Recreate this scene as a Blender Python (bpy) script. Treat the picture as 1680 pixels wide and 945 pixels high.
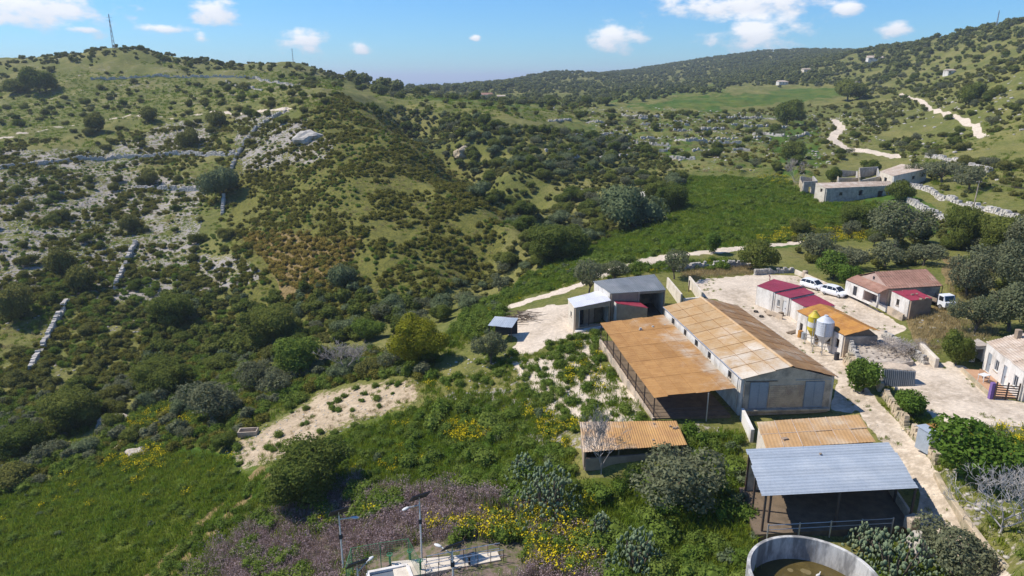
import bpy, bmesh, math, random
import numpy as np
from mathutils import Vector, Matrix
random.seed(7); RNG = np.random.default_rng(11)
R = math.radians; HAZE = 0.00015
for o in list(bpy.data.objects): bpy.data.objects.remove(o, do_unlink=True)
SC = bpy.context.scene; COL = SC.collection
# ---------------------------------------------------------------- camera
F = 1135.0; PITCH = R(16.8); H = 32.0
cd = bpy.data.cameras.new('camera'); cam = bpy.data.objects.new('camera', cd); COL.objects.link(cam)
cam.location = (0, 0, H); cam.rotation_euler = (R(90)-PITCH, 0, 0)
cd.sensor_width = 36; cd.lens = 36*F/1680; cd.clip_start = 0.5; cd.clip_end = 80000
SC.camera = cam
# ---------------------------------------------------------------- light
SUN_EL = R(50); SUN_TO = Vector((-0.97, 0.20, 0)).normalized()
sdir = Vector((SUN_TO.x*math.cos(SUN_EL), SUN_TO.y*math.cos(SUN_EL), math.sin(SUN_EL)))
sl = bpy.data.lights.new('sun', 'SUN'); sl.energy = 4.7; sl.angle = R(0.53); sl.color = (1.0, 0.94, 0.85)
so = bpy.data.objects.new('sun', sl); COL.objects.link(so); so.location = (-60, 30, 120)
so.rotation_euler = (-sdir).to_track_quat('-Z', 'Y').to_euler()
SC.view_settings.view_transform = 'Standard'; SC.view_settings.look = 'None'
SC.view_settings.exposure = 0.28; SC.view_settings.gamma = 1.0
SC.cycles.max_bounces = 6; SC.cycles.transparent_max_bounces = 6; SC.cycles.volume_bounces = 0

def ray(px, py):
    u = (px-840)/F; v = -(py-472.5)/F
    return np.array([u, math.cos(PITCH)+v*math.sin(PITCH), -math.sin(PITCH)+v*math.cos(PITCH)])
def at(px, py, z):
    d = ray(px, py); t = (z-H)/d[2]; return Vector((d[0]*t, d[1]*t, z))
def aty(px, py, Y):
    d = ray(px, py); t = Y/d[1]; return Vector((d[0]*t, Y, H+d[2]*t))
def pj(x, y, z):
    x = np.asarray(x, float); y = np.asarray(y, float); z = np.asarray(z, float)-H
    f = np.maximum(y*math.cos(PITCH)-z*math.sin(PITCH), 0.5); u = y*math.sin(PITCH)+z*math.cos(PITCH)
    return 840+F*x/f, 472.5-F*u/f
# ---------------------------------------------------------------- world: clear spring sky with small cumulus
W = bpy.data.worlds.new('World'); SC.world = W; W.use_nodes = True
nt = W.node_tree; N = nt.nodes; L = nt.links; N.clear()
def wn(t, **k):
    n = N.new(t)
    for a, b in k.items(): setattr(n, a, b)
    return n
def wm(op, a, b=None, c=None, clamp=False):
    n = wn('ShaderNodeMath', operation=op, use_clamp=clamp)
    for i, v in enumerate((a, b, c)):
        if v is None: continue
        if isinstance(v, (int, float)): n.inputs[i].default_value = v
        else: L.new(v, n.inputs[i])
    return n.outputs[0]
out = wn('ShaderNodeOutputWorld'); bg = wn('ShaderNodeBackground'); L.new(bg.outputs[0], out.inputs[0])
sky = wn('ShaderNodeTexSky', sky_type='NISHITA', sun_disc=False)
sky.sun_elevation = SUN_EL; sky.sun_rotation = math.atan2(SUN_TO.x, SUN_TO.y)
sky.altitude = 400; sky.air_density = 1.15; sky.dust_density = 0.0; sky.ozone_density = 5.0
tc = wn('ShaderNodeTexCoord'); sp = wn('ShaderNodeSeparateXYZ'); L.new(tc.outputs['Generated'], sp.inputs[0])
az = wm('ARCTAN2', sp.outputs[0], sp.outputs[1]); el = wm('ARCSINE', sp.outputs[2])
cx = wn('ShaderNodeCombineXYZ'); L.new(az, cx.inputs[0]); L.new(wm('MULTIPLY', el, 1.9), cx.inputs[1])
nz = wn('ShaderNodeTexNoise'); nz.inputs['Scale'].default_value = 27; nz.inputs['Detail'].default_value = 9; nz.inputs['Roughness'].default_value = 0.57
L.new(cx.outputs[0], nz.inputs['Vector'])
clouds = [(60,12,95,34),(355,16,42,22),(500,66,40,20),(590,78,18,12),(1008,64,52,24),(1225,10,145,26),(1245,58,75,26),(1388,14,26,11),(1465,48,24,14),
          (590,130,45,9),(330,62,14,9),(690,138,26,5),(275,48,40,7),(780,62,10,5),(130,48,24,6)]
cl = []
for (px, py, rx, ry) in clouds:
    d = Vector(ray(px, py)).normalized(); cl.append((math.atan2(d.x, d.y), math.asin(d.z), rx/F*1.08, ry/F*1.08))
rr = random.Random(5)
for k in range(20):   # the same scatter of small clouds goes on round the rest of the sky
    a = rr.uniform(0.75, 2*math.pi-0.75); a = a-2*math.pi if a > math.pi else a
    cl.append((a, rr.uniform(0.05, 0.55), rr.uniform(0.03, 0.12), rr.uniform(0.015, 0.035)))
pv = wn('ShaderNodeCombineXYZ'); L.new(az, pv.inputs[0]); L.new(el, pv.inputs[1])
def vlen(a, e, rx, ry):
    q = wn('ShaderNodeVectorMath', operation='MULTIPLY_ADD'); L.new(pv.outputs[0], q.inputs[0]); q.inputs[1].default_value = (1/rx, 1/ry, 0); q.inputs[2].default_value = (-a/rx, -e/ry, 0)
    g = wn('ShaderNodeVectorMath', operation='LENGTH'); L.new(q.outputs[0], g.inputs[0]); return g.outputs['Value']
best = None; top = None
for (a, e, rx, ry) in cl:
    m = vlen(a, e, rx, ry); s_ = vlen(a-0.15*rx, e+0.55*ry, rx*1.05, ry)
    best = m if best is None else wm('MINIMUM', best, m)
    top = s_ if top is None else wm('MINIMUM', top, s_)
best = wm('SUBTRACT', 1.0, best); top = wm('SUBTRACT', 0.75, top)
nn = wm('MULTIPLY', wm('SUBTRACT', nz.outputs['Fac'], 0.50), 2.5)
den = wm('ADD', best, nn)
fac = wn('ShaderNodeMapRange', interpolation_type='SMOOTHSTEP'); fac.inputs[1].default_value = 0.02; fac.inputs[2].default_value = 0.75; L.new(den, fac.inputs[0])
shd = wn('ShaderNodeMapRange'); shd.inputs[1].default_value = -0.8; shd.inputs[2].default_value = 0.5; L.new(wm('ADD', top, wm('MULTIPLY', nn, 0.5)), shd.inputs[0])
cc = wn('ShaderNodeMix', data_type='RGBA'); cc.inputs[6].default_value = (5.6, 6.0, 6.9, 1); cc.inputs[7].default_value = (9.2, 9.2, 9.4, 1); L.new(shd.outputs[0], cc.inputs[0])
mx = wn('ShaderNodeMix', data_type='RGBA'); L.new(wm('MULTIPLY', fac.outputs[0], 0.93), mx.inputs[0]); tn = wn('ShaderNodeMix', data_type='RGBA', blend_type='MULTIPLY'); tn.inputs[0].default_value = 1; L.new(sky.outputs[0], tn.inputs[6]); tn.inputs[7].default_value = (0.50, 0.86, 1.24, 1); L.new(tn.outputs[2], mx.inputs[6]); L.new(cc.outputs[2], mx.inputs[7])
L.new(mx.outputs[2], bg.inputs[0]); bg.inputs[1].default_value = 0.10
W.cycles.sampling_method = 'MANUAL'; W.cycles.sample_map_resolution = 256

# ---------------------------------------------------------------- helpers
def tag(o, label=None, cat=None, group=None, kind=None):
    if label: o['label'] = label
    if cat: o['category'] = cat
    if group: o['group'] = group
    if kind or cat: o['kind'] = kind or 'thing'
    return o
def empty(name, loc, rz=0.0, label=None, cat=None, group=None):
    o = bpy.data.objects.new(name, None); COL.objects.link(o); o.location = loc; o.rotation_euler = (0, 0, rz)
    o.empty_display_size = 0.3
    return tag(o, label, cat, group)
def mesh_np(name, V, Fc, mats, smooth=False, mi=None):
    me = bpy.data.meshes.new(name); V = np.asarray(V, np.float32); Fc = np.asarray(Fc, np.int32)
    k = Fc.shape[1]; me.vertices.add(len(V)); me.vertices.foreach_set('co', V.ravel())
    me.loops.add(Fc.size); me.loops.foreach_set('vertex_index', Fc.ravel())
    me.polygons.add(len(Fc)); me.polygons.foreach_set('loop_start', np.arange(0, Fc.size, k, dtype=np.int32))
    me.polygons.foreach_set('loop_total', np.full(len(Fc), k, np.int32))
    if mi is not None: me.polygons.foreach_set('material_index', np.asarray(mi, np.int32))
    if smooth: me.polygons.foreach_set('use_smooth', np.ones(len(Fc), bool))
    me.update(calc_edges=True); me.validate()
    for m in (mats if isinstance(mats, (list, tuple)) else [mats]): me.materials.append(m)
    return me
def link(name, me, parent=None, loc=(0, 0, 0), rz=0, sc=None):
    o = bpy.data.objects.new(name, me); COL.objects.link(o); o.parent = parent; o.location = loc; o.rotation_euler = (0, 0, rz)
    if sc is not None: o.scale = sc
    return o
class MB:
    def __init__(s, org=(0, 0, 0)): s.v = []; s.f = []; s.o = Vector(org)
    def add(s, vs, fs):
        n = len(s.v); s.v += [tuple(Vector(v)-s.o) for v in vs]; s.f += [tuple(n+i for i in f) for f in fs]; return s
    def hexa(s, b, t):      # bottom 4 (ccw), top 4
        return s.add(list(b)+list(t), [(3,2,1,0),(4,5,6,7),(0,1,5,4),(1,2,6,5),(2,3,7,6),(3,0,4,7)])
    def box(s, c, d, rz=0.0):
        x, y, z = c; a, b, h = d[0]/2, d[1]/2, d[2]; cs, sn = math.cos(rz), math.sin(rz)
        q = [(x+cs*i-sn*j, y+sn*i+cs*j) for i, j in ((-a,-b),(a,-b),(a,b),(-a,b))]
        return s.hexa([(p[0], p[1], z) for p in q], [(p[0], p[1], z+h) for p in q])
    def slab(s, q, th):     # quad (ccw from above) with thickness downwards
        q = [Vector(p) for p in q]; n = (q[1]-q[0]).cross(q[3]-q[0]).normalized()*th
        if n.z < 0: n = -n
        return s.hexa([p-n for p in q], q)
    def wall(s, p0, p1, z0, z1a, z1b, t, holes=()):   # vertical wall p0-p1 (xy), openings (u0,u1,za,zb) in metres along / absolute z
        p0 = Vector((p0[0], p0[1])); p1 = Vector((p1[0], p1[1])); d = p1-p0; Ln = d.length; d /= Ln; n = Vector((-d.y, d.x))*t/2
        us = sorted({0.0, Ln}|{min(max(h, 0), Ln) for o in holes for h in o[:2]})
        for a, b in zip(us[:-1], us[1:]):
            if b-a < 1e-4: continue
            ta = z1a+(z1b-z1a)*a/Ln; tb = z1a+(z1b-z1a)*b/Ln; m = (a+b)/2
            cut = sorted([(o[2], o[3]) for o in holes if o[0] <= m <= o[1]]); zz = z0; segs = []
            for za, zb in cut:
                if za > zz: segs.append((zz, za, zz, za))
                zz = zb
            segs.append((zz, ta, zz, tb))
            A = p0+d*a; B = p0+d*b
            for (l0, h0, l1, h1) in segs:
                s.hexa([(A.x-n.x, A.y-n.y, l0), (B.x-n.x, B.y-n.y, l1), (B.x+n.x, B.y+n.y, l1), (A.x+n.x, A.y+n.y, l0)],
                       [(A.x-n.x, A.y-n.y, h0), (B.x-n.x, B.y-n.y, h1), (B.x+n.x, B.y+n.y, h1), (A.x+n.x, A.y+n.y, h0)])
        return s
    def tube(s, p0, p1, r0, r1=None, n=6, caps=True):
        p0 = Vector(p0); p1 = Vector(p1); r1 = r0 if r1 is None else r1; d = (p1-p0)
        if d.length < 1e-6: return s
        d.normalize(); a = d.orthogonal().normalized(); b = d.cross(a)
        vs = [p0+(a*math.cos(2*math.pi*i/n)+b*math.sin(2*math.pi*i/n))*r0 for i in range(n)]+[p1+(a*math.cos(2*math.pi*i/n)+b*math.sin(2*math.pi*i/n))*r1 for i in range(n)]
        fs = [(i, (i+1) % n, n+(i+1) % n, n+i) for i in range(n)]
        if caps: fs += [tuple(range(n-1, -1, -1)), tuple(range(n, 2*n))]
        return s.add(vs, fs)
    def lathe(s, c, prof, n=24, close=False):
        c = Vector(c); vs = []; fs = []; m = len(prof)
        for (r, z) in prof: vs += [c+Vector((r*math.cos(2*math.pi*i/n), r*math.sin(2*math.pi*i/n), z)) for i in range(n)]
        for j in range(m-1+(1 if close else 0)):
            k = (j+1) % m
            fs += [(j*n+i, j*n+(i+1) % n, k*n+(i+1) % n, k*n+i) for i in range(n)]
        return s.add(vs, fs)
    def loft(s, rings, caps=True):
        n = len(rings[0]); vs = [p for r in rings for p in r]; fs = []
        for j in range(len(rings)-1): fs += [(j*n+i, j*n+(i+1) % n, (j+1)*n+(i+1) % n, (j+1)*n+i) for i in range(n)]
        if caps: fs += [tuple(range(n-1, -1, -1)), tuple(range((len(rings)-1)*n, len(rings)*n))]
        return s.add(vs, fs)
    def build(s, name, mat, parent=None, smooth=False, label=None, bevel=0):
        me = bpy.data.meshes.new(name); me.from_pydata(s.v, [], s.f); me.update()
        me.materials.append(mat)
        if smooth: me.polygons.foreach_set('use_smooth', np.ones(len(me.polygons), bool))
        o = bpy.data.objects.new(name, me); COL.objects.link(o)
        if parent is not None: o.parent = parent
        else: o.location = s.o
        if label: o['label'] = label
        if bevel:
            b = o.modifiers.new('bevel', 'BEVEL'); b.width = bevel; b.segments = 2; b.limit_method = 'ANGLE'
        return o
# ---------------------------------------------------------------- materials
def nodes_of(m):
    m.use_nodes = True; t = m.node_tree; t.nodes.clear(); return t
def mat(name, c1, c2=None, scale=2.0, rough=0.85, metal=0.0, bump=0.3, bscale=None, stain=None, stscale=0.6, stamt=0.5, thr=0.5, stretch=(1, 1, 1), spec=0.3, fine=None):
    m = bpy.data.materials.new(name); t = nodes_of(m); n = t.nodes; l = t.links
    o = n.new('ShaderNodeOutputMaterial'); b = n.new('ShaderNodeBsdfPrincipled'); l.new(b.outputs[0], o.inputs[0])
    b.inputs['Roughness'].default_value = rough; b.inputs['Metallic'].default_value = metal; b.inputs['Specular IOR Level'].default_value = spec
    tcn = n.new('ShaderNodeNewGeometry'); mp = n.new('ShaderNodeMapping'); l.new(tcn.outputs['Position'], mp.inputs[0]); mp.inputs['Scale'].default_value = stretch
    def noise(sc, det=6, ro=0.6, v=None):
        q = n.new('ShaderNodeTexNoise'); q.inputs['Scale'].default_value = sc; q.inputs['Detail'].default_value = det; q.inputs['Roughness'].default_value = ro
        l.new(v or mp.outputs[0], q.inputs['Vector']); return q.outputs['Fac']
    def mix(f, a, bb):
        q = n.new('ShaderNodeMix'); q.data_type = 'RGBA'
        l.new(f, q.inputs[0])
        for i, v in ((6, a), (7, bb)):
            if isinstance(v, tuple): q.inputs[i].default_value = v+(1,)
            else: l.new(v, q.inputs[i])
        return q.outputs[2]
    def ramp(f, a, bb):
        q = n.new('ShaderNodeMapRange'); q.interpolation_type = 'SMOOTHSTEP'; q.inputs[1].default_value = a; q.inputs[2].default_value = bb; l.new(f, q.inputs[0]); return q.outputs[0]
    c2 = c2 or tuple(x*0.7 for x in c1)
    col = mix(ramp(noise(scale), 0.3, 0.7), c1, c2)
    if stain:
        q = n.new('ShaderNodeMath'); q.operation = 'MULTIPLY'; q.inputs[1].default_value = stamt
        l.new(ramp(noise(stscale, 8, 0.65), thr-0.07, thr+0.12), q.inputs[0]); col = mix(q.outputs[0], col, stain)
    g = noise(scale*9, 3); hv = n.new('ShaderNodeHueSaturation'); l.new(col, hv.inputs['Color'])
    q = n.new('ShaderNodeMapRange'); q.inputs[3].default_value = 0.75; q.inputs[4].default_value = 1.25; l.new(g, q.inputs[0]); l.new(q.outputs[0], hv.inputs['Value'])
    l.new(hv.outputs[0], b.inputs['Base Color'])
    if bump:
        bp = n.new('ShaderNodeBump'); bp.inputs['Strength'].default_value = bump; bp.inputs['Distance'].default_value = 0.05
        l.new(noise(bscale or scale*4, 5), bp.inputs['Height']); l.new(bp.outputs[0], b.inputs['Normal'])
    return m
def leafmat(name, c1, c2, trans=0.25, var=0.35, wscale=0.35):
    m = bpy.data.materials.new(name); t = nodes_of(m); n = t.nodes; l = t.links
    o = n.new('ShaderNodeOutputMaterial'); oi = n.new('ShaderNodeObjectInfo'); g = n.new('ShaderNodeNewGeometry')
    nz = n.new('ShaderNodeTexNoise'); nz.inputs['Scale'].default_value = wscale; nz.inputs['Detail'].default_value = 4; l.new(g.outputs['Position'], nz.inputs['Vector'])
    ad = n.new('ShaderNodeMath'); ad.operation = 'ADD'; l.new(oi.outputs['Random'], ad.inputs[0]); l.new(nz.outputs['Fac'], ad.inputs[1])
    mr = n.new('ShaderNodeMapRange'); mr.inputs[1].default_value = 0.35; mr.inputs[2].default_value = 1.65; l.new(ad.outputs[0], mr.inputs[0])
    mx = n.new('ShaderNodeMix'); mx.data_type = 'RGBA'; l.new(mr.outputs[0], mx.inputs[0]); mx.inputs[6].default_value = c1+(1,); mx.inputs[7].default_value = c2+(1,)
    n2 = n.new('ShaderNodeTexNoise'); n2.inputs['Scale'].default_value = 3.1; n2.inputs['Detail'].default_value = 3; l.new(g.outputs['Position'], n2.inputs['Vector'])
    hv = n.new('ShaderNodeHueSaturation'); l.new(mx.outputs[2], hv.inputs['Color'])
    q = n.new('ShaderNodeMapRange'); q.inputs[1].default_value = 0.25; q.inputs[2].default_value = 0.75; q.inputs[3].default_value = 1-var; q.inputs[4].default_value = 1+var; l.new(n2.outputs['Fac'], q.inputs[0]); l.new(q.outputs[0], hv.inputs['Value'])
    d = n.new('ShaderNodeBsdfDiffuse'); tr = n.new('ShaderNodeBsdfTranslucent'); l.new(hv.outputs[0], d.inputs[0]); l.new(hv.outputs[0], tr.inputs[0])
    s = n.new('ShaderNodeMixShader'); s.inputs[0].default_value = trans; l.new(d.outputs[0], s.inputs[1]); l.new(tr.outputs[0], s.inputs[2]); l.new(s.outputs[0], o.inputs[0])
    return m
# ---------------------------------------------------------------- terrain: one height field through measured points
CT = []
def cz(*pts):
    for px, py, z in pts: p = at(px, py, z); CT.append((p.x, p.y, z))
def cy(*pts):
    for px, py, Y in pts: p = aty(px, py, Y); CT.append((p.x, p.y, p.z))
cz((1640,940,0.0),(1540,830,0.05),(1480,740,0.2),(1400,680,0.3),(1250,705,-0.2),(1330,885,-0.9),(1260,880,-1.0),(1150,760,-0.9),(1100,930,-2),(1000,650,-.8),(900,600,-1.3),
   (950,560,-.8),(1060,520,-.1),(850,540,-1.4),(1200,470,.3),(1300,460,.6),(1150,520,0),(1300,570,.1),(1130,620,0),(1360,590,.2),(1480,530,.9),(1420,500,1.2),(1445,488,1.7),(1500,470,2.0),
   (1500,530,1.6),(1560,520,2.0),(1540,660,1.6),(1460,610,1.3),(1680,660,2.0),(1680,800,2.4),(1665,920,1.6),(1600,800,1.9),(1620,600,2.0),(1680,540,3.0),
   (900,900,-4),(1000,800,-2.2),(1000,765,-.9),(1120,752,-.5),(960,735,-.8),(700,930,-6),(500,940,-9),(250,940,-12),(0,940,-15),(-200,940,-17),(0,800,-17),(200,800,-14),(400,720,-11),(600,660,-7),(700,620,-5),(800,700,-4),(600,800,-7),(450,850,-9),
   (0,690,-20),(250,640,-17),(450,590,-14),(600,540,-11),(700,500,-9.5),(800,440,-8),(870,392,-6.5),(-200,700,-22),(900,470,-3.2),(800,520,-3.5),(980,440,-1.2),(1100,440,-.2),(1230,440,.4))
cy((0,600,120),(0,500,143),(0,400,178),(0,300,232),(0,250,272),(0,200,330),(0,150,420),(0,97,490),
   (200,500,146),(200,400,186),(200,300,240),(200,230,290),(200,180,345),(200,120,440),(200,80,490),(100,90,490),(290,98,490),
   (400,550,128),(400,450,156),(400,350,196),(400,250,250),(400,190,300),(400,140,400),(400,110,480),(480,103,500),
   (550,480,136),(550,400,156),(550,300,191),(550,220,236),(550,160,305),(530,120,500),(590,137,520),
   (700,450,139),(700,380,159),(700,300,196),(650,230,236),(840,368,160),(775,305,198),(700,245,240),(625,190,290),(575,155,340),
   (870,345,200),(820,290,236),(760,230,290),(700,190,350),(640,160,420),
   (950,335,212),(1000,285,250),(1000,230,330),(950,200,390),(850,172,450),(700,163,600),(700,147,900),(850,148,900),(1000,148,900),
   (1100,390,143),(1200,300,217),(1300,390,143),(1400,360,160),(1100,250,290),(1100,200,390),(1100,172,520),(1200,152,650),(1400,146,620),
   (1550,365,148),(1480,300,205),(1600,300,190),(1680,360,140),(1680,300,180),(1680,250,225),(1600,220,290),(1680,200,270),(1550,170,400),(1680,150,330),(1680,100,420),(1600,120,480),(1680,66,560),(1680,38,660),(1640,46,700),(1600,54,760),
   (1500,100,700),(1500,73,900),(1450,80,1000),(1400,112,800),(1400,93,1150),(1350,94,1300),(1300,91,1500),(1250,86,1900),(1200,92,1850),(1150,99,1750),(1050,117,1650),(965,124,1600),(945,132,1500),(905,121,1400),(850,132,1300),(1200,120,1200),(1050,138,1100),(1560,60,800))
# hidden ground behind crests and beyond the frame
for x, y, z in ((-225,640,25),(-330,620,28),(-130,660,20),(-60,650,12),(-25,280,-4),(-50,330,1),(-8,232,-9),(-15,255,-7),(4,208,-11),(750,1100,70),(520,2600,30),(900,2600,40),(-30,1500,8),(0,3000,-45),(-1500,3000,-40),(-600,1500,0),(0,9000,-60),(4000,9000,-60),(-5000,8000,-60),(2500,4000,0),(1400,3000,10),
                (-90,20,-16),(-110,60,-21),(-180,120,-23),(-250,160,-16),(-330,260,4),(-500,400,30),(-700,500,40),(0,18,-4),(-40,16,-10),(40,18,1),(80,20,3),(90,60,4),(130,100,9),(190,140,18),(300,200,34),(450,320,70),(700,500,110),(0,8,-4),(-1500,900,20),(1500,900,110)): CT.append((x, y, z))
CT = np.array(CT)
def uv(x, y): return np.arctan2(x, y)*1.6, np.log(np.hypot(x, y)+1e-6)
def tpsk(r2): return 0.5*r2*np.log(r2+1e-9)
cu, cv = uv(CT[:, 0], CT[:, 1]); nC = len(CT)
K = tpsk((cu[:, None]-cu)**2+(cv[:, None]-cv)**2)+np.eye(nC)*4e-4
A = np.zeros((nC+3, nC+3)); A[:nC, :nC] = K; A[:nC, nC] = 1; A[:nC, nC+1] = cu; A[:nC, nC+2] = cv; A[nC:, :nC] = A[:nC, nC:].T
TW = np.linalg.solve(A, np.concatenate([CT[:, 2], np.zeros(3)]))
def tps(x, y):
    u, v = uv(x, y); o = TW[nC]+TW[nC+1]*u+TW[nC+2]*v
    for i in range(nC): o = o+TW[i]*tpsk((u-cu[i])**2+(v-cv[i])**2)
    return o
def vnoise(x, y, seed=0):
    xi = np.floor(x).astype(np.int64); yi = np.floor(y).astype(np.int64); fx = x-xi; fy = y-yi
    fx = fx*fx*(3-2*fx); fy = fy*fy*(3-2*fy)
    def h(a, b):
        n = (a*374761393+b*668265263+seed*974634777) & 0xffffffff; n = ((n ^ (n >> 13))*1274126177) & 0xffffffff
        return ((n ^ (n >> 16)) & 0xffff)/65535.0
    return (h(xi, yi)*(1-fx)+h(xi+1, yi)*fx)*(1-fy)+(h(xi, yi+1)*(1-fx)+h(xi+1, yi+1)*fx)*fy
def fbm(x, y, sc, oct=4, seed=0):
    o = 0; a = 1; t = 0
    for k in range(oct): o = o+a*vnoise(x/sc*2**k+17.3*k, y/sc*2**k-9.1*k, seed+k); t += a; a *= 0.5
    return o/t
def inpoly(px, py, poly):
    px = np.asarray(px); py = np.asarray(py); c = np.zeros(px.shape, bool); n = len(poly)
    for i in range(n):
        x1, y1 = poly[i]; x2, y2 = poly[i-1]
        if y1 == y2: continue
        c ^= ((y1 > py) != (y2 > py)) & (px < (x2-x1)*(py-y1)/(y2-y1)+x1)
    return c
AN = np.concatenate([np.linspace(-78, -44, 60, endpoint=False), np.linspace(-44, 44, 620, endpoint=False), np.linspace(44, 78, 61)])*math.pi/180
LR = np.linspace(math.log(9.0), math.log(11000.0), 800)
GA, GL = np.meshgrid(AN, LR); GX = np.sin(GA)*np.exp(GL); GY = np.cos(GA)*np.exp(GL)
GZ = tps(GX, GY)
PX0, PY0 = pj(GX, GY, GZ)
DIST = np.exp(GL)
FARM = [(790,540),(960,440),(1120,430),(1420,430),(1600,500),(1900,560),(1900,1000),(1200,1000),(1200,760),(930,700),(930,600)]
inF = inpoly(PX0, PY0, FARM)
amp = np.where(inF, 0.10, 0.45)*np.clip(DIST/60, 0.5, 6)
GZ = GZ+(fbm(GX, GY, 7.0, 4, 3)-0.5)*amp*1.2+(fbm(GX, GY, 30.0, 4, 5)-0.5)*np.where(inF, 0.0, 1.7)*np.clip(DIST/250, 0.3, 3)
ravel = inpoly(PX0, PY0, [(560,150),(620,190),(700,245),(850,368),(800,440),(700,500),(560,545),(380,560),(380,260),(500,190)])
GZ = GZ+np.where(ravel, (fbm(GX*1.0+GY*0.5, GY*0.35, 9.0, 3, 9)-0.5)*2.4, 0)
# terrace steps on the slopes beyond the fields
terr = inpoly(PX0, PY0, [(900,190),(1340,185),(1340,290),(1130,285),(960,300)])
GZ = np.where(terr, GZ+0.35*np.sin(GZ*4.2), GZ)
TC0 = (20.0, 38.3, 4.25); GZ = np.where(np.hypot(GX-TC0[0], GY-TC0[1]) < TC0[2]-.1, -3.2, GZ)   # dug-out under the round tank
_c = pj(20, 38, 0); ZC = float(tps(np.array([-5.5]), np.array([49.0]))[0])+.25; GZ = np.where(np.hypot(GX+5.5, (GY-48)*1.2) < 7.5, np.minimum(GZ, ZC-.12), GZ)   # levelled ground of the water works
def zt(x, y):
    x = np.asarray(x, float); y = np.asarray(y, float)
    a = np.interp(np.arctan2(x, y), AN, np.arange(len(AN))); b = (np.log(np.hypot(x, y))-LR[0])/(LR[1]-LR[0])
    a = np.clip(a, 0, len(AN)-1.001); b = np.clip(b, 0, len(LR)-1.001); i = a.astype(int); j = b.astype(int); fa = a-i; fb = b-j
    return (GZ[j, i]*(1-fa)+GZ[j, i+1]*fa)*(1-fb)+(GZ[j+1, i]*(1-fa)+GZ[j+1, i+1]*fa)*fb
def gnd(px, py):
    d = ray(px, py); t = np.exp(np.linspace(math.log(18), math.log(7000), 2500)); x = d[0]*t; y = d[1]*t; z = H+d[2]*t
    g = zt(x, y); k = np.nonzero(z <= g)[0]
    if len(k) == 0: k = np.array([len(t)-1]); 
    k = k[0]; k0 = max(k-1, 0); a0 = z[k0]-g[k0]; a1 = g[k]-z[k]; w = a0/(a0+a1+1e-9) if k > 0 else 0
    tt = t[k0]+(t[k]-t[k0])*w; return Vector((d[0]*tt, d[1]*tt, H+d[2]*tt))
# ---------------------------------------------------------------- ground masks
PX, PY = pj(GX, GY, GZ)
jit = (fbm(GX, GY, 3.0, 3, 21)-0.5)*10*np.clip(60/DIST, 0.15, 1); jit2 = (fbm(GX, GY, 3.0, 3, 31)-0.5)*10*np.clip(60/DIST, 0.15, 1)
QX = PX+jit; QY = PY+jit2
jx = (fbm(GX, GY, 22.0, 5, 61)-0.5)*150*np.clip(110/DIST, 0.3, 1); jy = (fbm(GX, GY, 22.0, 5, 71)-0.5)*80*np.clip(110/DIST, 0.3, 1)
def zone(*polys, rough=True):
    m = np.zeros(PX.shape)
    for p in polys: m = np.maximum(m, (inpoly(PX+jx, PY+jy, p) if rough else inpoly(QX, QY, p)).astype(float))
    return m
def path(pts, wpx):     # a ground track followed through measured points, half width in metres
    P3 = [gnd(*p) for p in pts]; d = np.full(PX.shape, 1e9)
    for a, b in zip(P3[:-1], P3[1:]):
        ax, ay = a.x, a.y; bx, by = b.x-ax, b.y-ay; t = np.clip(((GX-ax)*bx+(GY-ay)*by)/(bx*bx+by*by+1e-9), 0, 1)
        d = np.minimum(d, np.hypot(GX-ax-t*bx, GY-ay-t*by))
    return (d+(fbm(GX, GY, 2.0, 3, 41)-0.5)*1.6 < wpx)
WASTE_M = zone([(860,585),(1000,560),(1070,660),(1040,690),(950,692),(930,660),(880,640)])*.62+.45*zone([(735,640),(880,600),(960,700),(930,770),(840,740),(770,690)])*.9+.42*zone([(1165,660),(1245,690),(1230,800),(1150,770)])+.42*zone([(1540,690),(1900,706),(1900,1000),(1690,1000),(1560,800)])+.40*zone([(640,560),(720,590),(690,640),(600,600)],[(170,640),(330,630),(330,720),(180,740)])
rut_m = path([(425,772),(370,820),(310,880),(245,945),(200,990)], .32) | path([(445,778),(395,826),(340,880),(275,945),(230,990)], .32)
WEAR = [[(1632,935),(1545,815),(1448,690),(1385,612),(1325,560),(1245,500),(1205,474)], [(1612,945),(1522,822),(1425,698),(1362,622),(1300,566),(1225,505),(1185,478)], [(1300,455),(1350,470),(1405,497),(1480,540)], [(1290,462),(1335,478),(1390,506),(1462,548)], [(1690,672),(1600,640),(1540,630),(1500,655)], [(1690,688),(1600,655),(1545,648),(1510,668)], [(880,548),(905,530),(940,510)]]
wear = np.zeros(PX.shape)
for w_ in WEAR: wear = np.maximum(wear, path(w_, .75).astype(float))
def soft(m, k=1):
    m = m.astype(float)
    for _ in range(k):
        m = (np.roll(m, 1, 0)+np.roll(m, -1, 0)+m*2+np.roll(m, 1, 1)+np.roll(m, -1, 1))/6
    return m
YARD = [(1128,474),(1150,458),(1240,451),(1310,453),(1345,462),(1400,488),(1490,540),(1440,562),(1388,562),(1392,606),(1376,622),(1340,612),(1200,500),(1160,490)]
ROAD = [(1376,618),(1392,600),(1434,650),(1470,690),(1522,752),(1550,800),(1585,851),(1655,945),(1660,1000),(1610,1000),(1560,900),(1500,858),(1512,810),(1440,718),(1410,676),(1362,676),(1368,640)]
YARD2 = [(1450,625),(1500,595),(1560,592),(1604,612),(1640,655),(1700,664),(1800,690),(1800,712),(1680,700),(1600,697),(1535,690),(1500,655)]
LOT = [(822,545),(852,512),(905,502),(935,498),(950,532),(985,530),(988,543),(905,560),(872,580),(838,578),(850,556)]
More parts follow.
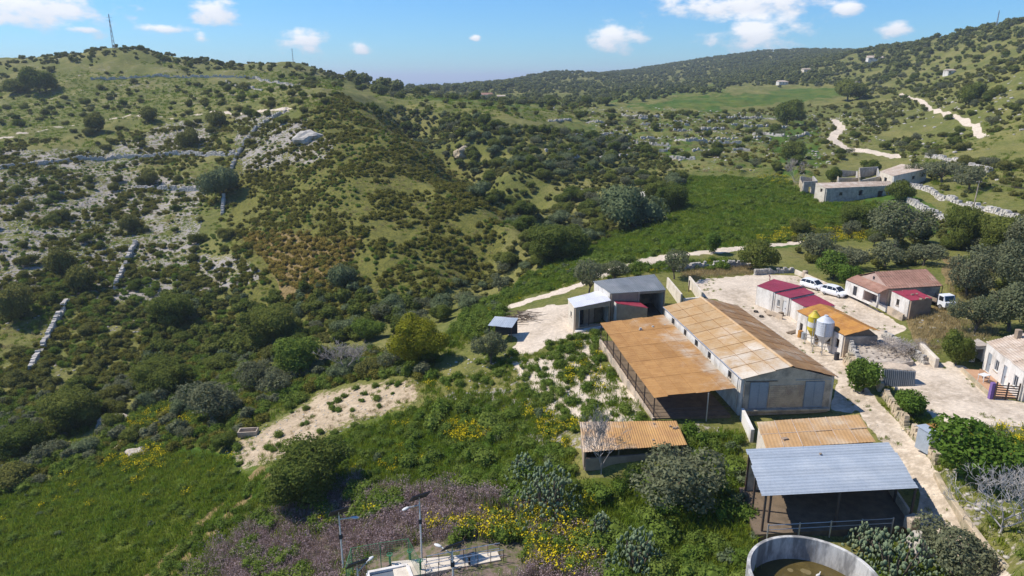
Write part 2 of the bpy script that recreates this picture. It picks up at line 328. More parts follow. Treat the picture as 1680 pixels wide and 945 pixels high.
TRACKS = {'far_track': ([(1310,398),(1230,406),(1160,413),(1080,425),(1020,440),(985,452)], 1.7), 'lower_track': ([(955,466),(920,478),(885,488),(830,505)], 1.7),
          'hill_road': ([(1368,196),(1380,210),(1364,228),(1384,241),(1430,249),(1470,259)], 2.3), 'upper_road': ([(1478,152),(1512,168),(1560,190),(1600,205),(1616,224)], 1.5),
          'hill_path': ([(0,228),(150,196),(240,189),(360,183),(480,177)], 1.2)}
yard_m = zone(YARD, rough=False); road_m = zone(ROAD, rough=False); yard2_m = zone(YARD2, rough=False); lot_m = zone(LOT, rough=False)
tr_m = {k: path(*v) for k, v in TRACKS.items()}
dirt_m = zone([(700,612),(640,622),(520,660),(430,700),(360,742),(392,775),(450,756),(540,722),(630,690),(700,655)])
lush = zone([(1115,292),(1290,298),(1345,332),(1450,325),(1450,370),(1300,396),(1180,410),(1060,422),(900,452),(930,400),(1000,380),(1110,340)], [(0,815),(180,752),(400,750),(480,780),(330,900),(240,1000),(-300,1000),(-300,860)],
            [(440,770),(640,680),(760,640),(900,640),(850,760),(700,800),(560,780)], [(860,460),(960,430),(930,470),(840,500)], [(1400,310),(1500,310),(1570,370),(1500,380),(1440,340)],
            [(1260,210),(1345,205),(1350,280),(1290,285)], [(900,800),(1180,800),(1260,860),(1230,960),(860,960)])
lush = np.maximum(lush, .75*zone([(980,180),(1230,150),(1400,138),(1412,160),(1200,182)])); lush = np.maximum(lush, .47*zone([(900,190),(1340,185),(1340,290),(1130,285),(960,290)])); lush = np.maximum(lush, .52*zone([(640,158),(790,152),(900,172),(850,185),(700,172)], [(960,150),(1200,140),(1200,152),(980,175)]))
rock = 0.56*zone([(-300,235),(0,240),(150,250),(280,205),(340,192),(350,240),(200,275),(330,290),(335,410),(430,450),(330,500),(0,480),(-300,480)], [(385,190),(470,175),(560,230),(540,275),(390,290)])+0.28*zone([(-300,480),(0,470),(330,480),(400,560),(0,640),(-300,640)], [(900,185),(1340,180),(1340,292),(1130,285),(960,310)])\
      +0.22*zone([(1180,60),(1700,0),(1900,0),(1900,300),(1480,250),(1420,150)])+0.25*zone([(830,60),(1330,60),(1330,140),(830,145)])+0.95*zone([(870,590),(1000,570),(1060,640),(1030,690),(950,690),(930,660),(880,640)])+0.5*zone([(740,640),(880,610),(960,700),(930,760),(840,740),(770,690)], [(1170,660),(1245,690),(1230,790),(1150,760)])+0.4*zone([(1560,660),(1900,690),(1900,960),(1660,960),(1540,760)])
rock = np.maximum(rock, 0.30*zone([(-300,90),(560,100),(520,180),(-300,240)]))
dry = zone([(1555,415),(1625,425),(1610,465),(1550,450)], [(1490,528),(1560,500),(1610,560),(1540,575)], [(1110,442),(1240,436),(1240,455),(1150,462),(1120,470)], [(380,380),(590,385),(560,470),(500,500),(430,440)])
dry = np.maximum(dry, 0.33*zone([(0,105),(480,105),(540,150),(330,185),(0,190)]))
face = zone([(560,150),(620,190),(700,245),(850,368),(800,440),(700,500),(560,545),(380,560),(370,270),(500,190)])
purple = zone([(300,960),(430,860),(560,800),(700,800),(900,850),(1000,960)])
wear = np.maximum(wear, 0)
pale = np.maximum.reduce([yard_m, road_m, yard2_m, lot_m]+[v.astype(float) for v in tr_m.values()])
pale = soft(pale, 1); lush = soft(np.where(rut_m, 0, lush), 2); dry = np.where(rut_m, 1, dry); rock = soft(rock, 2); dry = soft(dry, 2); face = soft(face, 3); dirt = soft(dirt_m, 22); purple = soft(purple, 2)
# split the sheet into the pieces of the setting
nr, nc = GX.shape; idx = np.arange(nr*nc).reshape(nr, nc)
fq = np.stack([idx[:-1, :-1], idx[:-1, 1:], idx[1:, 1:], idx[1:, :-1]], -1).reshape(-1, 4)[:, ::-1]
cls = np.zeros(PX.shape, int)
order = [('ground', None), ('farm_yard', yard_m), ('farm_road', road_m), ('stone_yard', yard2_m), ('gravel_lot', lot_m), ('dirt_track', dirt_m)]+[(k, v) for k, v in tr_m.items()]
for i, (k, v) in enumerate(order):
    if v is not None: cls = np.where(v > 0.5, i, cls)
fc = cls[:-1, :-1].ravel()
GM = bpy.data.materials.new('ground_cover'); t = nodes_of(GM); n = t.nodes; l = t.links
o_ = n.new('ShaderNodeOutputMaterial'); b_ = n.new('ShaderNodeBsdfPrincipled'); l.new(b_.outputs[0], o_.inputs[0]); b_.inputs['Roughness'].default_value = 0.95; b_.inputs['Specular IOR Level'].default_value = 0.1
ge = n.new('ShaderNodeNewGeometry')
def gno(sc, det=6, ro=0.62, sx=None):
    q = n.new('ShaderNodeTexNoise'); q.inputs['Scale'].default_value = sc; q.inputs['Detail'].default_value = det; q.inputs['Roughness'].default_value = ro; l.new(ge.outputs['Position'], q.inputs['Vector']); return q.outputs['Fac']
def gma(op, a, b):
    q = n.new('ShaderNodeMath'); q.operation = op
    for i, v in enumerate((a, b)):
        if isinstance(v, (int, float)): q.inputs[i].default_value = v
        else: l.new(v, q.inputs[i])
    return q.outputs[0]
def gsm(f, a, b):
    q = n.new('ShaderNodeMapRange'); q.interpolation_type = 'SMOOTHSTEP'; q.inputs[1].default_value = a; q.inputs[2].default_value = b; l.new(f, q.inputs[0]); return q.outputs[0]
def gmix(f, a, b):
    q = n.new('ShaderNodeMix'); q.data_type = 'RGBA'
    if isinstance(f, float): q.inputs[0].default_value = f
    else: l.new(f, q.inputs[0])
    for i, v in ((6, a), (7, b)):
        if isinstance(v, tuple): q.inputs[i].default_value = v+(1,)
        else: l.new(v, q.inputs[i])
    return q.outputs[2]
def gat(name):
    q = n.new('ShaderNodeAttribute'); q.attribute_name = name; return q.outputs['Fac']
nA = gno(0.05, 6); nB = gno(0.6, 6); nC_ = gno(3.0, 4); nD = gno(0.22, 7, 0.7); nE = gno(1.3, 6, 0.7)
base = gmix(gsm(nB, .35, .65), (.150,.155,.036), (.105,.120,.026)); base = gmix(gsm(nA, .42, .62), base, (.195,.180,.055))
base = gmix(gma('MULTIPLY', gsm(nD, .56, .68), .5), base, (.15,.13,.065))
lushc = gmix(gsm(nB, .35, .65), (.075,.13,.016), (.045,.09,.012)); lushc = gmix(gsm(nA, .42, .6), lushc, (.11,.135,.022)); lushc = gmix(gma('MULTIPLY', gsm(nE, .52, .62), .6), lushc, (.05,.075,.018))
nF = gno(1.9, 5, .7); nG = gno(.45, 6, .7)
base = gmix(gma('MULTIPLY', gsm(nG, .53, .63), .6), base, (.075,.092,.022)); base = gmix(gma('MULTIPLY', gsm(nF, .55, .61), .7), base, (.06,.078,.02)); base = gmix(gma('MULTIPLY', gsm(gno(2.7, 4, .7), .57, .63), .7), base, (.21,.185,.09))
def msk(name, nz, k): return gsm(gma('ADD', gat(name), gma('MULTIPLY', gma('SUBTRACT', nz, .5), k)), .42, .58)
col = gmix(msk('lush', nD, .9), base, lushc)
facec = gmix(gsm(nB, .38, .62), (.165,.155,.034), (.11,.112,.025)); facec = gmix(gma('MULTIPLY', gsm(nF, .52, .58), .85), facec, (.06,.07,.018)); facec = gmix(gma('MULTIPLY', gsm(nG, .54, .62), .6), facec, (.17,.155,.04)); col = gmix(gma('MULTIPLY', msk('face', nD, .6), .9), col, facec)
dryc = gmix(gsm(nE, .35, .65), (.30,.21,.10), (.19,.13,.06)); col = gmix(gma('MULTIPLY', msk('dry', nD, .8), .8), col, dryc)
purc = gmix(gsm(nE, .4, .6), (.20,.15,.12), (.10,.11,.04)); col = gmix(msk('purple', nD, .6), col, purc)
stone = gmix(gsm(nC_, .3, .7), (.40,.36,.32), (.25,.22,.19))
rk = gma('ADD', gma('MULTIPLY', gat('rock'), .34), gma('MULTIPLY', nE, .50)); rk = gsm(gma('ADD', rk, gma('ADD', gma('MULTIPLY', nA, .22), gma('MULTIPLY', nD, .42))), .735, .785)
col = gmix(gma('MULTIPLY', rk, gsm(gat('rock'), .05, .3)), col, stone)
dirtc = gmix(gsm(nB, .3, .7), (.52,.41,.28), (.38,.29,.19)); dirtc = gmix(gma('MULTIPLY', gsm(nE, .5, .66), .7), dirtc, (.26,.21,.13)); col = gmix(msk('dirt', nE, 1.3), col, dirtc)
palec = gmix(gsm(nB, .3, .7), (.64,.54,.42), (.54,.45,.345)); palec = gmix(gma('MULTIPLY', gsm(nE, .55, .72), .5), palec, (.42,.36,.28)); palec = gmix(gma('MULTIPLY', gsm(nD, .58, .7), .5), palec, (.50,.43,.34))
palec = gmix(gma('MULTIPLY', gsm(nG, .52, .64), .45), palec, (.44,.36,.27)); palec = gmix(gma('MULTIPLY', gma('MULTIPLY', gat('wear'), gsm(nE, .36, .56)), .75), palec, (.36,.29,.21))
col = gmix(msk('pale', nE, .5), col, palec)
hv = n.new('ShaderNodeHueSaturation'); l.new(col, hv.inputs['Color']); q = n.new('ShaderNodeMapRange'); q.inputs[1].default_value = .25; q.inputs[2].default_value = .75; q.inputs[3].default_value = .78; q.inputs[4].default_value = 1.22; l.new(nC_, q.inputs[0]); l.new(q.outputs[0], hv.inputs['Value'])
l.new(hv.outputs[0], b_.inputs['Base Color'])
bp = n.new('ShaderNodeBump'); bp.inputs['Strength'].default_value = .5; bp.inputs['Distance'].default_value = .25; l.new(gma('ADD', nE, gma('MULTIPLY', nC_, .4)), bp.inputs['Height']); l.new(bp.outputs[0], b_.inputs['Normal'])
V = np.stack([GX, GY, GZ], -1).reshape(-1, 3)
pale_vis = np.maximum(pale, np.minimum(soft(WASTE_M, 2), .62))
ATT = dict(wear=soft(wear, 2), pale=pale_vis, lush=lush, rock=rock, dry=dry, face=face, dirt=dirt*.72, purple=purple)
for i, (k, v) in enumerate(order):
    ff = fq[fc == i]
    if not len(ff): continue
    u, inv = np.unique(ff, return_inverse=True)
    me = mesh_np(k, V[u], inv.reshape(-1, 4), GM, smooth=True)
    for nm, arr in ATT.items():
        a = me.attributes.new(nm, 'FLOAT', 'POINT'); a.data.foreach_set('value', arr.ravel()[u].astype(np.float32))
    tag(link(k, me), kind='structure')
# the sea far beyond the head of the valley
SEAM = mat_sea = bpy.data.materials.new('sea_water'); t = nodes_of(SEAM); o_ = t.nodes.new('ShaderNodeOutputMaterial'); p_ = t.nodes.new('ShaderNodeBsdfPrincipled'); t.links.new(p_.outputs[0], o_.inputs[0]); p_.inputs['Base Color'].default_value = (.05,.11,.17,1); p_.inputs['Roughness'].default_value = .25
tx = t.nodes.new('ShaderNodeTexNoise'); tx.inputs['Scale'].default_value = .02; gp = t.nodes.new('ShaderNodeNewGeometry'); t.links.new(gp.outputs['Position'], tx.inputs['Vector']); bq = t.nodes.new('ShaderNodeBump'); bq.inputs['Strength'].default_value = .3; t.links.new(tx.outputs['Fac'], bq.inputs['Height']); t.links.new(bq.outputs[0], p_.inputs['Normal'])
tag(MB().add([(-30000,2500,-48),(30000,2500,-48),(30000,45000,-48),(-30000,45000,-48)], [(0,1,2,3)]).build('sea', SEAM), kind='structure')
# ---------------------------------------------------------------- building materials
def rustmat(name, rust, dark, pale, amt=0.5, grad=None, scale=0.35, stretch=(1, 1, 1), rough=0.8):
    m = bpy.data.materials.new(name); t = nodes_of(m); n = t.nodes; l = t.links
    o = n.new('ShaderNodeOutputMaterial'); b = n.new('ShaderNodeBsdfPrincipled'); l.new(b.outputs[0], o.inputs[0]); b.inputs['Roughness'].default_value = rough; b.inputs['Specular IOR Level'].default_value = 0.2
    g = n.new('ShaderNodeNewGeometry'); oi = n.new('ShaderNodeObjectInfo'); mp = n.new('ShaderNodeMapping'); l.new(g.outputs['Position'], mp.inputs[0]); mp.inputs['Scale'].default_value = stretch
    def noise(sc, d=7, r=0.62):
        q = n.new('ShaderNodeTexNoise'); q.inputs['Scale'].default_value = sc; q.inputs['Detail'].default_value = d; q.inputs['Roughness'].default_value = r; l.new(mp.outputs[0], q.inputs['Vector']); return q.outputs['Fac']
    def ma(op, a, bb, cl=False):
        q = n.new('ShaderNodeMath'); q.operation = op; q.use_clamp = cl
        for i, v in enumerate((a, bb)):
            if isinstance(v, (int, float)): q.inputs[i].default_value = v
            else: l.new(v, q.inputs[i])
        return q.outputs[0]
    def sm(f, a, bb):
        q = n.new('ShaderNodeMapRange'); q.interpolation_type = 'SMOOTHSTEP'; q.inputs[1].default_value = a; q.inputs[2].default_value = bb; l.new(f, q.inputs[0]); return q.outputs[0]
    def mix(f, a, bb):
        q = n.new('ShaderNodeMix'); q.data_type = 'RGBA'; l.new(f, q.inputs[0])
        for i, v in ((6, a), (7, bb)):
            if isinstance(v, tuple): q.inputs[i].default_value = v+(1,)
            else: l.new(v, q.inputs[i])
        return q.outputs[2]
    col = mix(sm(noise(scale*2.3), .35, .68), rust, dark)
    f = ma('ADD', noise(scale), ma('MULTIPLY', ma('SUBTRACT', oi.outputs['Random'], .5), .05)); f = ma('ADD', f, amt-.5)
    if grad:
        d = n.new('ShaderNodeVectorMath'); d.operation = 'DOT_PRODUCT'; l.new(g.outputs['Position'], d.inputs[0]); d.inputs[1].default_value = (grad[0], grad[1], 0)
        f = ma('ADD', f, ma('MULTIPLY', ma('SUBTRACT', d.outputs['Value'], grad[2]), grad[3]))
    col = mix(sm(f, .38, .72), col, pale)
    hv = n.new('ShaderNodeHueSaturation'); l.new(col, hv.inputs['Color']); v = ma('ADD', ma('MULTIPLY', oi.outputs['Random'], .15), ma('MULTIPLY', noise(7, 4), .5)); v = ma('ADD', v, .69); l.new(v, hv.inputs['Value']); l.new(hv.outputs[0], b.inputs['Base Color'])
    bp = n.new('ShaderNodeBump'); bp.inputs['Strength'].default_value = .25; bp.inputs['Distance'].default_value = .03; l.new(noise(9, 4), bp.inputs['Height']); l.new(bp.outputs[0], b.inputs['Normal'])
    return m
RUST = (.40,.185,.045); RDK = (.27,.115,.035); PALE = (.58,.52,.45)
M = dict(
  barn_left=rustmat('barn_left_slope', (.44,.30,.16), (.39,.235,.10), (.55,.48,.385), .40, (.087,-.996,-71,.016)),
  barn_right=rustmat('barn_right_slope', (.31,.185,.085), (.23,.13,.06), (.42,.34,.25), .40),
  leanto=rustmat('leanto_roof', (.40,.215,.075), (.325,.165,.055), (.47,.40,.31), .37, (.99,.12,26.0,.05)),
  shed=rustmat('small_shed_roof', (.47,.27,.10), (.40,.22,.09), (.50,.42,.33), .46, (-.99,0,-9.5,.03)),
  rust2=rustmat('rust_panel_roof', (.48,.29,.13), (.42,.25,.11), (.54,.42,.28), .45),
  rust3=rustmat('house_rust_roof', (.43,.21,.05), (.33,.15,.045), (.56,.42,.27), .33),
  grey=rustmat('grey_sheet', (.36,.40,.44), (.32,.36,.40), (.42,.45,.47), .45, rough=.45),
  slate=rustmat('slate_grey_sheet', (.17,.185,.195), (.14,.155,.165), (.22,.23,.23), .45, rough=.6),
  red=rustmat('red_sheet', (.27,.035,.055), (.22,.03,.05), (.30,.09,.10), .35, rough=.5),
  pink=rustmat('faded_red_sheet', (.40,.22,.24), (.34,.17,.19), (.60,.60,.62), .44, (.3,-.95,-87.0,.12), rough=.5),
  tile=rustmat('tile_roof', (.36,.20,.145), (.27,.145,.10), (.42,.29,.22), .40, scale=.5, stretch=(1, 1, 1)),
  oldtile=rustmat('old_tile_roof', (.46,.36,.27), (.36,.27,.20), (.56,.49,.41), .48, scale=.6),
  plaster=mat('white_plaster', (.74,.70,.64), (.64,.60,.54), .8, stain=(.36,.31,.25), stscale=.55, stamt=.6, thr=.53, stretch=(1, 1, .5)),
  plaster2=mat('cream_plaster', (.70,.62,.50), (.60,.52,.41), .9, stain=(.38,.32,.24), stscale=.6, stamt=.5, thr=.55),
  pinkwall=mat('pink_plaster', (.55,.40,.33), (.48,.34,.28), .8, stain=(.35,.27,.22), stamt=.4),
  seam=mat('seam_rust', (.34,.18,.07), (.26,.13,.05), 2),
  concrete=mat('concrete', (.58,.465,.34), (.44,.35,.255), 1.1, stain=(.16,.145,.125), stscale=.7, stamt=.6, thr=.52),
  tankc=mat('tank_concrete', (.62,.60,.55), (.50,.48,.44), 1.0, stain=(.13,.125,.12), stscale=.6, stamt=.8, thr=.47, stretch=(1, 1, .3)),
  brown=mat('brown_block', (.36,.27,.19), (.27,.20,.145), 1.5, stain=(.36,.29,.2), stscale=.9),
  block=mat('tufa_block', (.64,.47,.30), (.52,.37,.235), 1.7, stain=(.30,.19,.14), stscale=.9),
  palestone=mat('pale_stone', (.60,.55,.48), (.48,.44,.38), 1.6, stain=(.30,.27,.23), stscale=1.1, stamt=.5, bump=.6),
  stone=mat('dry_stone', (.52,.48,.42), (.38,.35,.30), 1.6, stain=(.22,.20,.17), stscale=1.1, stamt=.6, bump=.6),
  ochre=mat('ochre_stone', (.56,.45,.31), (.43,.34,.23), 1.3, stain=(.20,.20,.12), stscale=.8, stamt=.6, bump=.6),
  bluedoor=mat('blue_grey_steel', (.30,.33,.36), (.26,.29,.32), .8, rough=.5, bump=.1),
  steel=mat('dark_steel', (.065,.055,.05), (.10,.06,.04), 3, rough=.6, bump=.1),
  galv=mat('galvanised', (.50,.51,.52), (.42,.43,.45), 2, rough=.38, metal=.55, bump=.05, spec=.5),
  glass=mat('dark_glass', (.015,.018,.022), (.02,.022,.026), 1, rough=.08, bump=0, spec=.6),
  frame=mat('window_frame', (.20,.17,.14), (.15,.13,.11), 3),
  wframe=mat('white_frame', (.66,.65,.62), (.6,.59,.56), 3),
  wood=mat('weathered_wood', (.22,.165,.11), (.15,.11,.075), 4, stretch=(3, 3, .5)),
  whitepaint=mat('white_car_paint', (.80,.80,.80), (.78,.78,.78), 1, rough=.25, bump=0, spec=.6),
  rubber=mat('tyre_rubber', (.02,.02,.02), (.03,.03,.03), 4, rough=.9),
  chrome=mat('rim_metal', (.45,.45,.46), (.4,.4,.41), 4, rough=.35, metal=.6, bump=0),
  lampglass=mat('headlight_lens', (.55,.57,.6), (.5,.52,.55), 4, rough=.15, bump=0, spec=.6),
  tail=mat('tail_lens', (.35,.02,.02), (.3,.02,.02), 4, rough=.2, bump=0),
  yellow=mat('yellow_paint', (.62,.50,.03), (.55,.43,.04), 2, rough=.5, stain=(.35,.25,.08), stamt=.4),
  silow=mat('silo_white', (.62,.64,.66), (.54,.56,.58), 1.5, rough=.35, stain=(.35,.36,.37), stamt=.3, stretch=(2, 2, .4)),
  scum=mat('scum', (.20,.155,.07), (.15,.12,.05), 4),
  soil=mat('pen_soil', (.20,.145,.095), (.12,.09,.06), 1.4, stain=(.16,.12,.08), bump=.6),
  muck=mat('muddy_water', (.095,.070,.022), (.075,.058,.02), .7, rough=.12, bump=.08, stain=(.17,.13,.05), stamt=.5, thr=.58),
  green=mat('green_mesh_steel', (.06,.22,.10), (.05,.18,.085), 3, rough=.5, bump=0),
  panel=mat('solar_panel', (.012,.016,.03), (.016,.02,.036), 3, rough=.12, bump=0, spec=.6),
  dark=mat('dark_plastic', (.05,.05,.055), (.035,.035,.04), 3), purple=mat('purple_paint', (.22,.13,.33), (.18,.11,.28), 3),
  terra=mat('terracotta_floor', (.50,.30,.18), (.42,.25,.15), 2), asph=mat('old_asphalt', (.36,.33,.29), (.30,.275,.24), 1.2, stain=(.22,.2,.17)),
  rubble=mat('rubble', (.52,.45,.36), (.40,.34,.27), 2.0, stain=(.25,.2,.16), stscale=1.2, bump=.6),
)
EDG = dict(near=(3, 2), left=(3, 0), right=(2, 1), far=(0, 1))
def q4(px4, zs):
    zs = zs if hasattr(zs, '__len__') else [zs]*4
    return [at(*p, z) for p, z in zip(px4, zs)]
def inset(q, d):
    c = sum(q, Vector())/4; o = []
    for i in range(4):
        a = q[i-1]-q[i]; b = q[(i+1) % 4]-q[i]; o.append(q[i]+a.normalized()*d+b.normalized()*d)
    return o
def bil(q, u, v): return (q[0]*(1-u)+q[1]*u)*(1-v)+(q[3]*(1-u)+q[2]*u)*v
def sheets(root, q, nu, nv, mt, waves=3, amp=0.03, ribs='v', name='roof_sheet', rng=random.Random(3), tilt=0.012, lap=0.015):
    q = [Vector(p) for p in q]; nrm = (q[1]-q[0]).cross(q[3]-q[0]).normalized()
    if nrm.z < 0: nrm = -nrm
    for i in range(nu):
        for j in range(nv):
            mb = MB(root.location); u0, u1 = i/nu, (i+1)/nu+(lap/nu if i < nu-1 else 0); v0, v1 = j/nv, (j+1)/nv+(2*lap/nv if j < nv-1 else 0)
            off = [rng.uniform(-tilt, tilt) for _ in range(2)]; u0 += rng.uniform(-.006, .006) if i == 0 else 0; u1 += rng.uniform(-.006, .006) if i == nu-1 else 0; v0 += rng.uniform(-.006, .006) if j == 0 else 0; v1 += rng.uniform(-.006, .006) if j == nv-1 else 0; st = 4*waves; vs = []; fs = []
            for k in range(st+1):
                s = k/st; ph = (0, .9, 1, .1)[k % 4]
                for e in (0, 1):
                    u, v = (u0+(u1-u0)*s, (v0, v1)[e]) if ribs == 'v' else ((u0, u1)[e], v0+(v1-v0)*s)
                    vs.append(bil(q, u, v)+nrm*(amp*ph+off[e]+.008*((i+j) % 2)))
            for k in range(st): fs.append((2*k, 2*k+2, 2*k+3, 2*k+1))
            mb.add(vs, fs).build(name, mt, root)
def seams(root, q, nu, nv, mt, r=.035):
    q = [Vector(p) for p in q]; up = Vector((0, 0, .03))
    for k in range(1, nu): MB(root.location).tube(bil(q, k/nu, 0)+up, bil(q, k/nu, 1)+up, r, n=4).build('lap_strip', mt, root)
    for k in range(1, nv): MB(root.location).tube(bil(q, 0, k/nv)+up, bil(q, 1, k/nv)+up, r, n=4).build('lap_strip', mt, root)
def fill_opening(root, p0, p1, t, hole, kind, mt=None):
    p0 = Vector((p0[0], p0[1], 0)); p1 = Vector((p1[0], p1[1], 0)); d = (p1-p0).normalized(); nn = Vector((d.y, -d.x, 0))
    c0 = Vector((root['_c'][0], root['_c'][1], 0)); 
    if nn.dot((p0+p1)/2-c0) < 0: nn = -nn
    u0, u1, za, zb = hole
    def bar(a, b, z0, z1, off, th):
        A = p0+d*a+nn*off; B = p0+d*b+nn*off; n2 = nn*th/2; return [(A-n2)+Vector((0,0,z0)), (B-n2)+Vector((0,0,z0)), (B+n2)+Vector((0,0,z0)), (A+n2)+Vector((0,0,z0))], [(A-n2)+Vector((0,0,z1)), (B-n2)+Vector((0,0,z1)), (B+n2)+Vector((0,0,z1)), (A+n2)+Vector((0,0,z1))]
    org = root.location
    if kind == 'window':
        fw = .07; mb = MB(org); of = t*.15
        for (a, b, z0, z1) in ((u0, u0+fw, za, zb), (u1-fw, u1, za, zb), (u0+fw, u1-fw, za, za+fw), (u0+fw, u1-fw, zb-fw, zb), ((u0+u1)/2-.025, (u0+u1)/2+.025, za+fw, zb-fw)): mb.hexa(*bar(a, b, z0, z1, of, .08))
        w = mb.build('window', mt or M['frame'], root)
        g = MB(org).hexa(*bar(u0+.02, u1-.02, za+.02, zb-.02, of-.05, .02)).build('pane', M['glass'], w)
        s = MB(org).hexa(*bar(u0-.08, u1+.08, za-.08, za-.003, t*.5, .16)).build('sill', M['concrete'], w)
    elif kind == 'door':
        mb = MB(org).hexa(*bar(u0+.03, u1-.03, za, zb-.03, t*.12, .07)); w = mb.build('door', mt or M['wood'], root)
        MB(org).hexa(*bar(u0+.12, u0+.18, za+(zb-za)*.42, za+(zb-za)*.5, t*.12+.06, .06)).build('handle', M['steel'], w)
    elif kind == 'bigdoor':
        mb = MB(org).hexa(*bar(u0, u1, za, zb, t*.5+.06, .07)); w = mb.build('sliding_door', mt or M['bluedoor'], root)
        f = MB(org)
        for a in (u0, (u0+u1)/2-.03, u1-.06): f.hexa(*bar(a, a+.06, za, zb, t*.5+.115, .035))
        f.build('door_frame', M['bluedoor'], w)
def house(name, label, cat, px4, zs, z0, mt, walls, d=.25, t=.25, fills=(), drop=.06, group=None, rz=0):
    q = q4(px4, zs); w = inset(q, d) if d else [p.copy() for p in q]; c = sum(q, Vector())/4
    root = empty(name, (c.x, c.y, z0), 0, label, cat, group); root['_c'] = (c.x, c.y)
    for e in walls:
        i, j = EDG[e]; a, b = w[i], w[j]; Ln = (Vector((b.x, b.y))-Vector((a.x, a.y))).length
        hs = [(f[1]*Ln, f[2]*Ln, f[3], f[4]) for f in fills if f[0] == e]
        n = Vector((b.y-a.y, a.x-b.x, 0)).normalized(); sh = 0 if e in ('near', 'far') else t/2
        dd = (b-a).normalized(); A = a+dd*sh; B = b-dd*sh     # side walls butt between the end walls
        hs = [(h[0]-sh, h[1]-sh, h[2], h[3]) for h in hs]
        mb = MB(root.location); mb.wall(A, B, z0-.5, a.z-drop, b.z-drop, t, [h for h, f in zip(hs, [f for f in fills if f[0] == e]) if f[5] != 'bigdoor'])
        mb.build('wall', mt if not isinstance(mt, dict) else mt.get(e, mt['near']), root)
        for h, f in zip(hs, [f for f in fills if f[0] == e]):
            if f[5] != 'open': fill_opening(root, A, B, t, h, f[5], f[6] if len(f) > 6 else None)
    return root, q, w
def post(root, p, z0, z1, r, mt, name='post'):
    return MB(root.location).box((p[0], p[1], z0), (2*r, 2*r, z1-z0)).build(name, mt, root)
def stones(path_, h, w, sz, mt, name, label, cat='wall', group=None, seed=0, up=None, lean=0.0, base=0.15):
    # dry stone wall laid course by course along a ground line of world points
    rg = random.Random(seed); org = Vector(path_[0]); mb = MB(org); P_ = [Vector(p) for p in path_]
    for a, b in zip(P_[:-1], P_[1:]):
        d2 = Vector((b.x-a.x, b.y-a.y)); Ln = d2.length; d2 /= max(Ln, 1e-6); n2 = Vector((-d2.y, d2.x)); s = 0.0
        rows = max(1, int(round(h/(sz*.72)))); rh = h/rows
        for r_ in range(rows):
            s = -rg.uniform(0, sz*.5)
            while s < Ln:
                ln = sz*rg.uniform(.7, 1.5); m = min(max(s+ln/2, 0), Ln); c = a+(b-a)*(m/max(Ln, 1e-6))
                if (r_ == rows-1 and rg.random() < .35) or (r_ >= rows//2 and math.sin(c.x*.9+c.y*.7+seed) > .88): s += ln; continue
                hh = rh*rg.uniform(.8, 1.15); zz = (float(zt(c.x, c.y)) if up is None else up)+r_*rh-base
                wd = w*rg.uniform(.82, 1.1)*(1-.15*r_/rows); o = rg.uniform(-.05, .05)*w; an = math.atan2(d2.y, d2.x)+rg.uniform(-.14, .14)
                x, y = c.x+n2.x*o, c.y+n2.y*o; cs, sn = math.cos(an), math.sin(an); q = []
                for zz_, sc in ((zz, 1.0), (zz+hh, .86)):
                    for i, j in ((-1,-1),(1,-1),(1,1),(-1,1)):
                        u = i*ln*.49*sc*rg.uniform(.9, 1.05); v = j*wd*.5*sc*rg.uniform(.88, 1.06); q.append((x+cs*u-sn*v, y+sn*u+cs*v, zz_+rg.uniform(-.04, .04)*sz))
                mb.hexa(q[:4], q[4:]); s += ln
    o = mb.build(name, mt); return tag(o, label, cat, group)
def rub(pts): return [gnd(*p) for p in pts]
# ================================================================ the long barn
ez, rz_ = 4.0, 5.2
A, B, C, D = at(1216.7,621.4,ez), at(1375,618,ez), at(1088,503,ez), at(1209.5,501,ez); RN, RF = at(1301,604,rz_), at(1150,489,rz_)
RN = Vector(((A.x+B.x)/2+.1, (A.y+B.y)/2-.1, rz_)); RF = Vector(((C.x+D.x)/2, (C.y+D.y)/2, rz_))
barn = empty('barn', ((A.x+D.x)/2, (A.y+D.y)/2, 0), 0, 'long gabled barn with rusty patched sheet roof, the largest building of the farm', 'barn'); barn['_c'] = ((A.x+D.x)/2, (A.y+D.y)/2)
wq = inset([C, D, B, A], .3); t_ = .3
lw = (wq[3]-Vector((0,0,0)), wq[0]); Ln = (wq[0]-wq[3]).length
win = [(.10,.125),(.335,.36),(.50,.53),(.66,.685),(.84,.87)]
holes = [(a*Ln, b*Ln+.25, 2.75, 3.55) for a, b in win]
MB(barn.location).wall(wq[3], wq[0], -.8, ez-.08, ez-.08, t_, holes).build('wall', M['plaster'], barn, label='whitewashed long side wall with small square windows')
for h in holes: fill_opening(barn, wq[3], wq[0], t_, h, 'window')
MB(barn.location).wall(wq[2], wq[1], -.8, ez-.08, ez-.08, t_).build('wall', M['plaster'], barn)
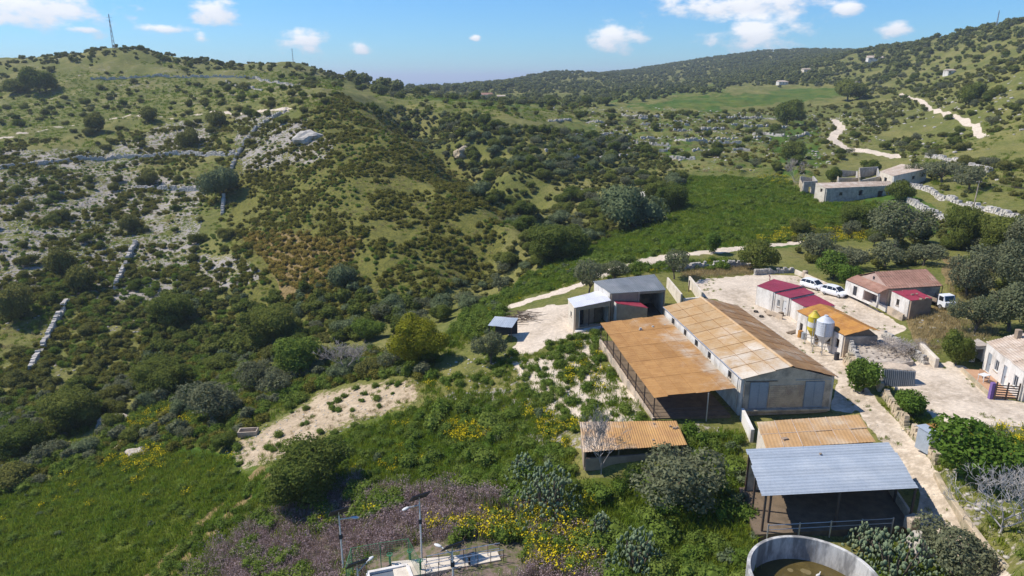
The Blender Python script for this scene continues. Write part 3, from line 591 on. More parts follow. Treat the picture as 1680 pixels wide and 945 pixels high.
for (p, q_, nm) in ((wq[3], wq[2], 'near'), (wq[0], wq[1], 'far')):
    d = (q_-p).normalized(); p2 = p+d*(t_/2+.004); q2 = q_-d*(t_/2+.004); Lg = (q2-p2).length
    dh = [(.066*Lg, .272*Lg, .72, 3.5), (.70*Lg, .915*Lg, .72, 3.5)] if nm == 'near' else []
    nf = [(.29*Lg, .69*Lg, .80, 3.1)] if nm == 'near' else []
    gm = MB(barn.location).wall(p2, q2, -.8, 3.7, 3.7, t_, [(.068*Lg+.05, .27*Lg-.05, .75, 3.45), (.702*Lg+.05, .913*Lg-.05, .75, 3.45)] if dh else [])
    n3 = Vector((-d.y, d.x, 0))*t_/2; ap = (RN if nm == 'near' else RF)-Vector((0,0,.1)); ap = (p2+q2)/2; ap.z = rz_-.12
    pa = Vector((p2.x, p2.y, 3.703)); pb = Vector((q2.x, q2.y, 3.703)); ea = Vector((p2.x, p2.y, ez-.1)); eb = Vector((q2.x, q2.y, ez-.1))
    gm.add([pa-n3, pb-n3, eb-n3, ap-n3, ea-n3, pa+n3, pb+n3, eb+n3, ap+n3, ea+n3], [(0,1,2,3,4),(9,8,7,6,5),(0,5,6,1),(1,6,7,2),(2,7,8,3),(3,8,9,4),(4,9,5,0)])
    gw = gm.build('gable_wall', M['concrete'], barn)
    for h in dh: fill_opening(barn, p2, q2, t_, h, 'bigdoor')
    if nm == 'near':
        mb = MB(barn.location); nn = Vector((d.y, -d.x, 0)); rg = random.Random(4)
        for r_ in range(11):          # coursed tufa infill between the doors
            u = .285*Lg-(.2 if r_ % 2 else 0)
            while u < .685*Lg:
                a = max(u, .285*Lg)+.01; b = min(u+.42, .685*Lg)-.01
                if b-a > .05:
                    cpt = p2+d*((a+b)/2)+nn*(t_/2+.015+rg.uniform(0, .02)); mb.box((cpt.x, cpt.y, .80+r_*.215), (b-a, .05, .20), math.atan2(d.y, d.x))
                u += .42
        mb.build('block_infill', M['block'], barn)
        led = (p2+q2)/2+nn*.35; MB(barn.location).box((led.x, led.y, .50), (Lg, .38, .16), math.atan2(d.y, d.x)).build('ledge', M['concrete'], barn)
        ln_ = p2+d*(.78*Lg)+nn*.2; MB(barn.location).box((ln_.x, ln_.y, 3.62), (Lg*.4, .06, .06), math.atan2(d.y, d.x)).build('door_rail', M['galv'], barn)
        ln_ = p2+d*(.19*Lg)+nn*.2; MB(barn.location).box((ln_.x, ln_.y, 3.6), (Lg*.36, .06, .06), math.atan2(d.y, d.x)).build('door_rail', M['steel'], barn)
sheets(barn, [C, RF, RN, A], 3, 9, M['barn_left'], 6, .016, 'u', tilt=.022)
sheets(barn, [RF, D, B, RN], 3, 9, M['barn_right'], 6, .016, 'u', tilt=.02)
seams(barn, [C, RF, RN, A], 3, 9, M['seam'], .02); seams(barn, [RF, D, B, RN], 3, 9, M['seam'], .02)
rd = (RN-RF).normalized(); mb = MB(barn.location); sx = Vector((rd.y, -rd.x, 0))*.22
mb.add([RF-sx+Vector((0,0,.02)), RF+Vector((0,0,.11)), RF+sx+Vector((0,0,.02)), RN-sx+Vector((0,0,.02)), RN+Vector((0,0,.11)), RN+sx+Vector((0,0,.02))], [(0,1,4,3),(1,2,5,4)]).build('ridge_cap', M['rust2'], barn)
for (p_, q_) in ((A, C), (B, D)):
    off = Vector((0, 0, -.06)); MB(barn.location).tube(p_+off, q_+off, .06, n=6).build('gutter', M['galv'], barn)
    for f in (.03, .97): g_ = p_.lerp(q_, f); MB(barn.location).tube((g_.x, g_.y, ez-.1), (g_.x, g_.y, .1), .045, n=6).build('downpipe', M['galv'], barn)
# ramp wall by the barn's corner
p0, p1 = at(1217,680,.3), at(1234,716,.2)
w_ = MB(p0).wall(p0, p1, -1.6, 1.0, .9, .3).build('ramp_wall', M['plaster']); tag(w_, 'short whitewashed wall running out from the near left corner of the long barn', 'wall')
# ================================================================ lean-to along the barn
lq = q4([(984.5,529.8),(1088,516.7),(1209.5,637),(1072.6,652)], [2.5,3.15,3.15,2.5])
lt = empty('lean_to', (sum((p.x for p in lq))/4, sum((p.y for p in lq))/4, 0), 0, 'open lean-to with orange rusty roof on thin posts along the barn', 'shed')
sheets(lt, [p+Vector((0,0,0)) for p in lq], 6, 5, M['leanto'], 8, .016, 'u', tilt=.02); seams(lt, lq, 6, 5, M['seam'], .012)
for k in range(8):
    p = lq[3]+(lq[0]-lq[3])*((k+.04)/7.1); g = float(zt(p.x, p.y)); x = p.x+.15
    post(lt, (x, p.y+.1), g-.3, p.z-.05, .05, M['steel'])
for zz in (.45, .95):
    a = lq[3].copy(); b = lq[0].copy(); a.z = zz; b.z = zz; a.x += .15; b.x += .15; MB(lt.location).tube(a, b, .03, n=5).build('rail', M['steel'], lt)
for k in range(5):
    f = .1+k*.2; MB(lt.location).tube(lq[3]+(lq[0]-lq[3])*f+Vector((.1,0,-.08)), lq[2]+(lq[1]-lq[2])*f+Vector((0,0,-.1)), .05, n=4).build('rafter', M['steel'], lt)
a = lq[3]; b = lq[2]
for zz in (.35, .75, 1.15):
    MB(lt.location).tube((a.x+.2, a.y+.15, zz), (b.x-.4, b.y+.15, zz), .025, n=5).build('rail', M['steel'], lt)
post(lt, ((a.x*.35+b.x*.65), a.y+.25), -.3, 2.85, .05, M['galv'])
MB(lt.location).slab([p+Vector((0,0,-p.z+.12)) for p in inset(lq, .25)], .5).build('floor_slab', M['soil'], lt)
MB(lt.location).wall(lq[3]+Vector((.1,0,0)), lq[0]+Vector((.1,0,0)), -1.4, .3, .3, .22).build('kerb_wall', M['concrete'], lt)
for i, (px, py, s) in enumerate(((1051,540,.17),(1071,536.5,.15),(1091,535,.16),(1185,642-24,.14))):
    p = at(px, py, 2.95); st = MB(p); rg = random.Random(i); st.hexa([(p.x+rg.uniform(.8,1.2)*s*a_, p.y+rg.uniform(.8,1.2)*s*b_, p.z-.1) for a_, b_ in ((-1,-1),(1,-1),(1,1),(-1,1))], [(p.x+rg.uniform(.5,.9)*s*a_, p.y+rg.uniform(.5,.9)*s*b_, p.z+s*1.1) for a_, b_ in ((-1,-1),(1,-1),(1,1),(-1,1))])
    tag(st.build('stone', M['stone']), ['small stone weighing down the lean-to roof, farthest left of its row','small pale stone on the lean-to roof in the middle of its row','small stone on the lean-to roof nearest to the barn wall','small stone near the front right corner of the lean-to roof'][i], 'stone', 'stones weighing down the lean-to roof')
# ================================================================ small rusty shed in the weeds
sq = q4([(951,692.4),(1109.5,690.5),(1127.4,729.8),(957,742)], [1.0,1.0,.7,.7]); c = sum(sq, Vector())/4; z0 = float(zt(c.x, c.y))
ss = empty('small_shed', (c.x, c.y, z0), 0, 'low shed with pale rusty corrugated roof standing in weeds behind bare tree', 'shed'); ss['_c'] = (c.x, c.y)
sheets(ss, sq, 6, 1, M['shed'], 7, .03, 'v')
w = inset(sq, .2)
for e in ('far', 'left', 'right'):
    i, j = EDG[e]; a, b = w[i], w[j]; dd = (b-a).normalized()*(.12 if e != 'far' else 0); MB(ss.location).wall(a+dd, b-dd, z0-1.2, a.z-.05, b.z-.05, .2).build('wall', M['brown'], ss)
MB(ss.location).wall(w[3], w[2], z0-1.2, w[3].z-.75, w[2].z-.75, .2).build('wall', M['brown'], ss)
for k in range(4): p = w[3]+(w[2]-w[3])*(k/3); post(ss, (p.x, p.y), z0-.8, p.z-.04, .06, M['wood'])
for i, (px, py) in enumerate(((1073,696),(1100,700),(1106,703),(1111,702),(1072,723))):
    p = at(px, py, .95 if py < 710 else .75); s = .13; rg = random.Random(i+20); st = MB(p); st.hexa([(p.x+rg.uniform(.8,1.2)*s*a_, p.y+rg.uniform(.8,1.2)*s*b_, p.z-.1) for a_, b_ in ((-1,-1),(1,-1),(1,1),(-1,1))], [(p.x+rg.uniform(.5,.9)*s*a_, p.y+rg.uniform(.5,.9)*s*b_, p.z+s) for a_, b_ in ((-1,-1),(1,-1),(1,1),(-1,1))])
    tag(st.build('stone', M['brown']), ['dark stone near the top edge of the low shed roof','left stone of three at the right end of the low shed roof','lowest stone of three at the right end of the low shed roof','rightmost stone of three on the low shed roof','dark stone near the lower edge of the low shed roof'][i], 'stone', 'stones on the low shed roof')
# ================================================================ shed with square rusty panels
rt, q, w = house('panel_roof_shed', 'low building with roof of square tan rusty panels behind the grey metal roof', 'shed', [(1241.7,692),(1408.6,680.5),(1438,725),(1256,736)], [3.0,3.0,2.6,2.6], -.4, M['plaster2'], ('left', 'right', 'far'), fills=[('right', .3, .5, 1.2, 2.0, 'window')])
sheets(rt, q, 6, 2, M['rust2'], 5, .012, 'v', tilt=.035)
seams(rt, q, 6, 2, M['oldtile'], .03)
p = at(1288,720,2.75); tag(MB(p).box((p.x, p.y, p.z-.04), (.5,.3,.12), .3).build('debris_scrap', M['brown']), 'dark scrap lying on the square rusty panels near the left edge', 'scrap')
# ================================================================ open shed with grey metal roof
gq = q4([(1224,736.7),(1458.6,724.8),(1507,801),(1250,814)], [3.15,3.15,2.6,2.6]); c = sum(gq, Vector())/4
gs = empty('grey_roof_shed', (c.x, c.y, -.8), 0, 'open cattle shed with blue-grey ribbed metal roof at the end of the farm road', 'shed')
sheets(gs, gq, 1, 8, M['grey'], 2, .045, 'u', tilt=.022)
for (u, v) in ((.03,.97),(.09,.8),(.99,.97),(.5,.97),(.02,.05),(.5,.05),(.98,.05),(.02,.5),(.985,.5)):
    p = bil(gq, u, v); post(gs, (p.x, p.y), float(zt(p.x, p.y))-.3, p.z-.05, .07, M['steel'])
for v in (.04, .5, .96):
    MB(gs.location).tube(bil(gq, .01, v)-Vector((0,0,.1)), bil(gq, .99, v)-Vector((0,0,.1)), .06, n=4).build('beam', M['steel'], gs)
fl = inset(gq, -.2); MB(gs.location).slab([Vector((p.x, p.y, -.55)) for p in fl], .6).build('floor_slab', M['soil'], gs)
MB(gs.location).wall(bil(gq, .02, .04), bil(gq, .98, .04), -1.2, 2.4, 2.4, .2).build('back_wall', M['concrete'], gs)
MB(gs.location).wall(bil(gq, 1.0, .1), bil(gq, 1.0, .98), -1.2, .25, .25, .2).build('side_wall', M['concrete'], gs)
for zz in (-.05, .35): MB(gs.location).tube(Vector((bil(gq, .05, 1).x, bil(gq, .05, 1).y-.4, zz)), Vector((bil(gq, .85, 1).x, bil(gq, .85, 1).y-.4, zz)), .03, n=5).build('rail', M['galv'], gs)
for k in range(5): p = bil(gq, .05+k*.2, 1); post(gs, (p.x, p.y-.4), -1.0, .45, .04, M['galv'], 'rail_post')
p = at(1346,745,3.1); tag(MB(p).box((p.x, p.y, p.z-.03), (.16,.14,.12), .3).build('stone', M['brown']), 'small dark lump lying alone on the blue-grey metal roof', 'stone')
# ================================================================ round tank
tz = .55; TC = Vector((TC0[0], TC0[1], 0)); TR = TC0[2]
tk = empty('slurry_tank', (TC.x, TC.y, -1.6), 0, 'round concrete slurry tank with stained walls and muddy brown water', 'tank')
MB(tk.location).lathe((TC.x, TC.y, 0), [(TR, -3), (TR, tz), (TR-.02, tz+.03), (TR-.23, tz+.03), (TR-.25, tz), (TR-.25, -2.9)], 72).build('tank_wall', M['tankc'], tk, smooth=False)
wa = MB(tk.location).lathe((TC.x, TC.y, -1.25), [(TR-.24, 0), (2.6, .012), (1.2, -.006), (.01, .008)], 48).build('water', M['muck'], tk, smooth=True)
for i, (px, py) in enumerate(((1319,937),(1297,936),(1325,939))):
    p = at(px, py, -1.25); mb = MB(p); rg = random.Random(i); mb.lathe((p.x, p.y, -1.3), [(.01, .065), (.14+rg.random()*.1, .063), (.22+rg.random()*.12, .055), (.2, 0)], 9); tag(mb.build('floating_scum', M['scum']), ['patch of floating scum in the tank beside the white bird','left patch of floating scum in the round tank','right patch of floating scum in the round tank'][i], 'scum', 'scum floating in the tank')
p = at(1342,944,-1.2); b = empty('white_duck', (p.x, p.y, -1.25), .5, 'small white duck swimming in the muddy round tank', 'duck'); b.scale = (.7, .7, .7)
ring = lambda x, ry, rz, zc, n=10: [(x, ry*math.cos(2*math.pi*i/n), zc+rz*math.sin(2*math.pi*i/n)) for i in range(n)]
MB().loft([ring(-.30,.02,.02,.14), ring(-.22,.10,.07,.11), ring(-.05,.15,.12,.08), ring(.10,.14,.12,.08), ring(.19,.08,.09,.13), ring(.22,.05,.06,.22), ring(.25,.045,.05,.30), ring(.29,.055,.055,.36), ring(.34,.04,.04,.36), ring(.37,.01,.01,.35)]).build('body', M['wframe'], b, smooth=True)
MB().loft([ring(.36,.025,.014,.35), ring(.44,.02,.008,.335)]).build('beak', M['yellow'], b)
# ================================================================ grey-roofed barn and its two annexes
rt, q, w = house('grey_roof_barn', 'barn with slate-grey sheet roof and a dark open front right bay', 'barn', [(973,461.4),(1073.6,450),(1093,475.7),(1002,482)], [4.3,4.3,3.7,3.7], -.3, {'near': M['brown'], 'left': M['plaster'], 'far': M['concrete'], 'right': M['plaster']}, ('near', 'left', 'far', 'right'), d=.15, fills=[('near', .50, .985, -.4, 3.35, 'open')])
sheets(rt, q, 9, 2, M['slate'], 3, .03, 'v')
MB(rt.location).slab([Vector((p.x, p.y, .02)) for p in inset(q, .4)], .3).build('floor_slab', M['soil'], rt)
p = w[3]+(w[2]-w[3])*.5; MB(rt.location).box((p.x+.1, p.y-.18, -.3), (.14,.14,3.9)).build('post', M['concrete'], rt)
rt, q, w = house('pink_roof_shed', 'small shed with faded pink and silver sheet roof beside the grey roofed barn', 'shed', [(931.3,490),(986.7,475.7),(1002.7,493),(942.6,505.5)], [2.95,3.25,3.0,2.7], -.5, {'near': M['brown'], 'left': M['plaster2'], 'right': M['plaster'], 'far': M['plaster2']}, ('near', 'left', 'far', 'right'), d=.15, fills=[('near', .10, .97, -.2, 2.25, 'open'), ('left', .35, .55, 1.0, 1.7, 'window')])
sheets(rt, q, 7, 2, M['pink'], 3, .025, 'v')
i, j = EDG['near']; a, b = w[i], w[j]; n_ = (b-a).normalized(); back = Vector((-n_.y, n_.x, 0))*1.6
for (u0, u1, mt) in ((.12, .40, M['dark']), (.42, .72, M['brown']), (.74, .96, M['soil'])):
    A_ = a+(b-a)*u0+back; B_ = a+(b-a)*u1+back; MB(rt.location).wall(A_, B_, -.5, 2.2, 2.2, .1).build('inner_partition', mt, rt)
for u in (.12, .40): p = a+(b-a)*u; post(rt, (p.x, p.y), -.6, 2.55, .06, M['plaster'] if u < .2 else M['steel'])
fo = a-Vector((-n_.y, n_.x, 0))*.8; fo2 = b-Vector((-n_.y, n_.x, 0))*.8
MB(rt.location).hexa([(fo.x,fo.y,-1.2),(fo2.x,fo2.y,-1.2),(b.x,b.y,-1.2),(a.x,a.y,-1.2)], [(fo.x,fo.y,-.45),(fo2.x,fo2.y,-.45),(b.x,b.y-.13,-.45),(a.x,a.y-.13,-.45)]).build('step', M['plaster'], rt)
rt, q, w = house('red_roof_annex', 'little shed with sloping red sheet roof in front of the dark barn bay', 'shed', [(1003,489),(1050,496),(1064,505.5),(1011.7,498)], [2.75,2.25,2.05,2.55], -.4, {'near': M['brown'], 'left': M['plaster'], 'right': M['brown'], 'far': M['brown']}, ('near', 'left', 'far', 'right'), d=.1, fills=[('left', .4, .62, .9, 1.9, 'window')])
sheets(rt, q, 5, 1, M['red'], 3, .025, 'v')
# little metal canopy
cq = q4([(812,519),(850.5,522),(840,538),(800.5,534)], [.75,.75,.45,.45]); c = sum(cq, Vector())/4; g = float(zt(c.x, c.y))
cn = empty('metal_canopy', (c.x, c.y, g), 0, 'little grey metal canopy standing alone on the gravel behind the olive tree', 'canopy')
sheets(cn, cq, 4, 1, M['grey'], 3, .02, 'v')
for (u, v) in ((.04,.05),(.96,.05),(.04,.95),(.96,.95)): p = bil(cq, u, v); post(cn, (p.x, p.y), float(zt(p.x, p.y))-.3, p.z-.02, .05, M['steel'])
MB(cn.location).wall(bil(cq, .05, .04), bil(cq, .95, .04), g-.4, cq[0].z-.06, cq[1].z-.06, .1).build('back_wall', M['dark'], cn)
# concrete pens
for i, (pts, lab) in enumerate((([(1095,462),(1118,489)], 'left wall of the roofless concrete pens behind the long barn'), ([(1131,460),(1152,486)], 'right wall of the roofless concrete pens behind the long barn'), ([(1121,492),(1154,489)], 'low front wall of the roofless concrete pens'))):
    a = at(*pts[0], 1.0 if i < 2 else .6); b = at(*pts[1], 1.3 if i < 2 else .6); tag(MB(a).wall(a, b, -.6, 1.7 if i < 2 else .8, 1.9 if i < 2 else .8, .25).build('pen_wall', M['plaster2'] if i < 2 else M['plaster']), lab, 'wall', 'concrete pen walls')
a = at(1130,476,.3); p = MB(a); p.box((a.x, a.y, 0), (.16,.16,1.9)); tag(p.build('wooden_post', M['wood']), 'brown wooden post at the corner of the concrete pens', 'post')
# ================================================================ the row with dark red roofs
zz = .3
specs = [('prefab_cabin', 'white cabin with dark red roof, blank side wall, farthest of the row', [(1241.7,469),(1269.6,457.5),(1318.4,470),(1271,479.5)], [3.1]*4, [], M['plaster']),
         ('prefab_cabin', 'white cabin with dark red roof and white door, middle of the row', [(1271.3,481),(1318.4,471.7),(1337,481),(1297,489.5)], [2.95]*4, [('left', .18, .42, .4, 2.3, 'door', M['wframe']), ('left', .62, .82, 1.2, 2.2, 'window', M['wframe'])], M['plaster']),
         ('prefab_cabin', 'cabin with purplish red roof and lilac wall next to the rusty roofed house', [(1298,492),(1337,483.5),(1371,501.5),(1320,503.5)], [2.75]*4, [], M['plaster'])]
for k, (nm, lab, px4, zs, fl, mt) in enumerate(specs):
    rt, q, w = house(nm, lab, 'cabin', px4, zs, zz, mt, ('near', 'left', 'far', 'right'), d=.12, fills=fl, group='row of red roofed cabins')
    sheets(rt, q, 3, 2, M['red'], 4, .02, 'v')
    if k < 2:
        m_ = MB(rt.location); a, b = q[3], q[2]; m_.tube(a+Vector((0,0,.02)), b+Vector((0,0,.02)), .05, n=4).build('gutter', M['dark'], rt)
    if k == 0:
        p = q[1]+(q[0]-q[1])*.25; m_ = MB(rt.location); m_.tube((p.x,p.y,3.1), (p.x,p.y,3.7), .06, n=8); m_.tube((p.x,p.y,3.7), (p.x-.2,p.y,3.95), .07, n=8); m_.build('flue_pipe', M['red'], rt)
p = at(1290,512,.4); cr = empty('rabbit_hutch', (p.x, p.y, .2), .35, 'brown wooden hutch in front of the middle white cabin', 'hutch')
for nm, c, d, mt in (('hutch_box', (0,0,.12), (1.2,.8,.9), M['wood']), ('lid', (0,0,1.02), (1.3,.9,.06), M['brown']), ('front_panel', (-.1,-.42,.2), (.9,.04,.7), M['soil'])): MB().box(c, d).build(nm, mt, cr)
p = at(1281,519,.2); tag(MB(p).box((p.x,p.y,.05), (.6,.5,.75), .4).build('wooden_crate', M['wood'], bevel=.02), 'small dark wooden crate left of the brown hutch', 'crate')
a = at(1258,508,.9); b = at(1284,517,.9); tag(MB(a).wall(a, b, -.3, .95, .95, .15).build('low_wall', M['concrete']), 'low grey wall in front of the white cabin doors', 'wall')
# ================================================================ rusty roofed house and silos
E1, E2, E3, E4 = at(1306.5,509.6,3.2), at(1385.7,551,3.2), at(1428,539.5,4.05), at(1346,498.5,4.05)
d_ = (E3-E2); E5 = E3+Vector((d_.x*.45, d_.y*.45, -.35)); d2 = (E4-E1); E6 = E4+Vector((d2.x*.45, d2.y*.45, -.35))
c = (E1+E3)/2; rh = empty('rusty_house', (c.x, c.y, .2), 0, 'stone house with orange rusty gable roof behind the silos', 'house'); rh['_c'] = (c.x, c.y)
sheets(rh, [E1, E4, E3, E2], 2, 6, M['rust3'], 4, .03, 'u', tilt=.03); sheets(rh, [E4, E6, E5, E3], 1, 6, M['rust3'], 4, .03, 'u', tilt=.03)
ww = inset([E1, E6, E5, E2], .2)
for e, hs in (('left', [(.06,.14,1.3,2.4,'open'),(.24,.34,1.2,2.2,'window'),(.48,.56,.2,2.2,'door'),(.86,.93,.25,1.9,'open')]), ('near', []), ('right', []), ('far', [])):
    i, j = EDG[e]; a, b = ww[i], ww[j]; dd = (b-a).normalized()*(.13 if e in ('left', 'right') else 0); a = a+dd; b = b-dd; Ln = (Vector((b.x,b.y))-Vector((a.x,a.y))).length
    hh = [(h[0]*Ln, h[1]*Ln, h[2], h[3]) for h in hs]; MB(rh.location).wall(a, b, -.3, 3.08, 3.08, .25, hh).build('wall', M['plaster'] if e == 'left' else M['concrete'], rh)
    for h, f in zip(hh, hs):
        if f[4] != 'open': fill_opening(rh, a, b, .25, h, f[4])
gx = MB(rh.location); n3 = (E1-E2).normalized()*.12; pa, pb, pt = ww[3]+Vector((0,0,-.1)), ww[2]+Vector((0,0,-.1)), E3+(E4-E3).normalized()*.2-Vector((0,0,.12)); pa.z = pb.z = 3.083
gx.add([pa, pb, pt, pa+n3, pb+n3, pt+n3], [(0,1,2),(5,4,3),(0,3,4,1),(1,4,5,2),(2,5,3,0)]).build('gable_wall', M['wood'], rh)
def silo(px, py, z0, rad, hc, hcone, hleg, mt, mt2, label, band=None):
    p = at(px, py, z0); r = empty('feed_silo', (p.x, p.y, z0), .4, label, 'silo', 'feed silos')
    zc = hleg; body = MB().lathe((0,0,0), [(.12, zc), (.16, zc+.05), (rad, zc+hcone), (rad+.025, zc+hcone+.02), (rad+.025, zc+hcone+.1), (rad, zc+hcone+.12)]+[(rad+(.012 if k % 2 else 0), zc+hcone+.12+(hc-.12)*k/12) for k in range(1, 13)], 26).build('silo_body', mt, r, smooth=False)
    MB().lathe((0,0,0), [(rad+.04, zc+hcone+hc), (rad*.55, zc+hcone+hc+.42), (.22, zc+hcone+hc+.62), (.22, zc+hcone+hc+.72), (.01, zc+hcone+hc+.74)], 26).build('silo_roof', mt2, r)
    for k in range(4):
        a = math.pi/4+k*math.pi/2; MB().tube((math.cos(a)*(rad+.05), math.sin(a)*(rad+.05), -.1), (math.cos(a)*(rad+.05), math.sin(a)*(rad+.05), zc+hcone+hc*.9), .055, n=6).build('leg', M['galv'], r)
    MB().lathe((0,0,0), [(rad+.03, hleg*.95), (rad+.07, hleg*.95), (rad+.07, hleg*.95+.08), (rad+.03, hleg*.95+.08)], 16, close=True).build('brace_ring', M['galv'], r)
    MB().tube((.05,0,zc+.05), (rad+.9,-.5,zc+.35), .07, n=8).build('auger_pipe', M['galv'], r)
    if band: MB().lathe((0,0,0), [(rad+.03, zc+hcone+hc*band[0]), (rad+.03, zc+hcone+hc*band[1])], 26).build('white_band', M['wframe'], r)
    return r
silo(1347.5,578,.2,.95,1.75,1.2,1.1,M['silow'],M['silow'],'grey-white metal feed silo on legs in front of the rusty house')
silo(1330.5,564,.2,.68,1.75,.9,1.0,M['yellow'],M['yellow'],'yellow feed silo half hidden behind the grey-white silo', band=(.25,.62))
# ================================================================ ruin with debris below the house
a = [(1387,556),(1390,600)]
stones([at(1386,598,.3), at(1395,612,.3), at(1418,622,.4), at(1436,632,.4)], 2.4, .6, .42, M['ochre'], 'ruined_wall', 'crumbling ochre retaining wall below the rusty house and beside the farm road', seed=3, up=.1)
a, b, c_, d_ = at(1392,562,2.3), at(1470,548,2.6), at(1500,588,2.4), at(1430,600,2.0)
pl = MB(a); 
for k in range(1):
    pl.hexa([(p.x,p.y,-.2) for p in (d_,c_,b,a)], [(p.x,p.y,p.z-.35) for p in (d_,c_,b,a)])
tag(pl.build('ruin_platform', M['rubble']), 'rubble-strewn floor of the roofless ruin below the rusty house', 'ruin')
rg = random.Random(9); mb = MB(a)
for k in range(170):
    u, v = rg.random(), rg.random(); p = (a*(1-u)+b*u)*(1-v)+(d_*(1-u)+c_*u)*v; s = rg.uniform(.05,.17); z = p.z-.4; an = rg.uniform(0,3)
    mb.box((p.x,p.y,z), (s*rg.uniform(.8,2.2), s, s*rg.uniform(.4,1.1)+.06), an)
tag(mb.build('rubble_pile', M['rubble']), 'loose stones and broken tiles spread over the ruin floor', 'rubble', kind='stuff')
for i, (p0, p1, h, lab) in enumerate((((1450,546),(1520,590),.7,'long tumbled stone wall between the paved lane and the ruin'), ((1394,560),(1408,590),.8,'broken stone wall end standing under the corner of the rusty roof'), ((1470,566),(1500,572),.5,'low inner wall crossing the ruin floor'))):
    g0, g1 = at(*p0, 2.2), at(*p1, 2.2); stones([g0, g1], h+.3, .5, .3, M['stone'], 'ruined_wall', lab, seed=30+i, up=1.75)
for i, (p0, p1, z1, lab) in enumerate((((1512,562),(1539,587),3.2,'thick grey stub of wall at the right end of the ruin'), ((1426,592),(1432,606),3.0,'broken white pillar stub at the corner of the ruin'))):
    a0, b0 = at(*p0, z1), at(*p1, z1-.3); tag(MB(a0).wall(a0, b0, .8, z1, z1-.4, .45).build('ruined_wall', M['plaster2'], bevel=.06), lab, 'wall')
mb = MB(at(1490,575,2.2)); rg = random.Random(2)
for k in range(90):
    p = at(1490+rg.gauss(0,18), 577+rg.gauss(0,6), 2.3); an = rg.uniform(0,6.28); ln = rg.uniform(.5,1.7); mb.tube((p.x,p.y,2.15+rg.random()*.5), (p.x+math.cos(an)*ln, p.y+math.sin(an)*ln, 2.25+rg.random()*.8), .025, .012, n=3, caps=False)
tag(mb.build('brushwood_heap', M['wood']), 'heap of dead grey branches lying in the ruin', 'brushwood', kind='stuff')
# corrugated hut
ct = 3.1; hq = q4([(1430,592),(1487,597),(1504,609),(1450,604.5)], [ct]*4); c = sum(hq, Vector())/4
rt, q, w = house('corrugated_hut', 'small white hut with dark corrugated front at the edge of the stone yard', 'hut', [(1430,592),(1487,597),(1504,609),(1450,604.5)], [3.2,3.2,3.0,3.0], 1.2, M['plaster'], ('near', 'left', 'far', 'right'), d=.05, t=.15)
sheets(rt, q, 3, 1, M['concrete'], 3, .02, 'v')
fa, fb = w[3], w[2]; nn = Vector((fb.y-fa.y, fa.x-fb.x, 0)).normalized(); nn = nn if nn.y < 0 else -nn
fq_ = [Vector((fa.x,fa.y,2.95))+nn*.12, Vector((fb.x,fb.y,2.95))+nn*.12, Vector((fb.x,fb.y,1.25))+nn*.45, Vector((fa.x,fa.y,1.25))+nn*.45]
sheets(rt, fq_, 4, 1, M['slate'], 4, .07, 'v', name='front_sheet')
# ================================================================ tiled house, annex, truck, lane walls
hz = 2.0
T1, T2, T3, T4 = at(1436.8,443.4,5.7), at(1538.8,441,5.7), at(1547,468.5,4.3), at(1459,474,4.3)
# plan made square: the ridge sits straight behind the eave
ud = (T3-T4); ud.z = 0; LnE = ud.length; ud.normalize(); vd = Vector((-ud.y, ud.x, 0)); dp = 3.4
N1, N2 = T4.copy(), T3.copy(); N2.z = N1.z = 4.3; R1, R2 = N1+vd*dp+Vector((0,0,1.5)), N2+vd*dp+Vector((0,0,1.5)); B1, B2 = N1+vd*dp*2, N2+vd*dp*2
c = (N1+B2)/2; th = empty('tiled_house', (c.x, c.y, hz), 0, 'house with broad reddish brown tiled gable roof and white porch wall', 'house'); th['_c'] = (c.x, c.y)
def tiles(root, q, nu, nv, mt):   # courses of clay tiles, each strip its own part
    sheets(root, q, nu, nv, mt, 7, .05, 'v', name='tile_course', tilt=.02, lap=.05)
tiles(th, [R1, R2, N2, N1], 3, 7, M['tile']); tiles(th, [B2, B1, R1, R2], 3, 5, M['tile'])
wq = inset([B1, B2, N2, N1], .25)
for e in ('near', 'left', 'right', 'far'):
    i, j = EDG[e]; a, b = wq[i], wq[j]; dd = (b-a).normalized()*(.13 if e in ('left', 'right') else 0); MB(th.location).wall(a+dd, b-dd, hz-.6, 4.2, 4.2, .25).build('wall', M['pinkwall'] if e == 'left' else M['concrete'], th)
for (a, b, r0) in ((wq[3], wq[0], R1), (wq[2], wq[1], R2)):
    s_ = ud*(.12 if r0 is R1 else -.12); pa, pb = Vector((a.x,a.y,4.203)), Vector((b.x,b.y,4.203)); pt = Vector(((a.x+b.x)/2, (a.y+b.y)/2, 5.65)); MB(th.location).add([pa-s_, pb-s_, pt-s_, pa+s_, pb+s_, pt+s_], [(0,1,2),(5,4,3),(0,3,4,1),(1,4,5,2),(2,5,3,0)]).build('gable_wall', M['pinkwall'], th)
gw = (wq[3]+wq[0])/2-ud*.16; MB(th.location).box((gw.x, gw.y, 4.75), (.06,.3,.4), math.atan2(ud.y, ud.x)).build('vent', M['dark'], th)
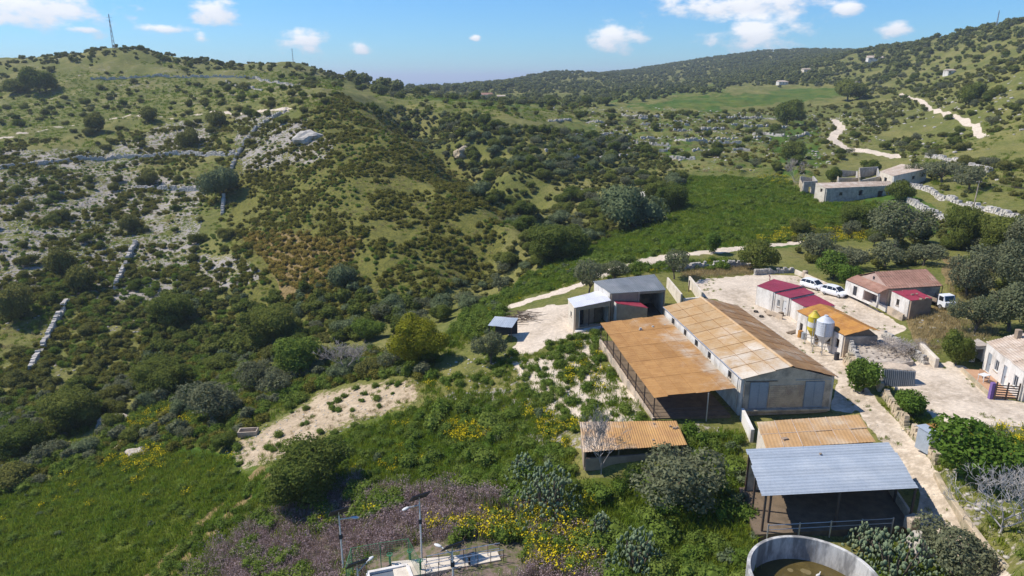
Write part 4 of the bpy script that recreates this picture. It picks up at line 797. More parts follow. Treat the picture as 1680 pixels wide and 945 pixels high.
# porch along the gable end
po = -ud*1.7; PQ = [B1+po+Vector((0,0,-.55)), B1+Vector((0,0,.15)), N1+Vector((0,0,.15)), N1+po+Vector((0,0,-.55))]
tiles(th, [PQ[1], PQ[2], PQ[3], PQ[0]], 3, 3, M['tile'])
a, b = N1+po+ud*.15, B1+po+ud*.15; Lp = (b-a).length
MB(th.location).wall(a, b, hz-.3, 3.65, 3.65, .22, [(.0, .42*Lp, hz, 3.4), (.62*Lp, .74*Lp, hz+.05, 3.4)]).build('porch_wall', M['plaster'], th)
MB(th.location).wall(a+(b-a)*.42, a+(b-a)*.42-po*.85, hz-.3, 3.6, 3.9, .2).build('porch_wall', M['pinkwall'], th)
fill_opening(th, a, b, .22, (.62*Lp, .74*Lp, hz+.05, 3.4), 'door', M['dark'])
post(th, (a.x+.1, a.y+.1), hz-.4, 3.65, .12, M['plaster'], 'porch_post')
# annex
rt, q, w = house('red_roof_outbuilding', 'small white outbuilding with patchy red sheet roof and one window by the lane', 'outbuilding', [(1463,477.5),(1503.7,475),(1530,489.4),(1494.5,493.2)], [4.1,4.1,3.9,3.9], 1.6, {'near': M['brown'], 'left': M['plaster'], 'right': M['brown'], 'far': M['plaster']}, ('near', 'left', 'far', 'right'), d=.08, fills=[('left', .52, .68, 2.5, 3.4, 'window')])
sheets(rt, q, 5, 2, M['red'], 3, .04, 'v', tilt=.05)
for i, (px, py) in enumerate(((1497,483),(1504,482),(1511,490),(1521,489))):
    p = at(px, py, 4.1); tag(MB(p).box((p.x,p.y,3.98), (.35,.25,.18), i).build('stone', M['brown']), ['left block of the upper pair on the patchy red roof','right block of the upper pair on the patchy red roof','left block along the lower edge of the patchy red roof','right block along the lower edge of the patchy red roof'][i], 'stone', 'blocks on the patchy red roof')
# lane walls
a, b = at(1393,477,1.9), at(1457,503,1.9); tag(MB(a).wall(a, b, 0, 1.9, 1.9, .22).build('garden_wall', M['plaster']), 'long white garden wall along the lane in front of the tiled house', 'wall')
a2 = at(1457.8,503,2.0); b = at(1483,516,1.9); tag(MB(a2).wall(a2, b, -.2, 2.05, 1.9, .25).build('garden_wall', M['concrete']), 'taller grey end of the lane wall below the small white outbuilding', 'wall')
a, b = at(1305,443,1.4), at(1392,479,1.5); tag(MB(a).wall(a, b, 0, 1.5, 1.5, .22).build('yard_wall', M['plaster2']), 'pale wall behind the two parked white cars', 'wall')
p = at(1321,449,1.4); tk2 = empty('wall_tank', (p.x, p.y, .8), 0, 'small grey water butt standing by the pale wall behind the cars', 'water butt')
MB().lathe((0,0,0), [(.01,0),(.42,.02),(.45,.5),(.45,1.0),(.4,1.1),(.01,1.15)], 16).build('barrel', M['concrete'], tk2); MB().tube((.2,0,1.05), (.2,0,1.3), .06).build('inlet_pipe', M['dark'], tk2)
# truck beside the annex
p = at(1543,507,1.9); tr = empty('white_truck', (p.x+.3, p.y+1.6, float(zt(p.x+.3, p.y+1.6))+.02), R(-78), 'white truck with open dark load bed, parked right of the small outbuilding', 'truck')
def prof(pts, y0, y1): return [[(x, y0, z) for x, z in pts], [(x, y1, z) for x, z in pts]]
MB().loft(prof([(1.0,.45),(2.35,.45),(2.4,1.1),(2.2,1.25),(1.95,2.0),(1.0,2.05)], -.85, .85)).build('cab', M['whitepaint'], tr, bevel=.04)
MB().add([(2.23,-.72,1.30),(2.23,.72,1.30),(2.0,.68,1.93),(2.0,-.68,1.93)], [(0,1,2,3)]).build('windscreen', M['glass'], tr)
for s in (-1, 1): MB().box((1.55, s*.86, 1.25), (.75,.02,.6)).build('side_window', M['glass'], tr); MB().box((2.4, s*.6, .75), (.04,.3,.18)).build('headlight', M['lampglass'], tr)
lb = MB().box((-.7,0,.7), (3.2,1.8,.12)); lb.build('load_bed', M['dark'], tr)
for s in (-1, 1): MB().box((-.7, s*.88, .82), (3.2,.05,.5)).build('side_board', M['brown'], tr)
MB().box((-2.28,0,.82), (.05,1.7,.5)).build('tail_board', M['brown'], tr); MB().box((.86,0,.82), (.05,1.7,1.0)).build('headboard', M['dark'], tr)
def wheel(root, x, y, r=.31, w=.2):
    o = MB().tube((x, y-w/2, r), (x, y+w/2, r), r, n=16).build('wheel', M['rubber'], root); s = 1 if y > 0 else -1
    MB().tube((x, y+s*w/2, r), (x, y+s*(w/2+.015), r), r*.62, n=12).build('rim', M['chrome'], o)
for x in (1.6, -1.4):
    for y in (-.8, .8): wheel(tr, x, y, .36)
# ================================================================ parked cars
def car(p, rz, label):
    r = empty('parked_car', p, rz, label, 'car', 'white cars parked by the lane'); L_, W2 = 3.75, .80
    # hatchback body: half-width and heights along the length, front at +x
    def ring(x, w, zb, zm, zt_): return [(x,-w*.92,zb),(x,-w,zb+.12),(x,-w,zm-.08),(x,-w*.93,zm),(x,-w*.5,zt_),(x,w*.5,zt_),(x,w*.93,zm),(x,w,zm-.08),(x,w,zb+.12),(x,w*.92,zb)]
    MB().loft([ring(-1.86,W2*.86,.34,.72,.74), ring(-1.80,W2*.97,.25,.92,.95), ring(-1.2,W2,.2,.96,1.0), ring(0,W2,.2,.95,.98), ring(.75,W2,.2,.93,.98), ring(1.45,W2*.97,.22,.84,.90), ring(1.78,W2*.88,.26,.66,.70), ring(1.87,W2*.75,.33,.55,.56)]).build('body', M['whitepaint'], r, smooth=True)
    def r2(x, w0, w1, z0, z1): return [(x,-w0,z0),(x,-w1,z1),(x,w1,z1),(x,w0,z0)]
    # cabin: roof with pillars, glass set just inside
    cab = [(-1.72,.72,.68,.96,1.02),(-1.45,.74,.60,.96,1.40),(-.9,.76,.61,.96,1.47),(-.1,.77,.61,.96,1.48),(.45,.77,.60,.96,1.40),(1.12,.75,.72,.93,.98)]
    MB().loft([r2(x, a, b, z0, z1) for x, a, b, z0, z1 in cab]).build('cabin_glass', M['glass'], r)
    MB().add([(-1.48,-.60,1.405),(-.9,-.615,1.482),(-.1,-.615,1.492),(.42,-.60,1.42),(.42,.60,1.42),(-.1,.615,1.492),(-.9,.615,1.482),(-1.48,.60,1.405),(-1.48,-.63,1.36),(-.9,-.645,1.42),(-.1,-.645,1.43),(.42,-.63,1.36),(.42,.63,1.36),(-.1,.645,1.43),(-.9,.645,1.42),(-1.48,.63,1.36)], [(0,1,6,7),(1,2,5,6),(2,3,4,5),(8,9,1,0),(9,10,2,1),(10,11,3,2),(7,6,14,15),(6,5,13,14),(5,4,12,13)]).build('roof', M['whitepaint'], r)
    for s in (-1, 1):
        mb = MB()
        for (x0, z0, x1, z1) in ((1.08,.96,.44,1.40),(.02,.96,.0,1.46),(-.85,.96,-.82,1.46),(-1.7,.98,-1.46,1.4)):
            mb.tube((x0, s*.755, z0), (x1, s*.625, z1), .045, n=5)
        mb.build('pillar', M['whitepaint'], r)
        MB().box((.72, s*.86, .98), (.12,.14,.12)).build('mirror', M['whitepaint'], r)
        MB().box((1.74, s*.55, .58), (.16,.26,.12)).build('headlight', M['lampglass'], r)
        MB().box((-1.82, s*.66, .72), (.06,.16,.26)).build('tail_light', M['tail'], r)
        for x in (1.17, -1.15): wheel(r, x, s*.70, .29, .18)
    MB().box((1.86,0,.38), (.05,.9,.14)).build('grille', M['dark'], r)
    MB().box((1.875,0,.27), (.06,1.3,.09)).build('bumper', M['dark'], r)
    return r
p = at(1333,474,.75); car((p.x, p.y, float(zt(p.x, p.y))), R(-58), 'white hatchback parked behind the red roofed cabins, farther from the house')
p = at(1368,487.5,.8); car((p.x, p.y, float(zt(p.x, p.y))), R(-58), 'white hatchback parked on the lane, nearer to the tiled house')
# ================================================================ white house at the right edge
rt, q, w = house('white_house', 'white house with sloping pale tiled roof and terrace at the right edge', 'house', [(1617,560.7),(1678.5,546),(1748,598),(1684,613)], [5.0,5.9,5.9,5.0], 2.0, M['plaster'], ('near', 'left', 'far', 'right'), d=.2, fills=[('left', .80, .90, 2.1, 4.2, 'door', M['bluedoor']), ('left', .60, .70, 2.9, 4.1, 'window', M['wframe']), ('left', .40, .48, 2.1, 4.2, 'door', M['bluedoor']), ('left', .12, .22, 2.9, 4.1, 'window', M['wframe'])])
tiles(rt, q, 2, 9, M['oldtile'])
p = bil(q, .75, .1); MB(rt.location).box((p.x, p.y, 5.3), (.5,.5,1.3)).build('chimney', M['brown'], rt)
i, j = EDG['left']; a, b = w[i], w[j]; n_ = Vector((a.y-b.y, b.x-a.x, 0)).normalized(); n_ = n_ if n_.x < 0 else -n_
ta, tb = a+(b-a)*.05, a+(b-a)*.9; ter = empty('terrace', ((ta.x+tb.x)/2, (ta.y+tb.y)/2, 1.6), 0, 'raised tiled terrace in front of the white house', 'terrace')
MB(ter.location).hexa([(*(p.xy),1.0) for p in (ta+n_*.17, tb+n_*.17, tb+n_*2.3, ta+n_*2.3)], [(*(p.xy),2.1) for p in (ta+n_*.17, tb+n_*.17, tb+n_*2.3, ta+n_*2.3)]).build('terrace_floor', M['terra'], ter)
MB(ter.location).wall(ta+n_*2.4, tb+n_*2.4, .8, 2.25, 2.25, .18).build('parapet', M['ochre'], ter)
fn = empty('terrace_railing', (ta.x, ta.y, 2.1), 0, 'dark slatted railing with purple corner post at the terrace end', 'railing')
pa, pb = ta+n_*2.3-(tb-ta).normalized()*.3, ta+n_*.3-(tb-ta).normalized()*.3
for k in range(6): z = 2.2+k*.24; MB(fn.location).wall(pa, pb, z, z+.1, z+.1, .04).build('slat', M['dark'], fn)
for u in (0, .5, 1): p = pa*(1-u)+pb*u; MB(fn.location).box((p.x,p.y,1.2), (.1,.1,2.6)).build('post', M['steel'], fn)
MB(fn.location).box((pa.x-.2,pa.y+.25,1.2), (.35,.35,2.4)).build('corner_post', M['purple'], fn)
p = ta*.45+tb*.55+n_*1.6; tb_ = empty('garden_table', (p.x, p.y, 2.1), .4, 'small white table standing on the terrace of the white house', 'table')
MB().box((0,0,.7), (1.0,.7,.05)).build('table_top', M['wframe'], tb_)
for x in (-.42,.42):
    for y in (-.28,.28): MB().box((x,y,0), (.05,.05,.7)).build('leg', M['wframe'], tb_)
p = ta*.3+tb*.7+n_*1.3; ch = empty('garden_chair', (p.x, p.y, 2.1), 2.0, 'dark brown chair beside the white terrace table', 'chair')
MB().box((0,0,.42), (.45,.45,.05)).build('seat', M['terra'], ch); MB().box((0,.22,.47), (.45,.05,.45)).build('backrest', M['terra'], ch)
for x in (-.2,.2):
    for y in (-.2,.2): MB().box((x,y,0), (.04,.04,.42)).build('leg', M['dark'], ch)
p = at(1598,583,2.6); sh = empty('garden_shed', (p.x, p.y, 2.1), .15, 'tiny white shed with dark opening left of the white house', 'shed')
MB().wall((-.8,-.6), (.8,-.6), 0, 1.9, 1.9, .12, [(.35,1.25,.0,1.5)]).build('wall', M['plaster'], sh)
for (x0,y0,x1,y1) in ((-.8,-.53,-.8,.53),(.8,-.53,.8,.53),(-.86,.6,.86,.6)): MB().wall((x0,y0),(x1,y1), 0, 1.9, 1.9, .12).build('wall', M['plaster'], sh)
MB().slab([(-1,.75,2.05),(1,.75,2.05),(1,-.8,1.92),(-1,-.8,1.92)], .08).build('roof', M['rubble'], sh)

for r_, (a, b) in ((th, (N1, N2)),): MB(r_.location).tube(a+Vector((0,0,-.05)), b+Vector((0,0,-.05)), .06, n=6).build('gutter', M['steel'], r_); MB(r_.location).tube(N2+Vector((0,0,-.1)), Vector((N2.x, N2.y, 1.6)), .05, n=6).build('downpipe', M['steel'], r_)
# yard clutter
def thing_at(px, py, name, label, cat, rz=0.0):
    p = gnd(px, py); return empty(name, p, rz, label, cat)
for i, (px, py, lab) in enumerate(((1240,512,'old tyre lying on the farm yard left of the hutch'), (1249,520,'old tyre lying nearest to the barn on the farm yard'), (1512,672,'old tyre lying at the edge of the stone yard'))):
    r0 = thing_at(px, py, 'old_tyre', lab, 'tyre', i); MB().lathe((0,0,0), [(.18,.02),(.30,.0),(.33,.10),(.30,.20),(.18,.18)], 14, close=True).build('tread', M['rubber'], r0); MB().lathe((0,0,0), [(.02,.07),(.18,.06),(.18,.12),(.02,.11)], 10, close=True).build('rim', M['brown'], r0)
for i, (px, py, lab, m_) in enumerate(((1312,553,'rusty drum standing left of the yellow silo', M['rust3']), (1318,556,'blue-grey drum beside the rusty drum near the silos', M['bluedoor']), (1372,590,'dark drum by the doorway of the rusty house', M['dark']))):
    r0 = thing_at(px, py, 'oil_drum', lab, 'drum', i); MB().lathe((0,0,0), [(.01,0),(.29,0),(.30,.04),(.285,.06),(.285,.28),(.30,.30),(.285,.32),(.285,.56),(.30,.58),(.285,.60),(.285,.84),(.30,.87),(.27,.88),(.26,.85),(.01,.85)], 18).build('drum_shell', m_, r0); MB().tube((.15,0,.85), (.15,0,.88), .04, n=8).build('bung', M['galv'], r0)
for i, (px, py, lab) in enumerate(((1302,545,'stack of weathered planks on the ground left of the silos'), (1262,515,'loose planks beside the low grey wall in the yard'))):
    r0 = thing_at(px, py, 'plank_stack', lab, 'planks', .5+i); rg = random.Random(i)
    for k in range(7): MB().box((rg.uniform(-.2,.2), -.35+.22*(k % 4), .02+.06*(k//4)), (2.2,.18,.05), rg.uniform(-.06,.06)).build('plank', M['wood'], r0)
for i, (px, py, lab) in enumerate(((1470,640,'blue bucket at the edge of the stone yard below the corrugated hut'), (1295,514,'grey bucket beside the brown hutch'))):
    r0 = thing_at(px, py, 'bucket', lab, 'bucket', i); MB().lathe((0,0,0), [(.01,.01),(.12,.01),(.16,.30),(.145,.30),(.11,.03),(.01,.03)], 14).build('pail', M['bluedoor'] if i == 0 else M['galv'], r0); MB().tube((-.15,0,.3), (.15,0,.34), .012, n=4).build('handle', M['steel'], r0)
# ================================================================ ruined farmstead across the field
g0 = gnd(1400,326).z
rt, q, w = house('long_farmhouse', 'long low stone farmhouse with flat pale tiled roof at the edge of the green field', 'farmhouse', [(1337,300),(1461,297),(1463,304.5),(1356,309)], [g0+4.4,g0+4.4,g0+3.5,g0+3.5], g0, {'near': M['stone'], 'left': M['plaster2'], 'right': M['stone'], 'far': M['stone']}, ('near', 'left', 'far', 'right'), d=.2, t=.4,
   fills=[('near', .50, .56, g0+1.2, g0+2.6, 'open'), ('near', .80, .88, g0+.3, g0+2.2, 'open'), ('near', .2, .25, g0+1.4, g0+2.3, 'window'), ('left', .3, .5, g0+2.3, g0+3.2, 'open')])
tiles(rt, q, 5, 4, M['oldtile'])
g1 = gnd(1490,302).z
rt, q, w = house('white_farmhouse', 'pale two-roofed farmhouse standing behind the long low farmhouse', 'farmhouse', [(1444,281),(1480,269),(1522,276.5),(1466,289)], [g1+3.5,g1+4.3,g1+4.3,g1+3.5], g1, {'near': M['plaster'], 'left': M['plaster2'], 'right': M['plaster'], 'far': M['stone']}, ('near', 'left', 'far', 'right'), d=.2, t=.35,
   fills=[('near', .55, .64, g1+1.8, g1+2.7, 'window'), ('near', .25, .34, g1+.2, g1+2.3, 'door'), ('left', .4, .6, g1+.3, g1+2.4, 'open')])
tiles(rt, q, 3, 5, M['oldtile'])
for i, (pts, lab) in enumerate((([(1375,281),(1406,279),(1406,293),(1375,295)], 'left roofless stone room behind the long low farmhouse'), ([(1410,277),(1440,275),(1443,291),(1410,294)], 'right roofless stone room beside the pale farmhouse'), ([(1313,291),(1334,290),(1340,300),(1318,302)], 'tiny roofless hut left of the long low farmhouse'))):
    gg = gnd(pts[3][0], pts[3][1]+6).z; P4 = [at(px, py, gg+2.6) for px, py in pts]; c = sum(P4, Vector())/4; r0 = empty('roofless_room', (c.x, c.y, gg), 0, lab, 'ruin', 'roofless rooms of the old farmstead')
    rg = random.Random(i)
    for e in ('near', 'left', 'right', 'far'):
        a, b = P4[EDG[e][0]], P4[EDG[e][1]]; dd = (b-a).normalized()*(.22 if e in ('left', 'right') else 0); a = a+dd; b = b-dd; Lw = (b-a).length
        MB(r0.location).wall(a, b, gg-.8, gg+rg.uniform(2.0,3.4), gg+rg.uniform(1.8,3.2), .4, [(.4*Lw, .6*Lw, gg, gg+1.7)] if e == 'near' else []).build('wall', M['ochre'] if e == 'left' else M['stone'], r0)
def house_far(px, py, wpx, hm, label, roofm, wm_, rz=0.2, wins=3):
    p = gnd(px, py); dist = math.hypot(p.x, p.y); wd = wpx*dist/F; dp = wd*.65
    r0 = empty('distant_house', p, rz, label, 'house', 'houses scattered on the far slopes')
    hs = [(wd*(.15+.7*k/max(wins-1,1))-.45, wd*(.15+.7*k/max(wins-1,1))+.45, hm*.4, hm*.75) for k in range(wins)]
    MB().wall((-wd/2,-dp/2), (wd/2,-dp/2), -3, hm, hm, .3, hs).build('wall', wm_, r0)
    r0['_c'] = (0, 0); 
    for h in hs: MB().box((-wd/2+(h[0]+h[1])/2, -dp/2+.05, h[2]), (.9,.05,h[3]-h[2])).build('window', M['glass'], r0)
    for (a, b) in (((-wd/2,-dp/2+.16),(-wd/2,dp/2-.16)), ((wd/2,-dp/2+.16),(wd/2,dp/2-.16)), ((-wd/2-.14,dp/2),(wd/2+.14,dp/2))): MB().wall(a, b, -3, hm, hm, .28).build('wall', wm_, r0)
    rf = MB(); e = .4; rh = hm+dp*.22
    rf.add([(-wd/2-e,-dp/2-e,hm-.05),(wd/2+e,-dp/2-e,hm-.05),(wd/2+e,0,rh),(-wd/2-e,0,rh),(wd/2+e,dp/2+e,hm-.05),(-wd/2-e,dp/2+e,hm-.05)], [(0,1,2,3),(3,2,4,5),(1,4,2),(0,3,5),(0,5,4,1)]); rf.build('roof', roofm, r0)
    return r0
house_far(797,162,20,4,'small tan farmhouse with brown roof in the middle of the far valley',M['tile'],M['plaster2'],.3)
house_far(822,163,12,3.2,'low grey annex right of the tan farmhouse in the far valley',M['oldtile'],M['concrete'],.1,2)
house_far(1435,100,20,3.4,'white house high on the far wooded slope, uppermost of the distant houses',M['oldtile'],M['plaster'],-.2)
house_far(1322,118,11,3,'small pale house low on the far wooded slope above the meadow',M['oldtile'],M['plaster2'],.2,2)
house_far(1283,139,14,3,'pale house by the trees at the far edge of the meadow',M['oldtile'],M['plaster'],.1)
house_far(1408,140,8,2.8,'small white hut at the right end of the far meadow',M['oldtile'],M['plaster'],.3,1)
house_far(1557,122,12,2.8,'small sunlit white ruin on the right-hand hillside',M['oldtile'],M['plaster'],.3,1)
# ================================================================ walls
def wl(pts, h, w, sz, m, lab, seed, group=None): return stones(rub(pts), h, w, sz, m, 'dry_stone_wall', lab, seed=seed, group=group)
wl([(1110,446),(1140,441),(1185,438),(1232,437)], 1.3, .8, .45, M['stone'], 'grey dry-stone wall between the far track and the brown pen ground', 1)
wl([(1238,451),(1262,449),(1300,447)], 1.1, .7, .42, M['stone'], 'short dark dry-stone wall at the back of the farm yard', 2)
wl([(1490,332),(1508,342),(1530,352),(1556,366)], 1.5, 1.2, .6, M['palestone'], 'thick pale wall below the old farmstead, lower of two', 3)
wl([(1478,301),(1500,309),(1535,321),(1565,331),(1600,341),(1645,353),(1700,368)], 1.4, 1.3, .6, M['palestone'], 'long white wall running past the utility pole, upper of two', 4)
wl([(1520,258),(1552,264),(1590,272),(1624,283)], 1.6, 1.4, .6, M['palestone'], 'pale wall behind the pale farmhouse', 5)
wl([(470,182),(445,196),(420,212),(402,235),(388,258),(380,280)], 1.6, 1.1, .8, M['palestone'], 'grey wall curving down the upper left hillside', 6, 'walls on the left hillside')
wl([(368,325),(365,352)], 1.6, 1.1, .6, M['palestone'], 'very short wall piece on the left hillside below the big bluish bush', 7, 'walls on the left hillside')
wl([(224,398),(212,425),(200,452),(190,474)], 1.6, 1.1, .6, M['palestone'], 'straight grey wall going down the rocky middle of the left hillside', 8, 'walls on the left hillside')
wl([(112,498),(92,532),(70,575),(52,610)], 1.6, 1.1, .5, M['palestone'], 'grey wall low on the left hillside near the edge of the picture', 9, 'walls on the left hillside')
wl([(222,311),(270,311),(328,312)], 1.6, 1.1, .5, M['palestone'], 'short level terrace wall in the middle of the left hillside', 10, 'walls on the left hillside')
wl([(0,279),(100,268),(200,258),(300,254),(385,252)], 1.6, 1.1, .6, M['palestone'], 'long level terrace wall across the left hillside', 11, 'walls on the left hillside')
wl([(150,131),(230,127),(330,127),(420,129),(500,141)], 1.6, 1.1, .9, M['palestone'], 'thin wall just below the crest of the left hill', 12, 'walls on the left hillside')
wl([(372,135),(390,144),(430,149)], 1.6, 1.1, .9, M['palestone'], 'pale kinked wall near the top of the left hill', 13, 'walls on the left hillside')
tw = [((968,219),(1035,222),'left'),((1050,205),(1130,207),'upper middle'),((1105,215),(1190,212),'middle'),((1200,205),(1290,210),'upper right'),((1040,235),(1100,240),'lower middle'),((1130,232),(1215,236),'lower right'),((900,268),(950,258),'lowest left'),((985,262),(1030,255),'low centre'),((1235,222),(1330,224),'rightmost'),((1080,258),(1140,262),'lowest right'),((1180,195),(1250,192),'top right'),((1020,190),(1080,192),'topmost left')]
for i, (a, b, w_) in enumerate(tw):
    wl([a, ((a[0]+b[0])/2, (a[1]+b[1])/2+1), b], 1.5, 1.0, .9, M['palestone'], w_+' dry-stone terrace wall of the bushy slope beyond the green field', 40+i, 'terrace walls beyond the green field')
rg5 = random.Random(12)
for ri, (yy, x0, dx, nm_) in enumerate(((198, 900, 66, 'upper'), (227, 930, 62, 'middle'), (249, 905, 58, 'lower'))):
    for k in range(6):
        xa = x0+k*dx+rg5.uniform(-10, 10); ln = rg5.uniform(22, 44); y_ = yy+rg5.uniform(-4, 4); wl([(xa, y_), (xa+ln/2, y_+rg5.uniform(-.6,.6)), (xa+ln, y_+rg5.uniform(-1.5,1.5))], 1.2, 1.0, .9, M['palestone'], '%s short pale wall from the left in the %s row of the far terraces' % (['first','second','third','fourth','fifth','sixth'][k], nm_), 200+ri*10+k, 'terrace walls beyond the green field')
# retaining walls along the farm road
stones([at(1440,646,.4), at(1466,684,.4), at(1492,716,.35), at(1520,748,.3), at(1534,772,.25)], 1.9, .6, .42, M['ochre'], 'retaining_wall', 'ochre stone retaining wall along the right side of the farm road', seed=60, up=.15)
a, b = at(1537,778,.6), at(1546,800,.6); 
pts = [at(1536,776,.9), at(1547,797,.9), at(1583,848,.9), at(1617,893,.9), at(1655,934,.9), at(1690,975,.9)]; mb = MB(pts[0])
for a, b in zip(pts[:-1], pts[1:]): dd = (b-a).normalized()*.16; mb.wall(a, b+dd*.0, -.5, 1.0, 1.0, .42)
tag(mb.build('road_wall', M['ochre'], bevel=.05), 'smooth tan parapet wall beside the bottom end of the farm road', 'wall')
a, b = at(1500,857,.3), at(1512,868,.3); bl = MB(a); 
for i, (px, py, s) in enumerate(((1497,853,.9),)): p = at(px, py, .2); bl.box((p.x,p.y,-.5), (1.0,.7,1.0), .4)
tag(bl.build('concrete_block', M['concrete'], bevel=.08), 'square concrete block at the road side of the grey cattle shed', 'block')
p = at(1516,890,.0); bl = MB(p); bl.add([(p.x-.9,p.y-.9,-.8),(p.x+1.2,p.y-.6,-.8),(p.x+1.1,p.y+1.2,-.8),(p.x-.7,p.y+1.3,-.8),(p.x-.5,p.y-.4,.35),(p.x+.6,p.y-.3,.25),(p.x+.5,p.y+.7,.5),(p.x-.4,p.y+.9,.45)], [(3,2,1,0),(4,5,6,7),(0,1,5,4),(1,2,6,5),(2,3,7,6),(3,0,4,7)])
tag(bl.build('grey_boulder', M['stone'], bevel=.12), 'pale grey boulder leaning against the road below the concrete block', 'boulder')
# scrap shack among the bushes right of the road
p = at(1528,722,1.8); sk = empty('scrap_shack', (p.x, p.y, 1.5), .3, 'tiny shack of white and rusty scrap sheets right of the farm road', 'shack')
MB().wall((-.9,-.7), (.9,-.7), -.6, 1.3, 1.1, .08).build('wall', M['plaster'], sk); MB().wall((-.9,-.65), (-.9,.7), -.6, 1.3, 1.3, .08).build('wall', M['grey'], sk); MB().wall((.9,-.65), (.9,.7), -.6, 1.1, 1.1, .08).build('wall', M['brown'], sk)
MB().slab([(-1.0,.9,1.45),(.1,.9,1.42),(.1,-.8,1.36),(-1.0,-.8,1.36)], .04).build('roof_sheet', M['grey'], sk); MB().slab([(.12,.9,1.40),(1.1,.9,1.3),(1.1,-.8,1.2),(.12,-.8,1.3)], .04).build('roof_sheet', M['rust3'], sk)
# ================================================================ posts, pylons
p = gnd(1592,362); up = empty('utility_pole', p, 0, 'pale utility pole with wires beside the long white wall', 'pole')
MB().tube((0,0,-.5), (.3,0,8.6), .16, .10, n=8).build('pole', M['concrete'], up); MB().box((.3,0,8.2), (1.2,.1,.1)).build('crossarm', M['steel'], up)
for s in (-.5, 0, .5): MB().tube((.3+s,0,8.3), (.3+s,0,8.5), .05, n=6).build('insulator', M['wframe'], up)
e = Vector((38, -62, 10)); mb = MB()
for s in (-.4,.4):
    pr = None
    for k in range(13):
        f = k/12; c = Vector((.3+s,0,8.45)).lerp(e+Vector((s,0,0)), f)-Vector((0,0,math.sin(math.pi*f)*1.6))
        if pr: mb.tube(pr, c, .022, n=3, caps=False)
        pr = c
mb.build('wire', M['steel'], up)
def pylon(px, py, hpx, Y, label, lattice=True):
    p = gnd(px, py) if Y is None else aty(px, py, Y); d = math.hypot(p.x, p.y); h = hpx*d/F; p.z = float(zt(p.x, p.y)); r0 = empty('lattice_pylon', p, .3, label, 'pylon', 'pylons on the hilltops')
    tw = MB(); bw = h*.035; lv = 7; L0 = []
    for k in range(lv+1):
        f = k/lv; w = bw*(1-.8*f); L0.append([(sx*w, sy*w, f*h) for sx, sy in ((-1,-1),(1,-1),(1,1),(-1,1))])
    th = max(.05, d*.00016)
    for k in range(lv):
        for i in range(4): tw.tube(L0[k][i], L0[k+1][i], th, n=3, caps=False); tw.tube(L0[k][i], L0[k+1][(i+1) % 4], th*.7, n=3, caps=False); tw.tube(L0[k][(i+1) % 4], L0[k+1][i], th*.7, n=3, caps=False)
    tw.build('tower', M['galv'], r0)
    for z, w in ((.80, .10), (.90, .085)):
        MB().tube((-h*w,0,h*z), (h*w,0,h*z), th, n=4).build('crossarm', M['galv'], r0)
pylon(187,80,44,488,'tall lattice pylon on the crest of the left hill')
pylon(481,103,20,500,'small mast on the right shoulder of the left hill')
pylon(1634,47,22,None,'lattice pylon high on the right-hand hillside')
# ================================================================ fenced basin with solar lamps
def pc(px, py, z=ZC): return at(px, py, z)
pad = MB(pc(700,930)); a, b, c_, d_ = pc(642,921), pc(816,904), pc(822,918), pc(648,950)
pad.hexa([(p.x,p.y,ZC-1.5) for p in (d_,c_,b,a)], [(p.x,p.y,ZC) for p in (d_,c_,b,a)]); tag(pad.build('concrete_walkway', M['plaster2'], bevel=.03), 'white concrete walkway of the little water works at the bottom', 'walkway')
bs = empty('settling_basin', pc(640,950), 0, 'rectangular white-rimmed basin with grey water at the bottom edge', 'basin')
B4 = [pc(603,940), pc(668,927), pc(682,965), pc(612,985)]
for k in range(4):
    a, b = B4[k], B4[(k+1) % 4]; dd = (b-a).normalized()*(.13 if k % 2 else 0); MB(bs.location).wall(a+dd, b-dd, ZC-1.5, ZC+.1, ZC+.1, .25).build('rim', M['plaster'], bs)
MB(bs.location).slab([Vector((p.x,p.y,ZC-.12)) for p in inset(B4, .14)], .2).build('water', mat('grey_water', (.16,.18,.20), (.13,.15,.17), .6, rough=.1, bump=.03, spec=.5), bs)
fe = empty('mesh_fence', pc(671,915), 0, 'green wire mesh fence round the little water works', 'fence')
FP = [pc(570,960), pc(578,930), pc(625,921), pc(671,914), pc(690,950)]; fh = 1.75
for p in FP: MB(fe.location).tube((p.x,p.y,ZC-.6), (p.x,p.y,ZC+fh), .04, n=6).build('post', M['green'], fe)
for a, b in zip(FP[:-1], FP[1:]):
    mb = MB(fe.location); n_ = max(4, int((b-a).length/.3))
    for k in range(n_+1):
        p = a.lerp(b, k/n_); mb.tube((p.x,p.y,ZC+.05), (p.x,p.y,ZC+fh), .006, n=3, caps=False)
    for k in range(9): z = ZC+.05+(fh-.05)*k/8; mb.tube((a.x,a.y,z), (b.x,b.y,z), (.006 if k < 8 else .02), n=3, caps=False)
    mb.build('mesh_panel', M['green'], fe)
ra = empty('walkway_railing', pc(704,926), 0, 'thin metal railing along the white concrete walkway', 'railing')
for (p0, p1) in ((( 700,930),(820,908)), ((698,944),(826,919))):
    a, b = pc(*p0), pc(*p1)
    for k in range(7): p = a.lerp(b, k/6); MB(ra.location).tube((p.x,p.y,ZC-.3), (p.x,p.y,ZC+1.0), .03, n=5).build('post', M['steel'], ra)
    for z in (.5, 1.0): MB(ra.location).tube((a.x,a.y,ZC+z), (b.x,b.y,ZC+z), .03, n=5).build('rail', M['galv'], ra)
